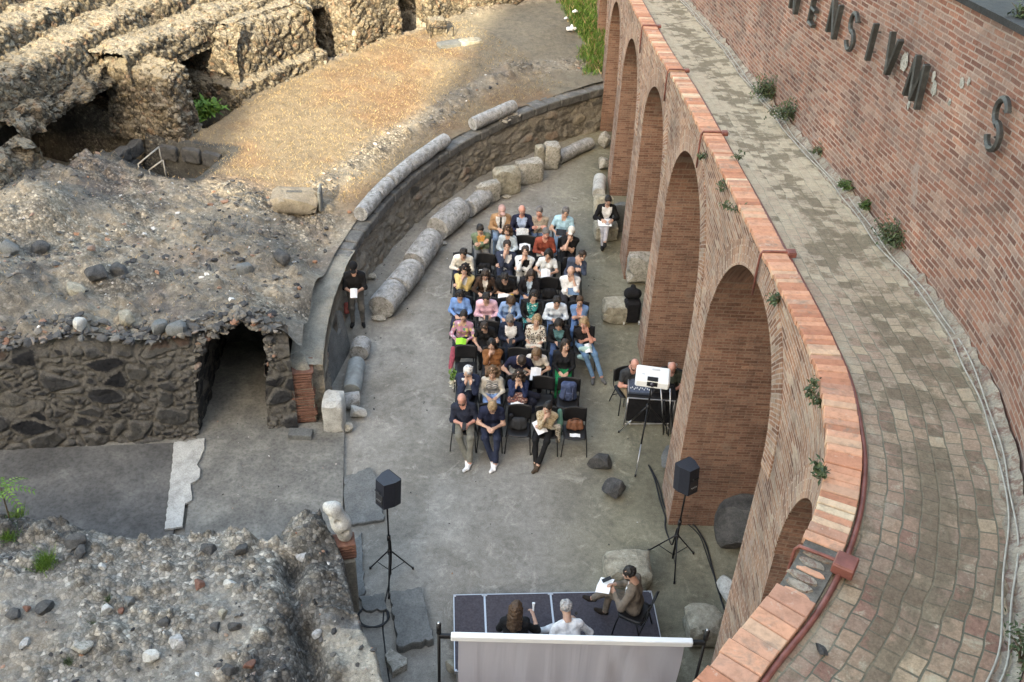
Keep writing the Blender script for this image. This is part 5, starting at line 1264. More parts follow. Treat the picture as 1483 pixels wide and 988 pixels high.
# ------------------------------------------------------------------ small things
def thing(mb, name, mat, label, cat, loc, rz=0.0, R=None, group=None, smooth=False):
    V = np.array(mb.V)
    if R is not None: V = V @ np.array(R).T
    o = mesh(name, V, mb.F, mat, None, mb.M, smooth=smooth, loc=loc, rz=rz); return tag(o, label, cat, group)
def phone(info, label, tilt=.5, dz=.03):
    c = (info['R']+info['L'])/2; A = rotz(info['rz']); c = c+A @ np.array([0, -.095, dz]); mb = MB(); mb.box((0, 0, 0), (.074, .15, .009), bev=.004)
    return thing(mb, 'phone', M['blackp'], label, 'phone', c, info['rz'], rotx(tilt))
def sheet_of(info, label, name='paper', cat='paper', w=.21, h=.297, mat=None, tilt=.45, off=(0, -.1, .03), curve=.02, spin=0.0, at_=None):
    A = rotz(info['rz']); c = ((info['R']+info['L'])/2 if at_ is None else np.array(at_))+A @ np.array(off); V = []; n = 7
    for i in range(n):
        for j in range(2): t = i/(n-1)-.5; V.append((t*w, (j-.5)*h, curve*math.cos(t*5)+.006*math.sin(t*9+j)))
    Vb = [(x, y, z-.004) for x, y, z in V]; m = 2*n
    Fq = [(2*i, 2*i+2, 2*i+3, 2*i+1) for i in range(n-1)]+[(m+2*i+1, m+2*i+3, m+2*i+2, m+2*i) for i in range(n-1)]+[(2*i, m+2*i, m+2*i+2, 2*i+2) for i in range(n-1)]+[(2*i+1, 2*i+3, m+2*i+3, m+2*i+1) for i in range(n-1)]+[(0, 1, m+1, m), (2*n-2, m+2*n-2, m+2*n-1, 2*n-1)]
    V = np.array(V+Vb) @ (rotz(spin) @ rotx(tilt)).T
    return tag(mesh(name, V, Fq, mat or M['paper'], loc=c, rz=info['rz']), label, cat)
def blob(name, c, prims, mat, label, cat, rz=0.0, h=.014, k=.03, rough=.006, group=None, extra=None):
    lo = np.min([np.minimum(p[0], p[1])-max(p[2], p[3]) for p in [(np.array(q[0]), np.array(q[1]), q[2], q[3]) for q in prims]], 0)-.05
    hi = np.max([np.maximum(p[0], p[1])+max(p[2], p[3]) for p in [(np.array(q[0]), np.array(q[1]), q[2], q[3]) for q in prims]], 0)+.05
    s = SDF(lo, hi, h, k)
    for q in prims: s.cap(*q)
    V, Fc = s.mesh(); V = V+rough*np.stack([fbm(V*14+c[0], 3, 1), fbm(V*14+c[1], 3, 2), fbm(V*14, 3, 3)], 1)
    o = mesh(name, V, Fc, mat, loc=c, rz=rz, smooth=True); tag(o, label, cat, group)
    if extra: extra(o)
    return o
# ================================================================== audience
ROW0, ROWP = 14.66, .907
def row_y(n): return ROW0+ROWP*(n-1)
def seat_at(n, px, py, z=1.24): 
    y = row_y(n); p = on_plane(px, py, (0, y-.1, 0), np.array([0, 1., 0])); return np.array([p[0], y, 0.])
G = 'people seated in the audience'
def col(*a): return tuple(x for x in a)
NAVY = (.018, .022, .045); WHITE = (.62, .62, .62); BLACK = (.012, .012, .013); JEAN = (.09, .15, .27); DENIM = (.12, .2, .36); KHAKI = (.17, .15, .115); GREY = (.13, .13, .13); CREAM = (.5, .47, .41)
FLORAL = print_cloth((.55, .52, .46), [(.02, .02, .02), (.12, .06, .04)], 26)
STRIPE = print_cloth((.5, .49, .46), [(.03, .035, .05)], 9, 'stripe')
TEAL = print_cloth((.04, .28, .27), [(.5, .6, .56), (.02, .08, .09)], 22)
MULTI = print_cloth((.38, .2, .26), [(.5, .42, .16), (.08, .2, .12), (.55, .45, .5)], 13)
BEIGEP = print_cloth((.36, .28, .18), [(.25, .18, .1), (.44, .37, .28)], 30)
PLAID = print_cloth((.28, .24, .19), [(.2, .17, .14), (.32, .28, .24)], 34)
TSTR = print_cloth((.03, .04, .045), [(.12, .3, .32)], 14, 'stripe')
AUD = [
 # row, head px, label, options
 (9, 725, 305, 'person in a tan jacket, dark scarf and pinkish cap, back row far left', dict(top=(.33, .2, .11), sleeve='jacket', inner=WHITE, scarf=(.02, .018, .018), bottom=(.2, .27, .36), hair='cap', mats=(.45, .29, .26), skin='skin', pitch=28, pose='phone', lean=5)),
 (9, 757, 302, 'bald person in dark navy suit and light blue shirt holding an open booklet', dict(top=NAVY, sleeve='jacket', inner=(.35, .45, .62), bottom=NAVY, hair='fringe', hc='grey', skin='skinred', pitch=25, pose='paper', glasses=True, held='booklet')),
 (9, 782, 299, 'person in a taupe jacket with folded arms and a moustache in the back row', dict(top=PLAID, sleeve='jacket', bottom=(.1, .15, .25), hair='short', hc='pepper', skin='skinred', pitch=12, pose='cross', lean=4)),
 (9, 816, 302, 'person in a pale blue short-sleeved shirt holding a dark tablet in the back row', dict(top=(.33, .52, .62), sleeve='short', bottom=(.2, .28, .38), hair='full', hc='pepper', pitch=30, pose='paper', held='tablet')),
 (8, 697, 342, 'person in an olive green jacket with orange hood lining and folded arms', dict(top=(.13, .17, .11), sleeve='jacket', inner=(.5, .25, .07), vneck=.7, bottom=GREY, hair='short', hc='black', pitch=32, pose='cross', lean=12)),
 (8, 736, 336, 'person with dark curly hair and a pale washed denim jacket', dict(top=(.4, .47, .52), sleeve='jacket', bottom=(.5, .47, .42), hair='curly', hc='brown', fem=True, pitch=18, yaw=-12, pose='lap')),
 (8, 789, 334, 'person in a rust red shirt looking at a phone', dict(top=(.24, .06, .04), sleeve='long', bottom=(.42, .4, .36), hair='short', hc='pepper', pitch=26, pose='phone', skin='skinred', held='phone', lean=12)),
 (8, 824, 334, 'person in black t-shirt with white cap and glasses, hand at the chin', dict(top=BLACK, sleeve='short', bottom=BLACK, hair='cap', mats=(.6, .57, .52), beard='dark', glasses=True, pitch=8, pose='chin', lean=6)),
 (7, 669, 360, 'person in a white jumper bending over dark navy trousers at the left edge', dict(top=(.66, .63, .56), sleeve='long', bottom=(.025, .028, .06), hair='full', hc='black', pitch=42, pose='phone', lean=24)),
 (7, 733, 354, 'person in navy suit and white shirt with a hand over the mouth', dict(top=(.03, .037, .06), sleeve='jacket', inner=WHITE, bottom=(.03, .037, .06), hair='full', hc='dark', pitch=10, pose='chin', lean=6)),
 (7, 762, 357, 'young person in open white shirt over black t-shirt, hand at chin', dict(top=(.6, .63, .64), sleeve='long', inner=BLACK, bottom=(.45, .44, .41), hair='full', hc='dark', pitch=8, yaw=10, pose='chin', lean=12)),
 (7, 793, 361, 'person in white t-shirt and white trousers reading a printed page', dict(top=(.62, .66, .68), sleeve='short', bottom=(.62, .6, .56), hair='long', hc='black', fem=True, pitch=32, pose='paper', held='page', lean=8)),
 (7, 832, 364, 'person in a dark slate shirt leaning sideways at the right edge', dict(top=(.05, .065, .1), sleeve='long', bottom=(.08, .1, .15), hair='full', hc='dark', pitch=25, yaw=25, side=12, pose='chinL', lean=14)),
 (6, 670, 388, 'person with curly dark hair and a pale yellow shirt, hand at cheek', dict(top=(.58, .45, .2), sleeve='long', inner=WHITE, vneck=.5, bottom=BLACK, hair='curly', hc='black', pitch=25, pose='chin', lean=10)),
 (6, 703, 398, 'person in a dark brown cardigan over white with long dark hair', dict(top=(.05, .032, .024), sleeve='long', inner=(.6, .57, .53), vneck=.45, bottom=BLACK, hair='longfront', hc='dark', fem=True, pitch=40, pose='paper', lean=14)),
 (6, 734, 391, 'person in black bending over a bright yellow bag and white papers', dict(top=BLACK, sleeve='short', bottom=BLACK, hair='full', hc='black', pitch=45, pose='phone', lean=26, held='yellow')),
 (6, 768, 389, 'person with long dark hair, black jacket, pale top and blue jeans', dict(top=(.015, .015, .018), sleeve='jacket', inner=(.35, .45, .55), vneck=.5, bottom=JEAN, hair='longfront', hc='dark', fem=True, pitch=35, pose='lap', lean=10)),
 (6, 828, 384, 'bald person in a white shirt with hand at chin and tablet on lap', dict(top=(.68, .68, .67), sleeve='mid', bottom=(.03, .03, .035), hair='fringe', hc='dark', beard='dark', pitch=22, pose='chinL', held='tablet', lean=6, belly=.03)),
 (5, 669, 421, 'person in a cornflower blue shirt with dark hair, left end', dict(top=(.17, .31, .6), sleeve='long', bottom=(.03, .035, .06), hair='bob', hc='black', fem=True, pitch=30, pose='lap', lean=8)),
 (5, 706, 420, 'person in a pink shirt looking down at a phone', dict(top=(.68, .43, .5), sleeve='long', bottom=(.4, .38, .36), hair='full', hc='black', pitch=38, pose='phone', held='phone', lean=14)),
 (5, 736, 424, 'person in light denim shirt whose long brown hair hides the face', dict(top=(.22, .34, .55), sleeve='long', inner=(.6, .6, .6), vneck=.3, bottom=(.15, .25, .45), hair='longfront', hc='brown', fem=True, pitch=50, side=5, pose='paper', lean=16)),
 (5, 771, 422, 'person in a black cardigan over a teal patterned dress', dict(top=(.015, .016, .018), sleeve='long', inner=TEAL, vneck=1.0, bottom=TEAL, skirt=True, hair='bob', hc='black', fem=True, pitch=28, pose='lap')),
 (5, 805, 427, 'person in a crisp white shirt bending forward in blue jeans', dict(top=(.6, .67, .74), sleeve='long', bottom=(.11, .17, .29), hair='full', hc='black', pitch=42, pose='phone', lean=18)),
 (5, 842, 419, 'person in a blue denim shirt over pink with folded arms', dict(top=(.13, .23, .42), sleeve='mid', inner=(.6, .33, .28), vneck=.5, bottom=(.12, .22, .42), hair='tail', hc='brown', fem=True, pitch=14, pose='cross', lean=10)),
 (4, 671, 451, 'person in a pink and green patchwork top holding a lime green sheet', dict(top=MULTI, sleeve='long', bottom=(.02, .02, .022), hair='bun', hc='black', fem=True, pitch=20, pose='paper', held='lime', glasses=True)),
 (4, 707, 466, 'person in a black short-sleeved dress hanging the head', dict(top=(.013, .013, .014), sleeve='short', bottom=(.013, .013, .014), skirt=True, hair='full', hc='dark', fem=True, pitch=52, pose='knees', lean=24)),
 (4, 743, 454, 'person in navy suit with open white shirt looking at a phone', dict(top=(.016, .022, .04), sleeve='jacket', inner=(.68, .68, .68), vneck=1.2, bottom=(.016, .02, .03), hair='short', hc='pepper', skin='skin2', pitch=36, pose='phone', held='phone', lean=8)),
 (4, 776, 451, 'person with grey-blond bob in a white blouse with black flower print', dict(top=FLORAL, sleeve='mid', bottom=FLORAL, hair='bob', hc='blond', fem=True, pitch=14, pose='lap', lean=4)),
 (4, 812, 457, 'person in a black cardigan over a teal striped top and jeans', dict(top=(.014, .014, .016), sleeve='long', inner=TSTR, vneck=.8, bottom=(.06, .1, .2), hair='long', hc='black', fem=True, pitch=35, pose='phone', held='phone', lean=14)),
 (4, 851, 455, 'person in black with fair hair and legs stretched out in blue jeans', dict(top=(.014, .013, .014), sleeve='short', bottom=(.14, .26, .42), shoes=(.12, .12, .12), hair='bob', hc='blond', fem=True, pitch=14, yaw=-25, pose='chinL', legs='out', foot_out=.16, skin='skinred')),
 (3, 715, 494, 'person in a rust brown knitted jumper with hand over mouth', dict(top=(.2, .085, .035), sleeve='jacket', bottom=(.22, .13, .08), hair='long', hc='black', fem=True, pitch=20, pose='chin', glasses=True)),
 (3, 751, 511, 'person in a dark navy polo shirt doubled over the knees', dict(top=(.017, .019, .042), sleeve='short', bottom=(.3, .3, .28), hair='short', hc='dark', pitch=55, pose='knees', lean=38)),
 (3, 779, 501, 'person with long light brown hair in white blouse reading a sheet', dict(top=(.6, .55, .49), sleeve='short', bottom=BLACK, hair='longfront', hc='lbrown', fem=True, pitch=38, pose='paper', held='page', lean=24)),
 (3, 820, 494, 'person in black jumper and bright green skirt with clasped hands', dict(top=(.014, .015, .018), sleeve='long', bottom=(.01, .2, .075), skirt=True, hair='long', hc='dark', fem=True, pitch=10, pose='lap', lean=3)),
 (2, 676, 532, 'grey-haired person in navy suit holding a phone to the ear', dict(top=(.02, .026, .05), sleeve='jacket', inner=(.64, .67, .7), vneck=1.2, bottom=(.02, .024, .04), hair='full', hc='white', pitch=34, pose='face', lean=12)),
 (2, 713, 541, 'person with curly fair hair, cream cardigan and black-and-white striped top', dict(top=(.5, .47, .41), sleeve='long', inner=STRIPE, vneck=1.4, bottom=(.2, .33, .6), hair='curly', hc='lbrown', fem=True, pitch=22, pose='lap', lean=6)),
 (2, 750, 545, 'person in navy with both hands at the face and a floral bag', dict(top=(.02, .03, .075), sleeve='long', bottom=(.05, .09, .17), hair='curly', hc='dark', fem=True, pitch=20, pose='face', lean=12)),
 (1, 672, 576, 'bald person in dark navy shirt, khaki trousers and white trainers', dict(top=(.022, .026, .042), sleeve='mid', bottom=(.16, .155, .13), shoes=(.68, .68, .68), hair='fringe', hc='dark', skin='skinred', pitch=34, pose='phone', held='phone', legs='ankles', foot_out=.1, glasses='sun', belly=.03, beard='dark')),
 (1, 711, 579, 'person in navy polo shirt and navy trousers with white trainers', dict(top=(.016, .02, .042), sleeve='short', bottom=(.022, .028, .05), shoes=(.7, .7, .7), hair='short', hc='blond', pitch=42, pose='phone', legs='ankles', foot_out=.06, lean=14, glasses=True)),
 (1, 794, 587, 'person in a beige print blouse and black trousers resting cheek on hand', dict(top=BEIGEP, sleeve='long', bottom=(.013, .013, .014), shoes=(.07, .05, .035), hair='bun', hc='black', fem=True, pitch=18, yaw=-15, side=6, pose='chin', legs='ankles', foot_out=-.13, lean=12)),
]
NAMES = ['front', 'second', 'third', 'fourth', 'fifth', 'sixth', 'seventh', 'eighth', 'back']
infos = {}
for i, (rw, px, py, lab, op) in enumerate(AUD):
    op = dict(op); held = op.pop('held', None); s = seat_at(rw, px, py); rz = math.radians(random.uniform(-5, 5))
    chair(s[0], s[1], 0, rz*.4, 'black chair under the '+' '.join(lab.split()[:12]) if not lab.startswith('young') else 'black chair under the '+' '.join(lab.split()[:11]))
    op.setdefault('legs', random.choice(['sit', 'tuck', 'tuck', 'sit', 'crossed'] if not op.get('skirt') else ['sit', 'tuck']))
    if op['legs'] == 'crossed' and op.get('pose') in ('phone', 'paper', 'knees', 'lap') and op.get('lean', 8) > 12: op['legs'] = 'tuck'
    if rw == 4 and px > 845: rz = math.radians(8)
    op['side'] = op.get('side', 0)+random.uniform(-5, 5); op['yaw'] = op.get('yaw', 0)+random.uniform(-16, 16); op['lean'] = op.get('lean', 8)+random.uniform(-4, 5); op['scale'] = (.955 if op.get('fem') else 1.0)+random.uniform(-.025, .025); s[0] += random.uniform(-.02, .02)
    op['pitch'] = op.get('pitch', 22)+random.uniform(-7, 7)
    n = person((s[0], s[1]+.04, 0), rz, lab, G, **op); infos[(rw, px)] = n
    desc = ' '.join(lab.replace('person ', '').split()[:7])
    if held == 'phone': phone(n, 'black phone in the hands of the one '+desc if not desc.startswith('bald') else 'black phone in the hands of the '+desc)
    elif held in ('page',): sheet_of(n, 'white printed page held by the one '+desc)
    elif held == 'booklet': sheet_of(n, 'open booklet on the lap of the bald man in navy suit', 'booklet', 'booklet', .3, .21, simple((.5, .49, .46), .8, .2, 30, 0))
    elif held == 'tablet': sheet_of(n, 'dark tablet held by the one '+desc if not desc.startswith('bald') else 'grey-blue tablet on the lap of the bald person in white', 'tablet', 'tablet', .25, .18, M['blackp'] if rw == 9 else simple((.1, .16, .24), .3, .1, 4, 0), curve=0, off=(0, -.06, .05) if rw == 9 else (.0, -.1, -.12))
    elif held == 'lime': sheet_of(n, 'lime green sheet held by the one in the patchwork top', mat=simple((.27, .62, .05), .8, .05, 5, 0), w=.21, h=.15)
    elif held == 'yellow':
        sheet_of(n, 'white papers over the yellow bag on the lap in black clothes', w=.3, h=.2, off=(0, -.16, .01))
        blob('bag', n['lap']+np.array([0, -.02, -.03]), [((-.12, 0, 0), (.14, -.02, .02), .05, .055), ((-.1, -.05, -.02), (.1, -.06, 0), .05, .05)], simple((.68, .45, .03), .6, .1, 20, .2), 'bright yellow bag on the lap of the one in black', 'bag')

# empty chairs and what lies on them
def bag_on(s, label, mat, dims=(.13, .09, .15), name='bag', cat='bag', dz=.46, dy=.02):
    a, b, c = dims; r = min(a, b, c)*.62
    pr_ = [((-a+r, 0, r), (a-r, 0, r), r, r), ((-a+r*1.2, .02, c*2-r*1.2), (a-r*1.2, .02, c*2-r*1.2), r*.85, r*.85), ((-a+r, 0, r), (-a+r*1.2, .02, c*2-r), r*.9, r*.8), ((a-r, 0, r), (a-r*1.2, .02, c*2-r), r*.9, r*.8), ((0, -.02, r), (0, 0, c*2-r), r*1.1, r)]
    return blob(name, (s[0], s[1]+dy, dz), pr_, mat, label, cat)
EMPTY = [(1, 752, 612, 'empty black chair with a dark coat and bag, second gap of the front row'), (1, 835, 607, 'empty black chair with a brown leather bag at the front right'),
         (2, 787, 556, 'empty black chair beside a dark crumpled coat in the second row'), (2, 826, 548, 'empty black chair carrying the navy backpack'),
         (3, 675, 503, 'empty black chair by the white flowers at the left edge'), (6, 798, 402, 'empty black chair holding a black bag between long-haired and bald persons'),
         (7, 702, 376, 'empty black chair with a black bag with white handles'), (8, 761, 340, 'empty black chair carrying a dark bag between the denim jacket and rust shirt')]
es = {}
for rw, px, py, lab in EMPTY:
    s = seat_at(rw, px, py); s[1] = row_y(rw); chair(s[0], s[1], 0, math.radians(random.uniform(-5, 5)), lab); es[(rw, px)] = s
coat = cloth((.02, .02, .022))
bag_on(es[(1, 752)], 'dark rounded bag under a coat on the empty front row chair', cloth((.03, .031, .033)), (.17, .13, .13))
blob('coat', es[(1, 752)]+np.array([-.16, .1, .5]), [((0, 0, .2), (0, .02, .0), .05, .06), ((0, -.05, 0), (.02, -.1, -.08), .05, .04)], coat, 'dark coat hanging over the side of the front row chair', 'coat')
o = bag_on(es[(1, 835)], 'brown leather bag on the front right chair', M['leather'], (.17, .09, .11), dy=.08)
mb = MB(); mb.tube([(-.07, 0, .2), (-.06, -.01, .27), (.0, -.02, .29), (.06, -.01, .27), (.07, 0, .2)], .009, 6); mb.build('handle', M['leather'], o, True)
i0 = {'rz': 0, 'R': es[(1, 835)], 'L': es[(1, 835)]}
sheet_of(i0, 'small white card lying in front of the brown leather bag', w=.2, h=.09, tilt=.05, off=(0, -.12, .475), curve=0)
def pack_extra(o):
    for x in (-.07, .07):
        mb = MB(); mb.tube([(x, -.1, .36), (x*1.1, -.135, .26), (x*1.25, -.13, .12), (x*1.5, -.08, .04)], .014, 6); mb.build('strap', cloth((.05, .06, .1)), o, True)
    mb = MB(); mb.box((0, -.125, .2), (.16, .03, .13), bev=.012); mb.build('pocket', cloth((.055, .075, .14)), o)
s = es[(2, 826)]; o = blob('backpack', (s[0], s[1]+.06, .46), [((-.09, 0, .08), (.09, 0, .08), .085, .085), ((-.08, .03, .34), (.08, .03, .34), .075, .075), ((-.09, 0, .08), (-.08, .03, .34), .08, .07), ((.09, 0, .08), (.08, .03, .34), .08, .07), ((0, -.03, .1), (0, 0, .34), .1, .08)], cloth((.055, .075, .14)), 'navy blue backpack with straps on a second row chair', 'backpack', extra=pack_extra)
s = es[(2, 787)]; blob('coat', (s[0]-.16, s[1]-.02, .5), [((-.1, 0, .1), (.06, .05, .02), .08, .07), ((-.05, -.12, .03), (-.14, -.2, -.14), .07, .06), ((.0, -.1, 0), (-.02, -.16, -.2), .06, .05)], cloth((.02, .022, .035)), 'dark navy coat heaped beside the empty second row chair', 'coat')
nb = infos[(2, 750)]; fb = print_cloth((.14, .07, .06), [(.45, .33, .28), (.03, .04, .07), (.35, .12, .1)], 32)
blob('bag', nb['lap']+np.array([0, -.02, .0]), [((-.13, 0, 0), (.13, 0, 0), .075, .075), ((-.1, .02, .1), (.1, .02, .1), .06, .06)], fb, 'floral print bag on the lap of the one in navy', 'bag')
sheet_of(nb, 'white sheet lying under the floral print bag', w=.26, h=.1, off=(0, -.12, -.02), at_=nb['lap'])
s = es[(6, 798)]; bag_on(s, 'plump black bag on a sixth row chair', cloth((.014, .014, .015)), (.18, .12, .12))
s = es[(7, 702)]; o = bag_on(s, 'black bag with white handles on a seventh row chair', cloth((.013, .013, .014)), (.17, .11, .13)); mb = MB(); mb.tube([(-.13, -.09, .05), (-.12, -.1, .14), (0, -.11, .16), (.12, -.1, .14), (.13, -.09, .05)], .011, 6); mb.build('handle', M['white'], o, True)
s = es[(8, 761)]; bag_on(s, 'dark bag under a pale booklet on an eighth row chair', cloth((.02, .02, .022)), (.16, .1, .1)); i0 = {'rz': 0, 'R': s, 'L': s}; sheet_of(i0, 'pale booklet lying on the dark bag in the eighth row', 'booklet', 'booklet', .26, .2, None, .3, (0, -.05, .72))
# flowers and cloth at the left edge
s = es[(3, 675)]; c = (s[0]-.3, s[1]-.28, 0)
fl = empty('bouquet', (s[0]-.26, s[1]-.2, .25)); tag(fl, 'bouquet of white flowers with green leaves hanging at the left edge', 'flowers')
mb = MB()
for k in range(60):
    a = random.uniform(0, 6.28); p = np.array([.07*math.cos(a)*random.random(), .07*math.sin(a)*random.random(), random.uniform(-.1, .1)-.05]); q = rotz(a) @ rotx(random.uniform(-.8, .8)); mb.add([q @ np.array(v)*.035+p for v in ((-1, 0, 0), (0, -.6, .3), (1, 0, 0), (0, .6, .3))], [(0, 1, 2, 3)])
mb.build('petals', simple((.66, .64, .54), .8, .1, 20, 0), fl)
mb = MB()
for k in range(46):
    a = random.uniform(0, 6.28); p = np.array([.08*math.cos(a)*random.random(), .08*math.sin(a)*random.random(), random.uniform(.05, .3)]); q = rotz(a) @ rotx(random.uniform(-1, 1)); mb.add([q @ np.array(v)*.06+p for v in ((-.3, 0, 0), (0, -1, .2), (.3, 0, 0), (0, 1, .2))], [(0, 1, 2, 3)])
mb.build('leaves', M['leafbright'], fl)
blob('shawl', (s[0]-.3, s[1]+.3, .45), [((0, .1, .2), (0, 0, .05), .05, .06), ((0, 0, .05), (-.04, -.1, -.15), .06, .045)], simple((.3, .07, .1), .9, .2, 12, .4), 'pink shawl hanging from a fourth row chair at the left edge', 'shawl')
nb = infos[(4, 851)]; blob('tote_bag', nb['lap']+np.array([-.02, -.06, -.08]), [((-.1, 0, .06), (.08, 0, .08), .05, .05), ((-.11, -.02, -.14), (.07, -.02, -.14), .055, .055), ((0, 0, .05), (0, -.03, -.15), .06, .06)], cloth((.42, .6, .55)), 'pale mint tote bag on the lap in blue jeans', 'bag')
sheet_of(nb, 'white leaflet sticking out of the pale mint tote bag', w=.15, h=.21, off=(.03, -.08, .02), at_=nb['lap'])
nb = infos[(4, 776)]; blob('bag', nb['lap']+np.array([0, .0, -.03]), [((-.13, 0, 0), (.13, 0, 0), .05, .05)], cloth((.55, .52, .46)), 'cream bag on the lap of the one in the flower print', 'bag')
nb = infos[(1, 794)]; sheet_of(nb, 'white sheets on the lap of the one in beige print', w=.22, h=.28, spin=.6, off=(-.1, .05, .06), at_=nb['lap'])
gs = print_cloth((.3, .28, .23), [(.12, .1, .08), (.45, .38, .32)], 30)
blob('shawl', nb['lap']+np.array([.17, .12, -.06]), [((-.05, 0, .06), (.08, .08, .02), .05, .06), ((.08, .05, .02), (.1, .0, -.28), .06, .05)], gs, 'patterned shawl on the front row lap beside black trousers', 'shawl')
blob('scarf', nb['lap']+np.array([.27, .26, .0]), [((0, .1, .22), (.02, .02, 0), .045, .06), ((.02, .02, 0), (.02, -.04, -.42), .05, .035)], cloth((.09, .2, .16)), 'sea green scarf hanging down beside the beige print blouse', 'scarf')
# ================================================================== stage, screen, sound and projection gear, other people
# stage decks
DZ = .42
dk = [at(x, 861-(x-656)*.02, DZ)[:2] for x in (656.5, 701.5, 797, 943.5)]
for k, lab in enumerate(('narrow dark carpeted stage deck at the left end', 'middle dark carpeted stage deck under the long-haired speaker', 'wide dark carpeted stage deck under the speaker in the taupe suit')):
    a, b = dk[k], dk[k+1]; d = b-a; L = np.linalg.norm(d); d = d/L; nn = np.array([d[1], -d[0]]); dep = 1.45; c = (a+b)/2+nn*dep/2; A = math.atan2(d[1], d[0])
    o = empty('stage_deck', (c[0], c[1], 0), A); tag(o, lab, 'stage deck', 'dark stage decks')
    mb = MB(); mb.box((0, 0, DZ-.03), (L-.02, dep-.02, .05)); mb.build('top', M['carpet'], o)
    mb = MB()
    for s in (-1, 1): mb.box((s*(L/2-.008), 0, DZ-.035), (.014, dep, .066)); mb.box((0, s*(dep/2-.008), DZ-.035), (L-.032, .014, .066))
    mesh('rim', mb.V, mb.F, M['alu'], o)
    for sx in (-1, 1):
        for sy in (-1, 1):
            mb = MB(); mb.tube([(sx*(L/2-.05), sy*(dep/2-.05), 0), (sx*(L/2-.05), sy*(dep/2-.05), DZ-.06)], .022, 8); mb.build('leg', M['alu'], o)
            mb = MB(); mb.box((sx*(L/2-.022), sy*(dep/2-.022), DZ-.012), (.045, .045, .03), bev=.006); mb.build('corner_fitting', M['steel'], o)
G2 = 'speakers on the stage'
pw = at(746, 888, 1.64); n1_ = (pw[0], pw[1]-.02, DZ)
chair(n1_[0], n1_[1], DZ, PI, 'black chair under the long-haired speaker on the stage', 'chairs on the stage')
sp1 = person(n1_, PI-.12, 'person with long straight brown hair in black, seen from behind on the stage', G2, top=(.012, .012, .013), bottom=(.015, .015, .016), hair='long', hc='brown', fem=True, pitch=16, pose='phone', R=(-.24, -.32, .86), L=(.08, -.28, .7), sleeve='mid', hands='grip', lean=6)
A = rotz(PI-.12); mb = MB(); mb.tube([(0, 0, -.07), (0, 0, .06)], .014, 8); mb.tube([(0, 0, .06), (0, 0, .1)], [.017, .024], 8)
thing(mb, 'microphone', M['white'], 'white microphone in the hand of the long-haired speaker', 'microphone', sp1['R']+A @ np.array([.01, -.08, .03]), 0, rotx(-.4))
pm = at(830, 900, 1.6); n2_ = (pm[0]-.0, pm[1]-.07, DZ)
chair(n2_[0], n2_[1], DZ, PI-.3, 'black chair under the grey-haired speaker in white', 'chairs on the stage')
sp2 = person(n2_, PI+.28, 'grey-haired person in crumpled white shirt and white trousers on the stage', G2, top=(.66, .66, .66), bottom=(.58, .6, .62), shoes=(.012, .012, .013), hair='full', hc='grey', pitch=34, lean=30, pose='lap', R=(-.2, -.36, .78), L=(.1, -.3, .74), sleeve='mid', legs=(LEGS['sit'][0], ((.095, 0, .57), (.14, -.42, .6), (.3, -.58, .4), (.42, -.66, .36))))
mb = MB(); mb.tube([(0, 0, -.09), (0, 0, .06)], .014, 8); mb.tube([(0, 0, .06), (0, 0, .105)], [.017, .025], 8)
thing(mb, 'microphone', M['blackp'], 'black microphone held by the grey-haired speaker in white', 'microphone', sp2['R']+np.array([-.02, .08, .05]), 0, rotx(.6))
ps = at(921, 832, 1.66); n3_ = (ps[0]+.06, ps[1]-.02, DZ)
chair(n3_[0], n3_[1]-.02, DZ, -PI/2-.45, 'black chair under the speaker in the taupe suit', 'chairs on the stage')
taupe = (.15, .125, .1)
sp3 = person(n3_, -PI/2-.35, 'dark-haired person in a taupe suit writing on a notebook on the stage', G2, top=taupe, sleeve='jacket', inner=(.68, .68, .68), vneck=1.0, bottom=taupe, shoes=(.02, .015, .012), hair='full', hc='black', skin='skin2', pitch=28, lean=10, pose='lap', R=(-.03, -.36, .84), L=(.1, -.33, .8), beard='dark', legs='crossed')
sheet_of(sp3, 'open notebook on the knee of the speaker in the taupe suit', 'notebook', 'notebook', .3, .22, M['paper'], .25, (-.0, -.16, .0), .012)
mb = MB(); mb.box((0, 0, 0), (.07, .15, .01), bev=.004); thing(mb, 'phone', M['blackp'], 'black phone lying on the open notebook', 'phone', sp3['R']+rotz(-PI/2-.35) @ np.array([0, -.14, .045]), -1.2, rotx(.25))
# projection screen seen from behind
ZS = 2.35; a, b = at(653, 918, ZS), at(1004, 927, ZS); d = (b-a); L = np.linalg.norm(d[:2]); A = math.atan2(d[1], d[0]); c = (a+b)/2
o = empty('projection_screen', (c[0], c[1], 0), A); tag(o, 'grey projection screen with white top casing, seen from behind at the bottom', 'projection screen')
mb = MB(); mb.box((0, 0, ZS-.055), (L, .09, .1), bev=.012); mb.build('top_casing', M['white'], o)
V = []; Fq = []; nx, nz_ = 60, 16
for i in range(nx+1):
    for j in range(nz_+1):
        u = (i/nx-.5)*(L-.2); zz = ZS-.1-(ZS-.5)*j/nz_; V.append((u, -.005+.022*math.sin(u*7+zz*1.5)*(j/nz_)+.012*math.sin(u*17+2)*(j/nz_)+.02*math.sin((u+zz*.6)*9)*(u > .6), zz))
for i in range(nx):
    for j in range(nz_): k = i*(nz_+1)+j; Fq.append((k, k+1, k+nz_+2, k+nz_+1))
mesh('screen_cloth', V, Fq, M['screen'], o, smooth=True)
mb = MB(); mb.tube([(-L/2+.1, 0, .48), (L/2-.1, 0, .48)], .02, 8); mb.build('bottom_bar', M['blackm'], o)
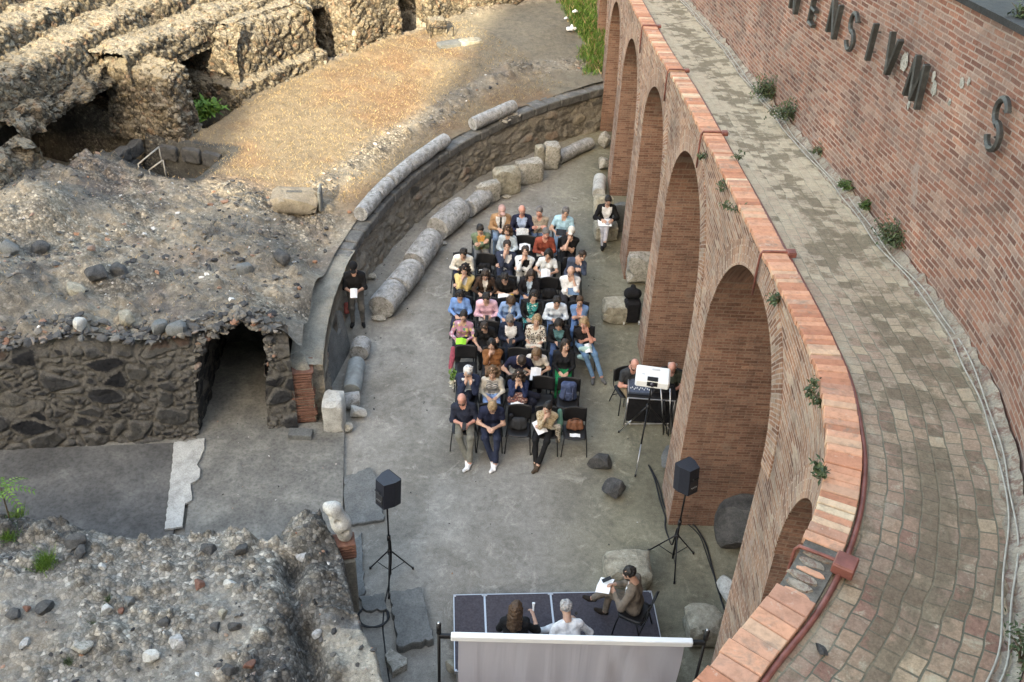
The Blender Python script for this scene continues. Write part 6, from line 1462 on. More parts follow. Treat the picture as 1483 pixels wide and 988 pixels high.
for s, lab in ((-1, 'black screen stand at the left end of the projection screen'), (1, 'black screen stand at the right end of the projection screen, beside the arcade')):
    x = s*(L/2+.16); q = rotz(A) @ np.array([x, 0, 0])+np.array([c[0], c[1], 0]); st = empty('screen_stand', q, A); tag(st, lab, 'stand', 'stands of the projection screen')
    mb = MB(); mb.tube([(0, 0, .05), (0, 0, ZS+.1)], .022, 8); mb.build('pole', M['blackm'], st, True)
    mb = MB(); mb.tube([(0, 0, ZS+.02), (0, 0, ZS+.2)], .034, 10); mb.build('clamp', M['blackp'], st, True)
    mb = MB(); mb.tube([(0, 0, ZS+.2), (0, 0, ZS+.225)], .02, 8); mb.build('pin', M['steel'], st, True)
    mb = MB(); mb.box((-s*.09, 0, ZS-.05), (.2, .05, .07), bev=.008); mb.build('bracket', M['blackp'], st)
    for k in range(3):
        a_ = k*2*PI/3+.5; mb = MB(); mb.tube([(0, 0, .75), (.55*math.cos(a_), .55*math.sin(a_), .02)], .014, 7); mb.build('leg', M['blackm'], st, True)

# loudspeakers on tripods
def speaker_set(base, top_px, zt, yaw, tilt, lab1, lab2, kn=0.0, spread=.42):
    st = empty('speaker_stand', (*base, 0)); tag(st, lab1, 'speaker stand', 'tripod stands of the loudspeakers')
    mb = MB(); mb.tube([(0, 0, .12), (0, 0, 1.0)], .02, 8); mb.tube([(0, 0, 1.0), (0, 0, zt-.5)], .015, 8); mb.build('pole', M['blackm'], st, True)
    mb = MB(); mb.tube([(0, 0, .95), (0, 0, 1.06)], .032, 8); mb.build('collar', M['blackp'], st, True)
    mb = MB(); mb.tube([(0, 0, .62), (0, 0, .72)], .034, 8); mb.build('hub', M['blackp'], st, True)
    for k in range(3):
        a = kn+k*2*PI/3; ca, sa = math.cos(a), math.sin(a); lg = MB(); lg.tube([(.025*ca, .025*sa, .68), (spread*ca, spread*sa, .02)], .013, 7); l = lg.build('leg', M['blackm'], st, True)
        lg = MB(); lg.tube([(spread*ca, spread*sa, .0), (spread*ca*.985, spread*sa*.985, .045)], .02, 7); lg.build('rubber_foot', M['blackp'], l, True)
        lg = MB(); lg.tube([(0, 0, .2), (spread*ca*.62, spread*sa*.62, .27)], .008, 6); lg.build('brace', M['blackm'], st, True)
    sp = empty('loudspeaker', (base[0], base[1], zt-.5), yaw); tag(sp, lab2, 'loudspeaker', 'black loudspeakers')
    R = rotx(tilt); w0, w1, dp, h = .16, .1, .15, .27                                  # front (-y) wider than the back
    P = [(-w0, -dp), (w0, -dp), (w0, -dp*.2), (w1, dp), (-w1, dp), (-w0, -dp*.2)]; mb = MB(); mb.prism(P, -h*.0, h*2); V = np.array(mb.V); V[:, 2] = V[:, 2]*.94+.0
    mesh('cabinet', V @ R.T, mb.F, simple((.02, .022, .03), .45, .1, 30, .05), sp)
    mb = MB(); mb.box((0, -dp-.008, h), (w0*1.86, .014, h*1.78), bev=.01); mesh('grille', np.array(mb.V) @ R.T, mb.F, simple((.01, .01, .011), .6, .2, 120, .6), sp)
    mb = MB(); mb.tube([(-w1*.55, dp+.035, h*1.3), (-w1*.5, dp+.05, h*1.3), (w1*.5, dp+.05, h*1.3), (w1*.55, dp+.035, h*1.3)], .012, 6); mesh('handle', np.array(mb.V) @ R.T, mb.F, M['blackp'], sp)
    mb = MB(); mb.box((0, dp+.006, h*.62), (w1*1.5, .012, h*.7), bev=.004); mesh('rear_panel', np.array(mb.V) @ R.T, mb.F, simple((.03, .03, .032), .4, .1, 20, .05), sp)
    for k in range(4): mb = MB(); mb.tube([(-.045+.03*k, dp+.01, h*.55), (-.045+.03*k, dp+.03, h*.55)], .009, 8); mesh('knob', np.array(mb.V) @ R.T, mb.F, M['steel'], sp)
    mb = MB(); mb.tube([(0, 0, -.1), (0, 0, .01)], .026, 8); mesh('socket', mb.V, mb.F, M['blackp'], sp)
bl = at(566, 838, 0)[:2]; speaker_set(bl, None, 2.33, PI-.75, .06, 'black tripod stand in the open yard left of the stage', 'black loudspeaker on the left tripod in the open yard', -PI/2+.05)
br_ = at(973, 815, 0)[:2]; speaker_set(br_, None, 2.3, PI+.6, .1, 'black tripod stand in front of the arcade pier', 'black loudspeaker on the right tripod in front of the brick pier', PI*.83, .46)

# cables on the ground
def cable(name, pts, label, r=.011, group='black cables on the ground', wob=.02):
    P = np.array(pts, float); t = np.linspace(0, len(P)-1, len(P)*10); Q = np.stack([np.interp(t, np.arange(len(P)), P[:, i]) for i in range(3)], 1)
    k = np.hanning(13)[1:-1]; k /= k.sum(); h = len(k)//2
    for i in range(3): Q[:, i] = np.convolve(np.r_[[Q[0, i]]*h, Q[:, i], [Q[-1, i]]*h], k, 'valid')
    Q[1:-1, :2] += wob*np.stack([np.sin(t*1.7), np.cos(t*1.3)], 1)[1:-1]; mb = MB(); mb.tube(Q, r, 6); return tag(mb.build(name, M['blackp'], smooth=True), label, 'cable', group)
g0 = lambda x, y, z=.012: tuple(at(x, y, z))
c0 = at(541, 893, .015); coil = [(c0[0]+(.24+.02*math.sin(k*.9))*math.cos(k*.42)*1.0, c0[1]+(.24+.02*math.cos(k*1.3))*math.sin(k*.42), .015+.0035*(k % 15)*.6) for k in range(62)]
cable('cable', coil, 'coil of black cable on the ground beside the rubble mound', wob=0)
cable('cable', [(bl[0]+.02, bl[1], 1.0), (bl[0]+.01, bl[1]-.03, .5), g0(563, 850), g0(558, 880), g0(553, 915), g0(556, 945), g0(565, 985), g0(575, 1020)], 'black cable running down the left tripod and past the white rock')
cable('cable', [g0(938, 672), g0(947, 695), g0(955, 720), g0(966, 748), g0(962, 765), (br_[0]-.05, br_[1]+.05, .3), (br_[0], br_[1]+.02, .9)], 'black cable from the projector past the pier corner to the right tripod', .016)
cable('cable', [g0(938, 672), g0(952, 700), g0(962, 735), g0(985, 752), g0(1005, 760), g0(1022, 790), g0(1035, 830), g0(1046, 870), g0(1056, 905)], 'black cable running along the foot of the arcade to the bottom', .016)
cable('cable', [g0(990, 755), g0(1012, 775), g0(1027, 812), g0(1042, 850), g0(1050, 890)], 'thin black cable beside the dark boulder', .01)

# table with console, projector on tripod, technicians
tA = at(897, 600, .0); t0, t1 = at(905, 578, .75), at(976, 583, .75); tc = (t0+t1)/2; A = math.atan2(t1[1]-t0[1], t1[0]-t0[0]); TL = .98; TC = np.array([2.83, 15.72, 0])
tb = empty('equipment_table', TC, A); tag(tb, 'equipment table with black skirt and silver legs beside the brick pier', 'table')
mb = MB(); mb.box((0, 0, .73), (TL, .55, .04), bev=.006); mb.build('table_top', M['blackp'], tb)
mb = MB(); mb.box((0, -.262, .40), (TL-.08, .015, .6)); mb.build('skirt', M['blackf'], tb)
for sx in (-1, 1):
    for sy in (-1, 1): mb = MB(); mb.tube([(sx*(TL/2-.03), sy*.25, .71), (sx*(TL/2-.01), sy*.28, 0)], .016, 8); mb.build('leg', M['alu'], tb, True)
mb = MB(); mb.tube([(-TL/2+.02, -.285, .715), (TL/2-.02, -.285, .715)], .014, 8); mb.tube([(-TL/2, -.28, .02), (TL/2, -.28, .12)], .012, 6); mb.build('rail', M['alu'], tb)
def on_table(u, v, z): q = rotz(A) @ np.array([u, v, z])+TC; return q
o = empty('mixing_console', on_table(-.24, .0, .752), A); tag(o, 'blue-grey mixing console on the left of the equipment table', 'mixing console')
mb = MB(); mb.box((0, 0, .04), (.42, .4, .07), rotx(.12), bev=.01); mb.build('body', simple((.07, .09, .13), .4, .15, 30, .1), o)
mb = MB(); mb.box((-.225, 0, .05), (.02, .41, .09), rotx(.12)); mb.box((.225, 0, .05), (.02, .41, .09), rotx(.12)); mb.build('end_cheek', M['alu'], o)
for k in range(12):
    mb = MB(); mb.box((-.18+.033*k, -.1+.03*math.sin(k*2.2), .07), (.014, .026, .018)); mb.build('fader', M['white'], o)
o = empty('laptop', on_table(.2, .02, .752), A+.15); tag(o, 'dark laptop standing open right of the console', 'laptop')
mb = MB(); mb.box((0, 0, .012), (.36, .25, .018), bev=.004); mb.build('base', simple((.05, .05, .055), .4, .1, 20, 0), o); mb = MB(); mb.box((0, -.15, .12), (.36, .012, .23), rotx(.35), bev=.004); mb.build('lid', simple((.05, .05, .055), .4, .1, 20, 0), o)
pt = at(941, 652, 0); pc_ = np.array([2.68, 14.93, 0]); PZ = 1.68
tr = empty('projector_tripod', pc_); tag(tr, 'silver and black tripod carrying the white projector', 'tripod')
mb = MB(); mb.tube([(0, 0, .45), (0, 0, PZ-.14)], .018, 8); mb.build('column', M['blackm'], tr, True)
mb = MB(); mb.tube([(0, 0, .86), (0, 0, 1.0)], .04, 10); mb.build('hub', M['blackp'], tr, True)
mb = MB(); mb.box((0, 0, PZ-.12), (.36, .3, .02), bev=.004); mb.build('tray', M['blackp'], tr)
for px, py in ((920, 690), (896, 626), (985, 640)):
    f = at(px, py, .01)-pc_; lg = MB(); lg.tube([(f[0]*.05, f[1]*.05, .93), (f[0]*.55, f[1]*.55, .45)], .017, 7); l = lg.build('leg', M['blackm'], tr, True); lg = MB(); lg.tube([(f[0]*.5, f[1]*.5, .5), (f[0], f[1], .02)], .012, 7); lg.build('lower_leg', M['steel'], l, True); lg = MB(); lg.tube([(f[0], f[1], 0), (f[0]*.985, f[1]*.985, .05)], .018, 7); lg.build('rubber_foot', M['blackp'], l, True)
pj = empty('projector', (pc_[0], pc_[1], PZ), -.14); tag(pj, 'large white projector with black lens on the tripod', 'projector')
mb = MB(); mb.box((0, 0, 0), (.64, .48, .18), bev=.03); mb.build('body', M['whitep'], pj)
mb = MB(); mb.box((0, -.242, .02), (.2, .02, .1), bev=.008); mb.box((0, -.175, .092), (.2, .13, .008), bev=.003); mb.build('lens_recess', M['blackp'], pj)
mb = MB(); mb.tube([(0, -.22, .02), (0, -.27, .02)], .042, 14); mb.build('lens', simple((.03, .03, .05), .08, .05, 10, 0, 0, .8), pj, True)
mb = MB(); mb.box((.05, .12, .092), (.15, .05, .004)); mb.box((-.18, -.05, .092), (.05, .025, .004)); mb.build('buttons', simple((.5, .5, .5), .4, .05, 10, 0), pj)
# grey folding tripod legs and cases by the pier
for k, (x, y, zz, lab) in enumerate(((3.25, 15.25, .42, 'folded silver light stand leaning by the equipment table'), (3.12, 15.3, .4, 'folded silver microphone stand leaning by the equipment table'))):
    o = empty('folded_stand', (x, y, 0), .3*k); tag(o, lab, 'stand', 'folded stands by the pier'); mb = MB(); mb.tube([(0, -.05, .05), (-.1, .2, 1.0)], .016, 7); mb.build('pole', M['steel'], o, True)
    for j in range(2): mb = MB(); mb.tube([(.04*(j*2-1), -.1, .02), (-.06+.03*j, .1, .75)], .011, 6); mb.build('leg', M['blackm'], o, True)
G3 = 'people beside the audience'
p = at(915, 521, 1.25); chair(p[0], p[1]+.02, 0, .35, 'black chair under the technician in dark t-shirt', 'chairs of the technicians')
tn = person((p[0], p[1]+.05, 0), .35, 'bald technician in dark grey t-shirt and khaki trousers sitting by the projector', G3, top=(.04, .042, .045), sleeve='short', bottom=(.2, .15, .095), shoes=(.42, .4, .34), hair='fringe', hc='brown', beard='brown', skin='skinred', pitch=30, lean=10, pose='phone', legs='sit')
phone(tn, 'pale phone in the hands of the bald technician')
p = at(976, 522, 1.25); chair(p[0], p[1]+.02, 0, -.2, 'black chair half hidden behind the white projector', 'chairs of the technicians')
person((p[0], p[1]+.05, 0), -.2, 'person with reddened bald head sitting behind the projector, half hidden by the pier', G3, top=(.05, .055, .04), sleeve='short', bottom=(.03, .03, .03), hair='fringe', hc='grey', skin='skinred', pitch=38, lean=14, pose='lap')
pstand = at(518, 474, 0)
sm = person((pstand[0]-.02, pstand[1]+.1, 0), .1, 'person in black shirt, black cap and grey trousers leaning on the retaining wall', G3, top=(.011, .011, .012), sleeve='mid', bottom=(.13, .125, .115), shoes=(.02, .02, .02), hair='cap', mats=(.01, .01, .011), beard='dark', skin='skin2', pitch=35, lean=-2, legs='stand', Hz=.93, R=(-.07, -.3, 1.1), L=(.07, -.3, 1.1))
sheet_of(sm, 'folded white leaflet held by the one leaning on the wall', w=.15, h=.21, tilt=.8)
blob('bag', at(505, 462, .2)+np.array([-.05, .1, .15]), [((0, 0, 0), (0, .05, .12), .08, .07)], simple((.28, .08, .07), .8, .2, 20, .2), 'small red bag hanging on the retaining wall by the standing one', 'bag')
ss_ = at(874, 352, .0); sb = np.array([ss_[0], ss_[1]+.1, 0])
person((sb[0], sb[1]+.1, 0), .05, 'person in black jacket and pale grey trousers writing on a stone seat alone', G3, top=(.012, .012, .013), sleeve='jacket', inner=(.66, .66, .66), vneck=1.1, bottom=(.36, .36, .4), shoes=(.015, .015, .015), hair='short', hc='black', pitch=30, lean=8, pose='paper', legs='crossed', glasses=True)
i0 = {'rz': .05, 'R': sb, 'L': sb}; sheet_of(i0, 'white folder on the knees of the person writing alone', 'folder', 'folder', .34, .26, M['paper'], .2, (-.06, -.3, .72), 0)

# ------------------------------------------------------------------ stones, blocks and column drums
def drum(name, a, b, r, mat, label, group, r2=None, n=40, ring=False, cut=.04, seed=0):
    a, b = np.array(a, float), np.array(b, float); ax = b-a; L = np.linalg.norm(ax); ax /= L; up = norm(np.array([0, 0, 1.])-ax*ax[2]); sd = np.cross(ax, up); V = []; m = 18; r2 = r2 or r
    rn = np.random.default_rng(seed)
    tl, tr_ = rn.normal(0, .12, 2), rn.normal(0, .12, 2)
    for i in range(m+1):
        t = i/m
        for k in range(n):
            q = 2*PI*k/n; rr = r+(r2-r)*t
            if ring and t > .72: rr *= 1.12 if t < .8 or t > .9 else 1.0
            e = min(t, 1-t)*L; rr *= 1-.05*max(0, 1-e/.04)
            off = cut*((tl[0]*math.cos(q)+tl[1]*math.sin(q))*(1-t)+(tr_[0]*math.cos(q)+tr_[1]*math.sin(q))*t)*4
            V.append(a+ax*(L*t+off)+rr*(math.cos(q)*up+math.sin(q)*sd))
    V = np.array(V); nz = fbm(V*5+seed, 4, 3); V += (V-(a+np.outer((V-a)@ax, ax)))*(.07*nz[:, None]-.45*np.clip(fbm(V*2.6+seed*3, 4, 9)-.28, 0, 1)[:, None])
    Fq = [(i*n+k, i*n+(k+1) % n, (i+1)*n+(k+1) % n, (i+1)*n+k) for i in range(m) for k in range(n)]; V = np.vstack([V, V[:n].mean(0), V[-n:].mean(0)]); nv = len(V)
    Fq += [((k+1) % n, k, nv-2) for k in range(n)]+[(m*n+k, m*n+(k+1) % n, nv-1) for k in range(n)]
    V[:, 2] = np.maximum(V[:, 2], min(a[2], b[2])-max(r, r2)+.002)
    c = (a+b)/2; return tag(mesh(name, V-c, Fq, mat, loc=c, smooth=35), label, 'column drum' if 'drum' in name else 'stone', group)
GT = 'column drums on top of the retaining wall'; zt = 1.39+.21
for k, (x0, y0, x1, y1, lab) in enumerate(((520, 310, 548, 285, 'column drum at the left end of the wall top row'), (549, 284, 570, 267, 'short second column drum on the wall top'), (570, 264, 596, 243, 'third column drum on the wall top with a chipped joint'),
        (597, 242, 645, 203, 'long fourth column drum on the wall top'), (684, 180, 744, 154, 'separate long column drum on the wall top, beyond a gap'))):
    def wt(x, y): p = at(x, y, zt); r, th = topol(p); return np.array([*pol(RO+.24, th), zt])
    drum('column_drum', wt(x0, y0), wt(x1, y1), .185, M['column'], lab, GT, seed=k+1, cut=.02)
GD = 'fallen column drums along the foot of the wall'
for k, (x0, y0, x1, y1, r, rg, lab) in enumerate(((552, 445, 571, 421, .31, 0, 'nearest fallen column drum with its round end facing out'), (574, 418, 598, 389, .31, 0, 'second fallen drum with a broken jagged end'), (600, 381, 626, 345, .31, 0, 'third fallen drum, split by a diagonal crack'), (633, 332, 668, 302, .325, 0, 'smooth thick fallen drum, largest of the row'), (678, 303, 703, 283, .24, 1, 'ringed column base lying beyond the smooth thick drum'))):
    drum('column_drum', at(x0, y0, r), at(x1, y1, r), r, M['column'], lab, GD, seed=20+k, ring=bool(rg), cut=.05, r2=r*1.0)
drum('column_drum', at(808, 229, .18), at(828, 219, .18), .19, M['column'], 'slim short drum lying beyond the upright stone blocks', GD, seed=41); drum('column_drum', at(829, 218, .18), at(854, 207, .18), .19, M['column'], 'slim long drum lying close to the far end of the wall', GD, seed=42)
drum('column_drum', at(867, 281, .17), at(869, 258, .17), .18, M['marble'], 'white drum lying in front of the far arcade pier', GD, seed=43)
GL = 'column pieces by the left wall end'
drum('column_drum', at(520, 512, .2), at(524, 497, .2), .21, M['column'], 'short drum at the top of the left wall pieces', GL, seed=51); drum('column_drum', at(509, 566, .19), at(517, 526, .19), .19, simple((.2, .22, .22), .75, .15, 8, .2), 'long smooth grey shaft lying by the left wall end', GL, seed=52); drum('column_drum', at(498, 582, .17), at(520, 578, .17), .17, M['column'], 'short grey drum lying across below the long shaft', GL, seed=53)

def rock(name, c, dims, mat, label, cat='boulder', rz=0.0, seed=0, group=None, blocky=0.0, tilt=0.0):
    v, f = RT2[seed % len(RT2)]
    v = v.copy()
    if blocky:
        u = v/np.abs(v).max(1)[:, None]; e = .14; cube = np.sign(u)*np.minimum(np.abs(u), 1); v2 = v/np.linalg.norm(v, axis=1)[:, None]; p = 14.; sup = v2/((np.abs(v2)**p).sum(1)**(1/p))[:, None]; v = v*(1-blocky)+sup*blocky
        v = v+.05*np.stack([fbm(v*1.5+seed, 4, 1), fbm(v*1.5+seed, 4, 2), fbm(v*1.5+seed, 4, 3)], 1)
    v = v+.03*np.stack([fbm(v*5+seed, 3, 4), fbm(v*5+seed, 3, 5), fbm(v*5+seed, 3, 6)], 1)
    lo, hi = v.min(0), v.max(0); v = (v-(lo+hi)/2)/(hi-lo)*np.array(dims); v = v @ rotx(tilt).T; v[:, 2] -= v[:, 2].min()
    return tag(mesh(name, v, f, mat, loc=c, rz=rz, smooth=(38 if blocky else 24)), label, cat, group)
def gp(x, y, z=0): return at(x, y, z)
GB = 'stone blocks along the foot of the wall'
for (x, y, d, mt, lab, rz, sd) in ((706, 293, (.7, .3, .62), 'limewhite', 'leaning pale slab next to the ringed column base', .6, 1), (733, 280, (.78, .4, .8), 'lime', 'big pitted block, largest of the row by the far wall', .45, 2), (765, 264, (.8, .4, .7), 'limewhite', 'pale tilted block right of the big pitted block', .45, 3),
        (780, 247, (.26, .25, .8), 'lime', 'narrow upright stone post between two pale blocks', .4, 4), (797, 243, (.5, .4, .78), 'limewhite', 'upright pale block at the end of the block row', .2, 5)):
    rock('stone_block', gp(x, y), d, M[mt], lab, 'stone block', rz, sd, GB, .9, .06)
GA = 'stone blocks by the arcade'
P3y = 20.85; q3_ = FRONT.p(S_(21.3), -.42)
for (x, y, d, mt, lab, rz, sd, bl_) in ((876, 344, (.62, .5, .44), 'lime', 'stone seat under the person writing alone', .1, 6, .85), (872, 318, (.55, .3, .75), 'lime', 'rough upright stone behind the person writing alone', .1, 7, .6), (893, 462, (.72, .5, .5), 'lime', 'pitted square block in front of the black case', .05, 8, .92),
        (905, 838, (.82, .62, .46), 'lime', 'large pitted block with swirling grain behind the stage', .03, 9, .93), (1017, 920, (.62, .62, .5), 'lime', 'mossy grey block under the right screen stand', .1, 2, .8), (893, 335, (.4, .2, .85), 'slab', 'grey upright slab leaning by the far pier', .3, 3, .9)):
    rock('stone_block', gp(x, y), d, M[mt], lab, 'stone block', rz, sd, GA, bl_)
rock('stone_block', (q3_[0]+.08, q3_[1]-.2, 0), (.95, 1.15, .82), M['limewhite'], 'pale squared block built into the foot of the third pier', 'stone block', .05, 4, GA, .95)
for (x, y, d, lab, sd, rz, mt) in ((868, 676, (.5, .36, .3), 'dark angular lava boulder near the last front chair', 1, .2, 'lava'), (886, 716, (.42, .38, .32), 'rounded dark boulder in front of the angular one', 3, .8, 'lava'), (1065, 786, (.95, .75, 1.0), 'big smooth dark boulder under the near arch', 5, .4, 'lava'),
        (1052, 862, (.3, .75, .3), 'white marble fragment lying at the foot of the near pier', 6, .1, 'marble'), (660, 975, (.3, .3, .3), 'pale rock at the left rear corner of the stage', 7, .3, 'lime'), (875, 246, (.4, .3, .42), 'rough rock beside the far pier', 2, .6, 'limewhite'), (874, 214, (.4, .3, .5), 'rough pale rock at the farthest pier', 8, .1, 'limewhite'),
        (952, 520, (.7, .4, .35), 'white rock under the shiny black bag', 4, .2, 'limewhite'), (985, 668, (.9, .9, .16), 'flat pale stone by the near pier foot', 9, .4, 'slab')):
    rock('boulder', gp(x, y), d, M[mt], lab, 'boulder', rz, sd, 'boulders in the yard')
def flat(name, pix, z0, th, mat, label, cat='stone slab', group=None):
    P = [at(x, y, z0+th) for x, y in pix]; c = np.mean(P, 0); c[2] = z0; Pg = [(p[0]-c[0], p[1]-c[1]) for p in P]; Q = []
    for i in range(len(Pg)):
        a, b = np.array(Pg[i]), np.array(Pg[(i+1) % len(Pg)]); m = max(1, int(np.linalg.norm(b-a)/.07))
        for k in range(m):
            q = a+(b-a)*k/m; q = q+(.012*np.random.default_rng(i*50+k).normal(size=2) if k else 0); Q.append(q)
    Q = np.array(Q); n = len(Q); Vv = [(*q, 0) for q in Q]+[(*q, th*.8) for q in Q]+[(*(q*(1-.02)), th) for q in Q]+[(0, 0, th*1.02)]
    Fq = [(i, (i+1) % n, n+(i+1) % n, n+i) for i in range(n)]+[(n+i, n+(i+1) % n, 2*n+(i+1) % n, 2*n+i) for i in range(n)]+[(2*n+i, 2*n+(i+1) % n, 3*n) for i in range(n)]
    return tag(mesh(name, Vv, Fq, mat, loc=c), label, cat, group)
GS = 'flat slabs lying in the yard'
flat('stone_slab', [(497, 690), (536, 676), (549, 695), (556, 752), (500, 760)], 0, .07, M['slab'], 'large grey slab beside the white carved marble', group=GS)
flat('stone_slab', [(563, 856), (611, 850), (628, 925), (577, 937)], 0, .16, M['slab'], 'thick grey slab behind the left tripod foot', group=GS)
flat('stone_slab', [(519, 864), (556, 858), (560, 882), (530, 884)], 0, .06, M['slab'], 'small grey slab under the tripod next to the cable coil', group=GS)
flat('stone_slab', [(500, 800), (524, 770), (528, 860), (512, 866)], 0, .05, M['slab'], 'narrow slab along the foot of the rubble mound', group=GS)
flat('rock', [(557, 948), (566, 939), (590, 953), (589, 962), (568, 974)], 0, .16, M['limewhite'], 'white broken rock beside the cable, left of the screen', 'boulder')
flat('marble_threshold', [(252, 640), (297, 634), (296, 650), (287, 668), (290, 690), (276, 700), (278, 724), (262, 730), (264, 762), (238, 766), (246, 700)], .08, .05, M['marble'], 'long broken marble threshold between the dark floor and the passage', 'threshold')
mb = MB(); q = at(436, 632, .08); mb.box((0, 0, .06), (.46, .22, .12), bev=.01); o = mb.build('kerb_block', M['slab'], loc=q); tag(o, 'small grey rectangular block lying before the brick pillar', 'stone block')
q = at(486, 618, 0); rock('marble_block', q, (.42, .55, .78), M['marble'], 'tall white marble block with a square hole by the left wall end', 'marble block', .05, 6, None, .93)
rock('stone', at(519, 603, 0), (.34, .26, .26), M['marble'], 'white lump of marble beside the short grey drum', 'stone', .3, 2); rock('stone', at(505, 625, 0), (.2, .2, .2), M['limewhite'], 'small white stone below the marble lump', 'stone', .3, 5)
rock('stone', at(465, 590, .1), (.25, .2, .2), M['limewhite'], 'pale stone between the brick pillar and the marble block', 'stone', .1, 3)
rock('stone', at(549, 464, 0), (.36, .2, .12), M['limewhite'], 'flat white stone at the foot of the nearest fallen drum', 'stone', .2, 4); rock('stone', at(641, 354, 0), (.22, .2, .1), M['limewhite'], 'small white stone beside the smooth thick drum', 'stone', .2, 7); rock('stone', at(733, 287, 0), (.3, .16, .08), M['limewhite'], 'flat white stone in front of the big pitted block', 'stone', .2, 8)
rock('stone', at(568, 455-40, 0)+np.array([-.55, .25, .0]), (.3, .2, .2), M['limewhite'], 'white stone wedged between wall and second fallen drum', 'stone', .2, 9)
# brick pillar, marble panels
pb = at(441, 612, .08); W_ = .5
o = empty('brick_pillar', pb, math.atan2(wd[1], wd[0])+PI); tag(o, 'worn red brick pillar with pale broken top at the tunnel', 'pillar')
mb = MB(); zz = 0; k = 0
while zz < 1.22:
    h = random.uniform(.05, .075); sh = random.uniform(-.02, .02); mb.box((sh, .22+random.uniform(-.02, .02), zz+h/2), (W_+random.uniform(-.05, .03), .5, h-.02), rotz(random.uniform(-.03, .03)), bev=.012); zz += h; k += 1
mb.build('bricks', M['redbrick'], o)
mb = MB(); mb.box((0, .24, .6), (W_-.03, .47, 1.2)); mb.build('mortar_core', M['plaster'], o)
v, f = RT2[3]; mesh('broken_top', v*np.array([.3, .34, .16])+np.array([0, .27, 1.25]), f, M['plaster'], o, smooth=True)
pA, pB = at(471, 580, 0), at(510, 505, 0)
dd = pB-pA; Lp = np.linalg.norm(dd); o = empty('marble_slab', pA+np.array([-.02, 0, 0]), math.atan2(dd[1], dd[0])); tag(o, 'grey marble panel with jagged top leaning on the left wall end', 'marble slab')
js = [(0, 0), (Lp, 0), (Lp, .98), (Lp*.93, 1.05), (Lp*.86, .7), (Lp*.78, .62), (Lp*.66, .98), (Lp*.55, .9), (Lp*.42, .66), (Lp*.3, .8), (Lp*.12, .72), (0, .55)]
mb = MB(); nn = len(js); mb.add([(x, 0, z_) for x, z_ in js]+[(x, .06, z_) for x, z_ in js], [tuple(range(nn)), tuple(range(nn, 2*nn))[::-1]]+[(k, (k+1) % nn, nn+(k+1) % nn, nn+k) for k in range(nn)]); V = np.array(mb.V); V[:, 1] += .16*V[:, 2]; mesh('panel', V, mb.F, M['slab'], o)
mb = MB()
for k in range(7): t0_ = .06+k*.93/7; mb.box((Lp*t0_, .12, .25+.06*math.sin(k*2.1)), (Lp*.115, .05, .5+.12*math.sin(k*2.1)), bev=.02)
mesh('stone_backing', np.array(mb.V)+np.array([0, .06, .0]), mb.F, M['plaster'], o)
# carved marble on the broken brick stub beside the mound
q = np.array([*at(497, 772, 1.75)[:2], 0]); o = empty('carved_marble', (q[0], q[1], 1.5)); tag(o, 'white worn carved marble piece standing on brick at the mound corner', 'carved marble')
sdf_ = SDF((-.4, -.3, -.12), (.4, .35, 1.0), .016, .05); sdf_.cap((-.2, .02, .72), (-.1, .0, .7), .1, .13); sdf_.cap((-.1, .0, .68), (.0, -.01, .38), .14, .17); sdf_.cap((.0, -.01, .38), (.06, -.0, .08), .16, .13); sdf_.cap((-.02, -.14, .52), (.02, -.2, .5), .05, .03, sub=True); sdf_.cap((-.16, -.12, .62), (-.12, -.16, .6), .04, .02, sub=True); sdf_.cap((.08, -.1, .3), (.12, -.18, .25), .05, .03, sub=True)
V, f = sdf_.mesh(); V = V+.022*np.stack([fbm(V*7, 4, 1), fbm(V*7, 4, 2), fbm(V*7, 4, 3)], 1); mesh('stone', V*.88+np.array([-.03, .03, .12]), f, M['marble'], o, smooth=True)
mb = MB()
for k in range(5): mb.box((.0, .0, .08-.065*k), (.34, .28, .052), rotz(.25+.05*(k % 2)), bev=.01)
mb.build('brick_stub', M['redbrick'], o)
mb = MB(); mb.box((.0, .0, -.87), (.3, .32, 1.26), rotz(.25), bev=.03); mb.build('stub_base', M['orch'] if False else M['plaster'], o)
# capital on the terrace
q = at(430, 308, 1.5); o = empty('stone_capital', (q[0], q[1], ground_z(q[:2])-.05), .1); tag(o, 'square hollowed stone capital standing alone on the terrace', 'capital')
mb = MB(); P0 = [(-.52, -.2), (.52, -.24), (.56, .34), (-.5, .36)]; mb.prism(P0, 0, .36); V = np.array(mb.V); V[:4] *= [.86, .86, 1]
v = np.array(RT2[2][0]); v2 = v/np.linalg.norm(v, axis=1)[:, None]; sup = v2/((np.abs(v2)**16).sum(1)**(1/16))[:, None]; sup = sup*np.array([.55, .34, .24])*(.86+.14*(sup[:, 2:3]+1)/2)+.02*np.stack([fbm(sup*3, 4, 1), fbm(sup*3, 4, 2), fbm(sup*3, 4, 3)], 1)
mesh('block', sup+np.array([0, 0, .22]), RT2[2][1], stone_mat('capital_stone', [(.3, (.12, .105, .085)), (.55, (.2, .175, .14)), (.8, (.27, .24, .19))], 4, .6), o, smooth=35)
mb = MB(); mb.box((-.02, .02, .465), (.36, .1, .02), bev=.008); mb.build('socket', M['lava'], o); mb = MB(); mb.box((.56, .08, .28), (.07, .5, .5), bev=.025); mb.build('raised_rim', M['slab'], o)

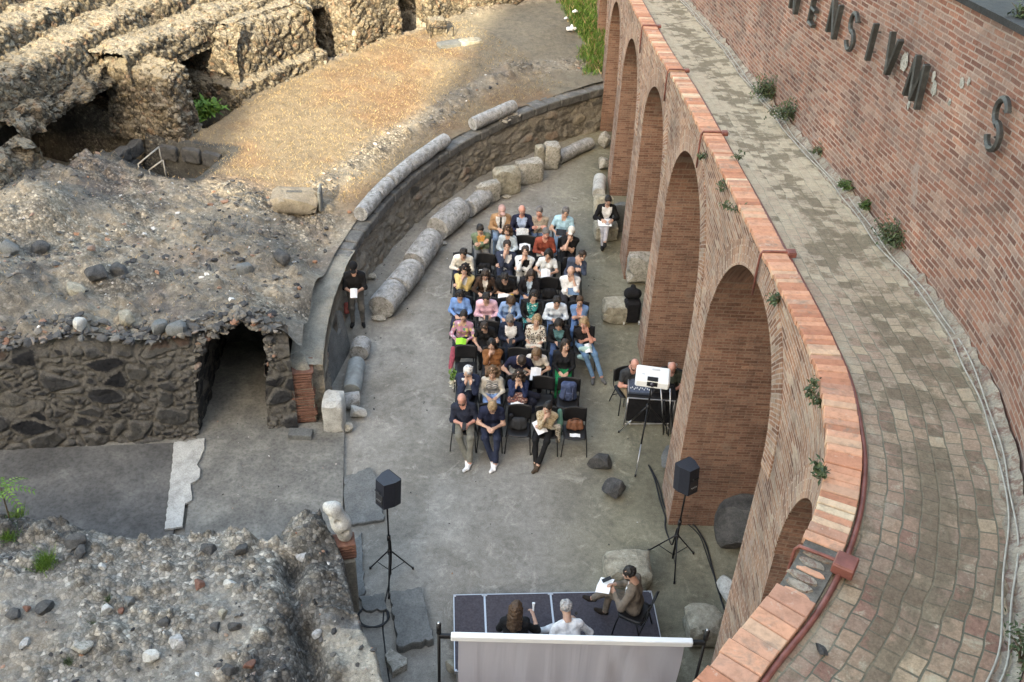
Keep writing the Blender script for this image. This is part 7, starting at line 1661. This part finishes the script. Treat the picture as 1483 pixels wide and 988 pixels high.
# black case with a bag, and shiny bag by the pier
q = at(914, 470, 0); o = empty('equipment_case', q, .1); tag(o, 'tall black wheeled equipment case beside the pitted square block', 'equipment case')
mb = MB(); mb.box((0, .12, .32), (.36, .3, .58), bev=.05); mb.build('shell', M['blackf'], o)
for s in (-1, 1): mb = MB(); mb.tube([(s*.19, .0, .05), (s*.165, .0, .05)], .05, 12); mb.build('wheel', M['white'], o, True)
blob('bag', q+np.array([-.03, .15, .66]), [((-.08, 0, .1), (.08, 0, .1), .13, .12), ((0, .05, .16), (0, .1, .22), .08, .06)], cloth((.012, .012, .013)), 'round black bag on top of the equipment case', 'bag')
q = at(977, 512, .3); blob('bag', q, [((-.22, 0, .02), (.2, .05, .04), .1, .12), ((.0, .05, .1), (.24, .05, .16), .1, .09)], simple((.012, .012, .013), .2, .1, 14, .3, 0, .6), 'shiny black bag on the white rock at the pier foot', 'bag')
# ================================================================== plants, litter and remaining details
def leafy(name, c, r, n, mat, label, leaf=.05, up=.0, stemn=6, cat='plant', group=None, squash=1.0, out=None):
    o = empty(name, c); tag(o, label, cat, group); V = []; Fq = []
    rs = np.random.default_rng(abs(hash(label)) % 1000 if False else sum(map(ord, label)))
    cl = rs.normal(size=(max(3, n//45), 3))*.55
    for k in range(n):
        p = cl[rs.integers(len(cl))]+rs.normal(size=3)*.33; p = p*r*np.array([1, 1, squash]); p[2] = abs(p[2])*.9+up
        if out is not None: p = p+np.array(out)*rs.random()*r
        R_ = rotz(rs.uniform(0, 6.28)) @ rotx(rs.uniform(-1.1, 1.1)); s_ = leaf*rs.uniform(.5, 1.2); b = len(V)
        V += [R_ @ np.array(v)*s_+p for v in ((0, -1, 0), (.42, -.1, .12), (0, 1, 0), (-.42, -.1, .12))]; Fq += [(b, b+1, b+2), (b, b+2, b+3)]
    mesh('leaves', V, Fq, M[mat], o); mb = MB()
    for k in range(stemn): a = k*2.4; mb.tube([(0, 0, -.03), (math.cos(a)*r*.4, math.sin(a)*r*.4, r*.5*squash+up), (math.cos(a)*r*.9, math.sin(a)*r*.9, r*.8*squash+up)], [.008, .006, .003], 5)
    mb.build('stems', M['stem'], o); return o
GW = 'weeds rooted along the foot of the tall wall'
for px, py, r, n, lab in ((1110, 140, .2, 420, 'round green bush, larger of two beside each other at the wall foot'), (1136, 172, .17, 330, 'green bush just below the larger round bush at the wall foot'), (1186, 222, .1, 90, 'small weed on the fillet between two bushes and the M'), (1224, 273, .1, 110, 'little weed where the pale cables bend on the fillet'), (1287, 350, .17, 300, 'feathery green weed by the cables, nearest big one on the fillet'), (1252, 300, .09, 80, 'thin weed above the feathery weed on the fillet'), (1479, 955, .12, 150, 'green weed at the bottom right edge of the walkway')):
    y = at(px, py, 7)[1]; p = at(px, py, zc(y)-.02); p = at(px, py, zc(p[1])+.03); leafy('weed', p, r*1.1, int(n*2.2), random.choice(['leafdull', 'leaf', 'leafdull']), lab, random.uniform(.022, .034), .02, 7, 'weed', GW, random.uniform(.8, 1.25))
GF = 'weeds growing out of the arcade front'
for px, py, r, n, lab in ((1183, 570, .09, 150, 'green tuft hanging on the arcade front below the coping, near the bottom arch'), (1125, 428, .09, 110, 'brownish green tuft beside the large arch crown'), (1191, 680, .08, 110, 'green tuft just under the coping above the lowest arch'), (1066, 300, .1, 120, 'trailing weed on the arcade front above the second pier'), (1020, 222, .09, 100, 'small weed under the coping beside the third arch'), (1049, 268, .07, 70, 'tiny weed between the two trailing weeds')):
    h_ = FRONT.hit(px, py, .05)
    q = FRONT.p(h_[0], .05); t = FRONT.tn(h_[0]); leafy('weed', (q[0], q[1], h_[1]), r, n, 'leafdull', lab, .035, -.08, 4, 'weed', GF, 1.3)
y = zc(9); p = at(1070, 230, zc(at(1070, 230, 7)[1])+.02); leafy('weed', p, .09, 80, 'leafdull', 'weed sprouting through a joint in the orange coping', .03, 0, 3, 'weed')
h_ = WALL.hit(1474, 22, -.1); q = WALL.p(h_[0], -.12); leafy('weed', (q[0], q[1], zw(q[1])+3.18), .13, 130, 'leafdull', 'pale green weed on the dark ledge in the top right corner', .035, 0, 4, 'weed')
p = at(292, 166, 1.55); leafy('fig_plant', (p[0], p[1], 1.5), .36, 260, 'leafbright', 'bright green broad-leaved plant at the narrow dark doorway', .15, .05, 6, 'plant')
# tree-of-heaven shoot at the left edge
p = at(14, 745, 1.8); o = empty('ailanthus_shoot', (p[0]-.0, p[1]-.05, mound_z(p)-.05)); tag(o, 'bright green feathery shoot at the left edge above the mound', 'plant')
mb = MB(); V = []; Fq = []
mb.tube([(0, 0, 0), (.02, .0, .5), (.05, 0, 1.0)], [.018, .013, .008], 6)
for k in range(7):
    a = k*.9-.6; L = .42; pts = [np.array([.05, 0, .95])+np.array([math.cos(a)*L*t, math.sin(a)*L*t, .16*t-.28*t*t]) for t in np.linspace(0, 1, 9)]; mb.tube(pts, .004, 4)
    for i in range(1, 9):
        for s in (-1, 1):
            d = norm(pts[i]-pts[i-1]); sd = norm(np.cross(d, (0, 0, 1)))*s; b = len(V); l = .1*(1-.04*i); V += [pts[i], pts[i]+sd*l*.5+d*.022, pts[i]+sd*l+d*.03+np.array([0, 0, -.02]), pts[i]+sd*l*.5-d*.018]; Fq.append((b, b+1, b+2, b+3))
mesh('leaflets', V, Fq, M['leafbright'], o); mb.build('stems', M['stem'], o)
# grass tufts on the mound
for px, py, r, n, mt, lab in ((65, 818, .16, 420, 'grassg', 'yellow-green grass tuft on the left of the mound'), (8, 768, .15, 260, 'grassg', 'green grass tuft at the left edge under the feathery shoot'), (98, 960, .08, 120, 'leafdull', 'tiny green weed near the bottom of the mound'), (157, 870, .06, 80, 'leafdull', 'tiny green weed in the middle of the mound'), (135, 905, .06, 80, 'leafdull', 'tiny green weed left of the pale stones'), (25, 748, .14, 160, 'grassg', 'dull grass clump beside the white stone at the left')):
    p = at(px, py, 1.8); p[2] = mound_z(p); p = at(px, py, p[2]); rs = np.random.default_rng(px); V = []
    o = empty('grass_tuft', (p[0], p[1], mound_z(p)-.01)); tag(o, lab, 'grass tuft', 'tufts on the rubble mound')
    for k in range(n):
        b = rs.normal(size=2)*r*.45; d = rs.normal(size=2)*.5; h = r*rs.uniform(.5, 1.3); a = rs.uniform(0, 6.28); w_ = .006; V += [(b[0]-w_*math.cos(a), b[1]-w_*math.sin(a), 0), (b[0]+w_*math.cos(a), b[1]+w_*math.sin(a), 0), (b[0]+d[0]*h, b[1]+d[1]*h, h)]
    mesh('blades', V, np.arange(len(V)).reshape(-1, 3), M[mt], o)
# single larger stones that stand out on the mound and the slope
BS = [(148, 820, .07, 'marble', 'small bright white stone high on the mound'), (153, 884, .11, 'marble', 'white stone, middle of the mound beside a red shard'), (186, 870, .1, 'slab', 'grey-green stone above the white stone'), (120, 938, .14, 'limewhite', 'long pale stone near the bottom left of the mound'), (256, 928, .13, 'column', 'big rounded grey-white stone on the mound'), (220, 953, .12, 'marble', 'flat white stone near the bottom of the mound'),
      (35, 932, .09, 'column', 'pale grey stone at the lower left'), (20, 890, .12, 'lava', 'dark blue-grey stone at the left edge'), (65, 880, .14, 'lava', 'dark boulder left of the white stones'), (288, 845, .11, 'redbrick', 'brown angular stone on the right of the mound'), (333, 843, .1, 'marble', 'mottled white stone at the dark gully'), (323, 890, .09, 'lime', 'rounded tan stone in the middle right of the mound'), (437, 805, .11, 'column', 'grey-green rounded stone right of the gully'), (362, 962, .09, 'redbrick', 'orange tile shard near the gully'),
      (330, 970, .1, 'lava', 'dark stone at the bottom of the gully'), (110, 785, .16, 'lava', 'flat dark stone at the back of the mound'), (116, 800, .12, 'lava', 'second dark stone at the back of the mound'), (44, 737, .08, 'marble', 'white stone at the back left of the mound'), (176, 885, .06, 'redbrick', 'small red shard by the white stone'), (38, 880, .07, 'redbrick', 'small red shard between two dark stones'), (340, 905, .1, 'lava', 'dark cobble among the middle stones'), (312, 905, .1, 'lava', 'dark cobble left of another in the middle'), (235, 895, .1, 'lava', 'dark stone with white spots in the mound centre'), (350, 798, .13, 'lava', 'blue-grey boulder by the back edge of the mound'), (300, 795, .12, 'lava', 'dark boulder by the back edge, left of another'), (460, 928, .08, 'column', 'pale grey stone at the dark edge of the cap')]
for k, (px, py, r, mt, lab) in enumerate(BS):
    p = at(px, py, 1.8); p = at(px, py, mound_z(p)+r*.3); rock('stone', (p[0], p[1], mound_z(p)-r*.25), (r*2, r*1.5, r*1.25), M[mt], lab, 'stone', k*1.3, k, 'larger stones on the rubble mound')
SS = [(172, 392, .2, 'lava', 'dark squared stone on the slope above the basalt wall'), (115, 470, .16, 'marble', 'white stone at the edge above the basalt wall'), (255, 478, .2, 'slab', 'grey slab on the edge left of the tunnel'), (232, 478, .2, 'slab', 'grey stone left of another on the edge by the tunnel'), (140, 400, .22, 'lava', 'dark stone left of the squared one'), (185, 470, .18, 'lime', 'brownish stone on the edge of the basalt wall'), (355, 390, .18, 'slab', 'grey stone on the slope over the tunnel'), (408, 378, .2, 'lava', 'grey boulder near the wall end'), (60, 362, .2, 'lava', 'dark stone at the left on the slope'), (15, 362, .22, 'slab', 'grey stone at the left edge of the slope'), (175, 196, .3, 'lava', 'dark boulder at the sill of the big doorway'), (105, 196, .3, 'column', 'grey boulder at the left sill of the big doorway'), (140, 200, .18, 'marble', 'pale stone between the boulders at the big doorway'), (110, 420, .2, 'lime', 'pale rough stone on the slope above the wall')]
for k, (px, py, r, mt, lab) in enumerate(SS):
    p = at(px, py, 2.0)
    for _ in range(3): p = at(px, py, ground_z(p[:2])+r*.3)
    rock('stone', (p[0], p[1], ground_z(p[:2])-r*.25), (r*1.9, r*1.5, r*1.3), M[mt], lab, 'stone', k*1.7, k, 'larger stones on the ruin slope', .3)
# basalt blocks lining the stair pit, and its rails
pz = pc; ra = ang
for k in range(8):
    u_, v_, dz = ((1.0, -.55, -.35), (1.0, .0, -.3), (1.0, .55, -.35), (1.0, -.3, -.75), (1.0, .3, -.75), (-.3, -.8, -.35), (-.9, -.8, -.35), (.4, -.8, -.4))[k]; u_ = u_ if k < 5 else u_-.3
    q = np.array([pz[0]+u_*math.cos(ra)-v_*math.sin(ra), pz[1]+u_*math.sin(ra)+v_*math.cos(ra), 1.42+dz]); rock('lava_block', q, (.3, .56, .38) if k < 5 else (.56, .26, .4), M['lava'], 'dark lava block lining the sunken stair pit by the big doorway', 'stone block', ra, k, 'lava blocks of the stair pit', .93)
for k, (x0, y0, x1, y1, lab) in enumerate(((200, 238, 230, 213, 'upper metal rail over the stair pit'), (216, 246, 236, 232, 'lower metal rail over the stair pit'))):
    a, b = at(x0, y0, 1.75), at(x1, y1, 1.95); o = empty('handrail', (a+b)/2); tag(o, lab, 'handrail', 'metal rails of the stair pit'); mb = MB(); mb.tube([a-(a+b)/2, b-(a+b)/2], .02, 8); mb.build('tube', M['wcable'], o, True)
    for q in (a, b): mb = MB(); mb.tube([q-(a+b)/2, q-(a+b)/2-np.array([0, 0, .55])], .016, 7); mb.build('post', M['wcable'], o, True)
# far corner: slabs and railing at the last doorway, white litter in the grass
rock('stone_block', at(632, 50, 1.7), (.6, .5, .55), M['cavea'], 'squared tan block at the last dark doorway', 'stone block', .4, 3, None, .9)
rock('stone_block', at(655, 70, 1.65), (1.0, .4, .22), M['slab'], 'long flat block lying on the sunlit grass by the last doorway', 'stone block', .5, 4, None, .9); rock('stone_block', at(680, 66, 1.68), (.8, .4, .2), M['lime'], 'second flat block right of the long one by the last doorway', 'stone block', .4, 5, None, .9)
a = at(640, 58, 1.7); o = empty('low_railing', a); tag(o, 'small dark railing at the last dark doorway', 'railing'); mb = MB(); mb.tube([(-.35, 0, .4), (.35, .15, .4)], .015, 6); mb.build('rail', M['blackm'], o)
for s in (-.35, .35): mb = MB(); mb.tube([(s, .075+s*.21, -.1), (s, .075+s*.21, .4)], .015, 6); mb.build('post', M['blackm'], o)
for px, py, s_, lab in ((828, 42, .2, 'crumpled white sheet of litter in the green grass'), (820, 27, .1, 'small white scrap in the green grass, farther back'), (833, 17, .12, 'white scrap at the far edge of the green grass')):
    p = at(px, py, 1.75); p = at(px, py, ground_z(p[:2])+.1); blob('litter', p, [((-s_*.6, 0, 0), (s_*.6, .05, 0), s_*.35, s_*.25), ((0, 0, 0), (0, .05, s_*.5), s_*.3, s_*.2)], M['white'], lab, 'litter', h=.025, rough=.015)
# a small dark bird dropping/stone on the walkway and bird lime
p = at(1189, 943, zc(4.6)-.1); rock('stone', at(1189, 943, zc(p[1])-.1), (.06, .11, .05), M['lava'], 'small dark stone on the walkway near the bottom', 'stone', .3, 2)
# ================================================================== camera, light, off-frame neighbours that cast the shade
cam = bpy.data.cameras.new('camera'); co_ = bpy.data.objects.new('camera', cam); COL.objects.link(co_)
cam.sensor_width = 36; cam.lens = F_PX/1483*36; cam.clip_start = .1; cam.clip_end = 2000
mw = Matrix(((CAM_R[0], CAM_U[0], -CAM_F[0], 0), (CAM_R[1], CAM_U[1], -CAM_F[1], 0), (CAM_R[2], CAM_U[2], -CAM_F[2], CAM_H), (0, 0, 0, 1)))
co_.matrix_world = mw; SC.camera = co_

SUN_EL = math.radians(28); SDX, SDY = .2375, 1.0          # horizontal travel of the light
ln = math.hypot(SDX, SDY); ld = np.array([SDX/ln*math.cos(SUN_EL), SDY/ln*math.cos(SUN_EL), -math.sin(SUN_EL)])
sun = bpy.data.lights.new('sun', 'SUN'); so = bpy.data.objects.new('sun', sun); COL.objects.link(so)
sun.energy = 2.0; sun.angle = math.radians(.6); sun.color = (1.0, .95, .86)
so.rotation_euler = Vector(ld).to_track_quat('-Z', 'Y').to_euler()
w = bpy.data.worlds.new('World'); SC.world = w; w.use_nodes = True; nt = w.node_tree
bg = nt.nodes['Background']; sky = nt.nodes.new('ShaderNodeTexSky'); sky.sky_type = 'NISHITA'; sky.sun_disc = False
sky.sun_elevation = SUN_EL; sky.sun_rotation = math.atan2(-SDX, -SDY); sky.dust_density = 2.5; sky.ozone_density = .6
nt.links.new(sky.outputs[0], bg.inputs[0]); bg.inputs[1].default_value = .15

# apartment blocks behind the camera: they shade the yard and leave the terrace in the sun
def block(x0, x1, y0, y1, h, label, name='apartment_block'):
    o = empty(name, ((x0+x1)/2, (y0+y1)/2, 0)); tag(o, label, 'building', 'blocks behind the viewpoint')
    mb = MB(); mb.box((0, 0, h/2-2), (x1-x0, y1-y0, h+4)); mb.build('wall', M['facade'], o)
d_ = 46.0
def roof_for(zt, Yt): return zt+(Yt+d_)/math.cos(math.atan2(SDX, SDY))*math.tan(SUN_EL)
ex = -2.8-SDX*(26.5+d_)
xl = -8.6-SDX*(22.5+d_)
block(-75, xl-.05, -d_-14, -d_, roof_for(2.6, 25.6), 'middle-height apartment block behind the viewpoint on the far left')
block(xl, ex-.05, -d_-14, -d_, roof_for(1.5, 21.4), 'lower apartment block behind the viewpoint on the left')
block(ex, 70, -d_-14, -d_, roof_for(1.5, 60), 'taller apartment block behind the viewpoint on the right')

vs = SC.view_settings; vs.use_white_balance = True; vs.white_balance_temperature = 8200; vs.white_balance_tint = 6; vs.view_transform = 'Standard'; vs.look = 'None'; vs.gamma = 1; vs.exposure = 2.92; vs.use_curve_mapping = False
SC.render.resolution_x = 1024; SC.render.resolution_y = 682
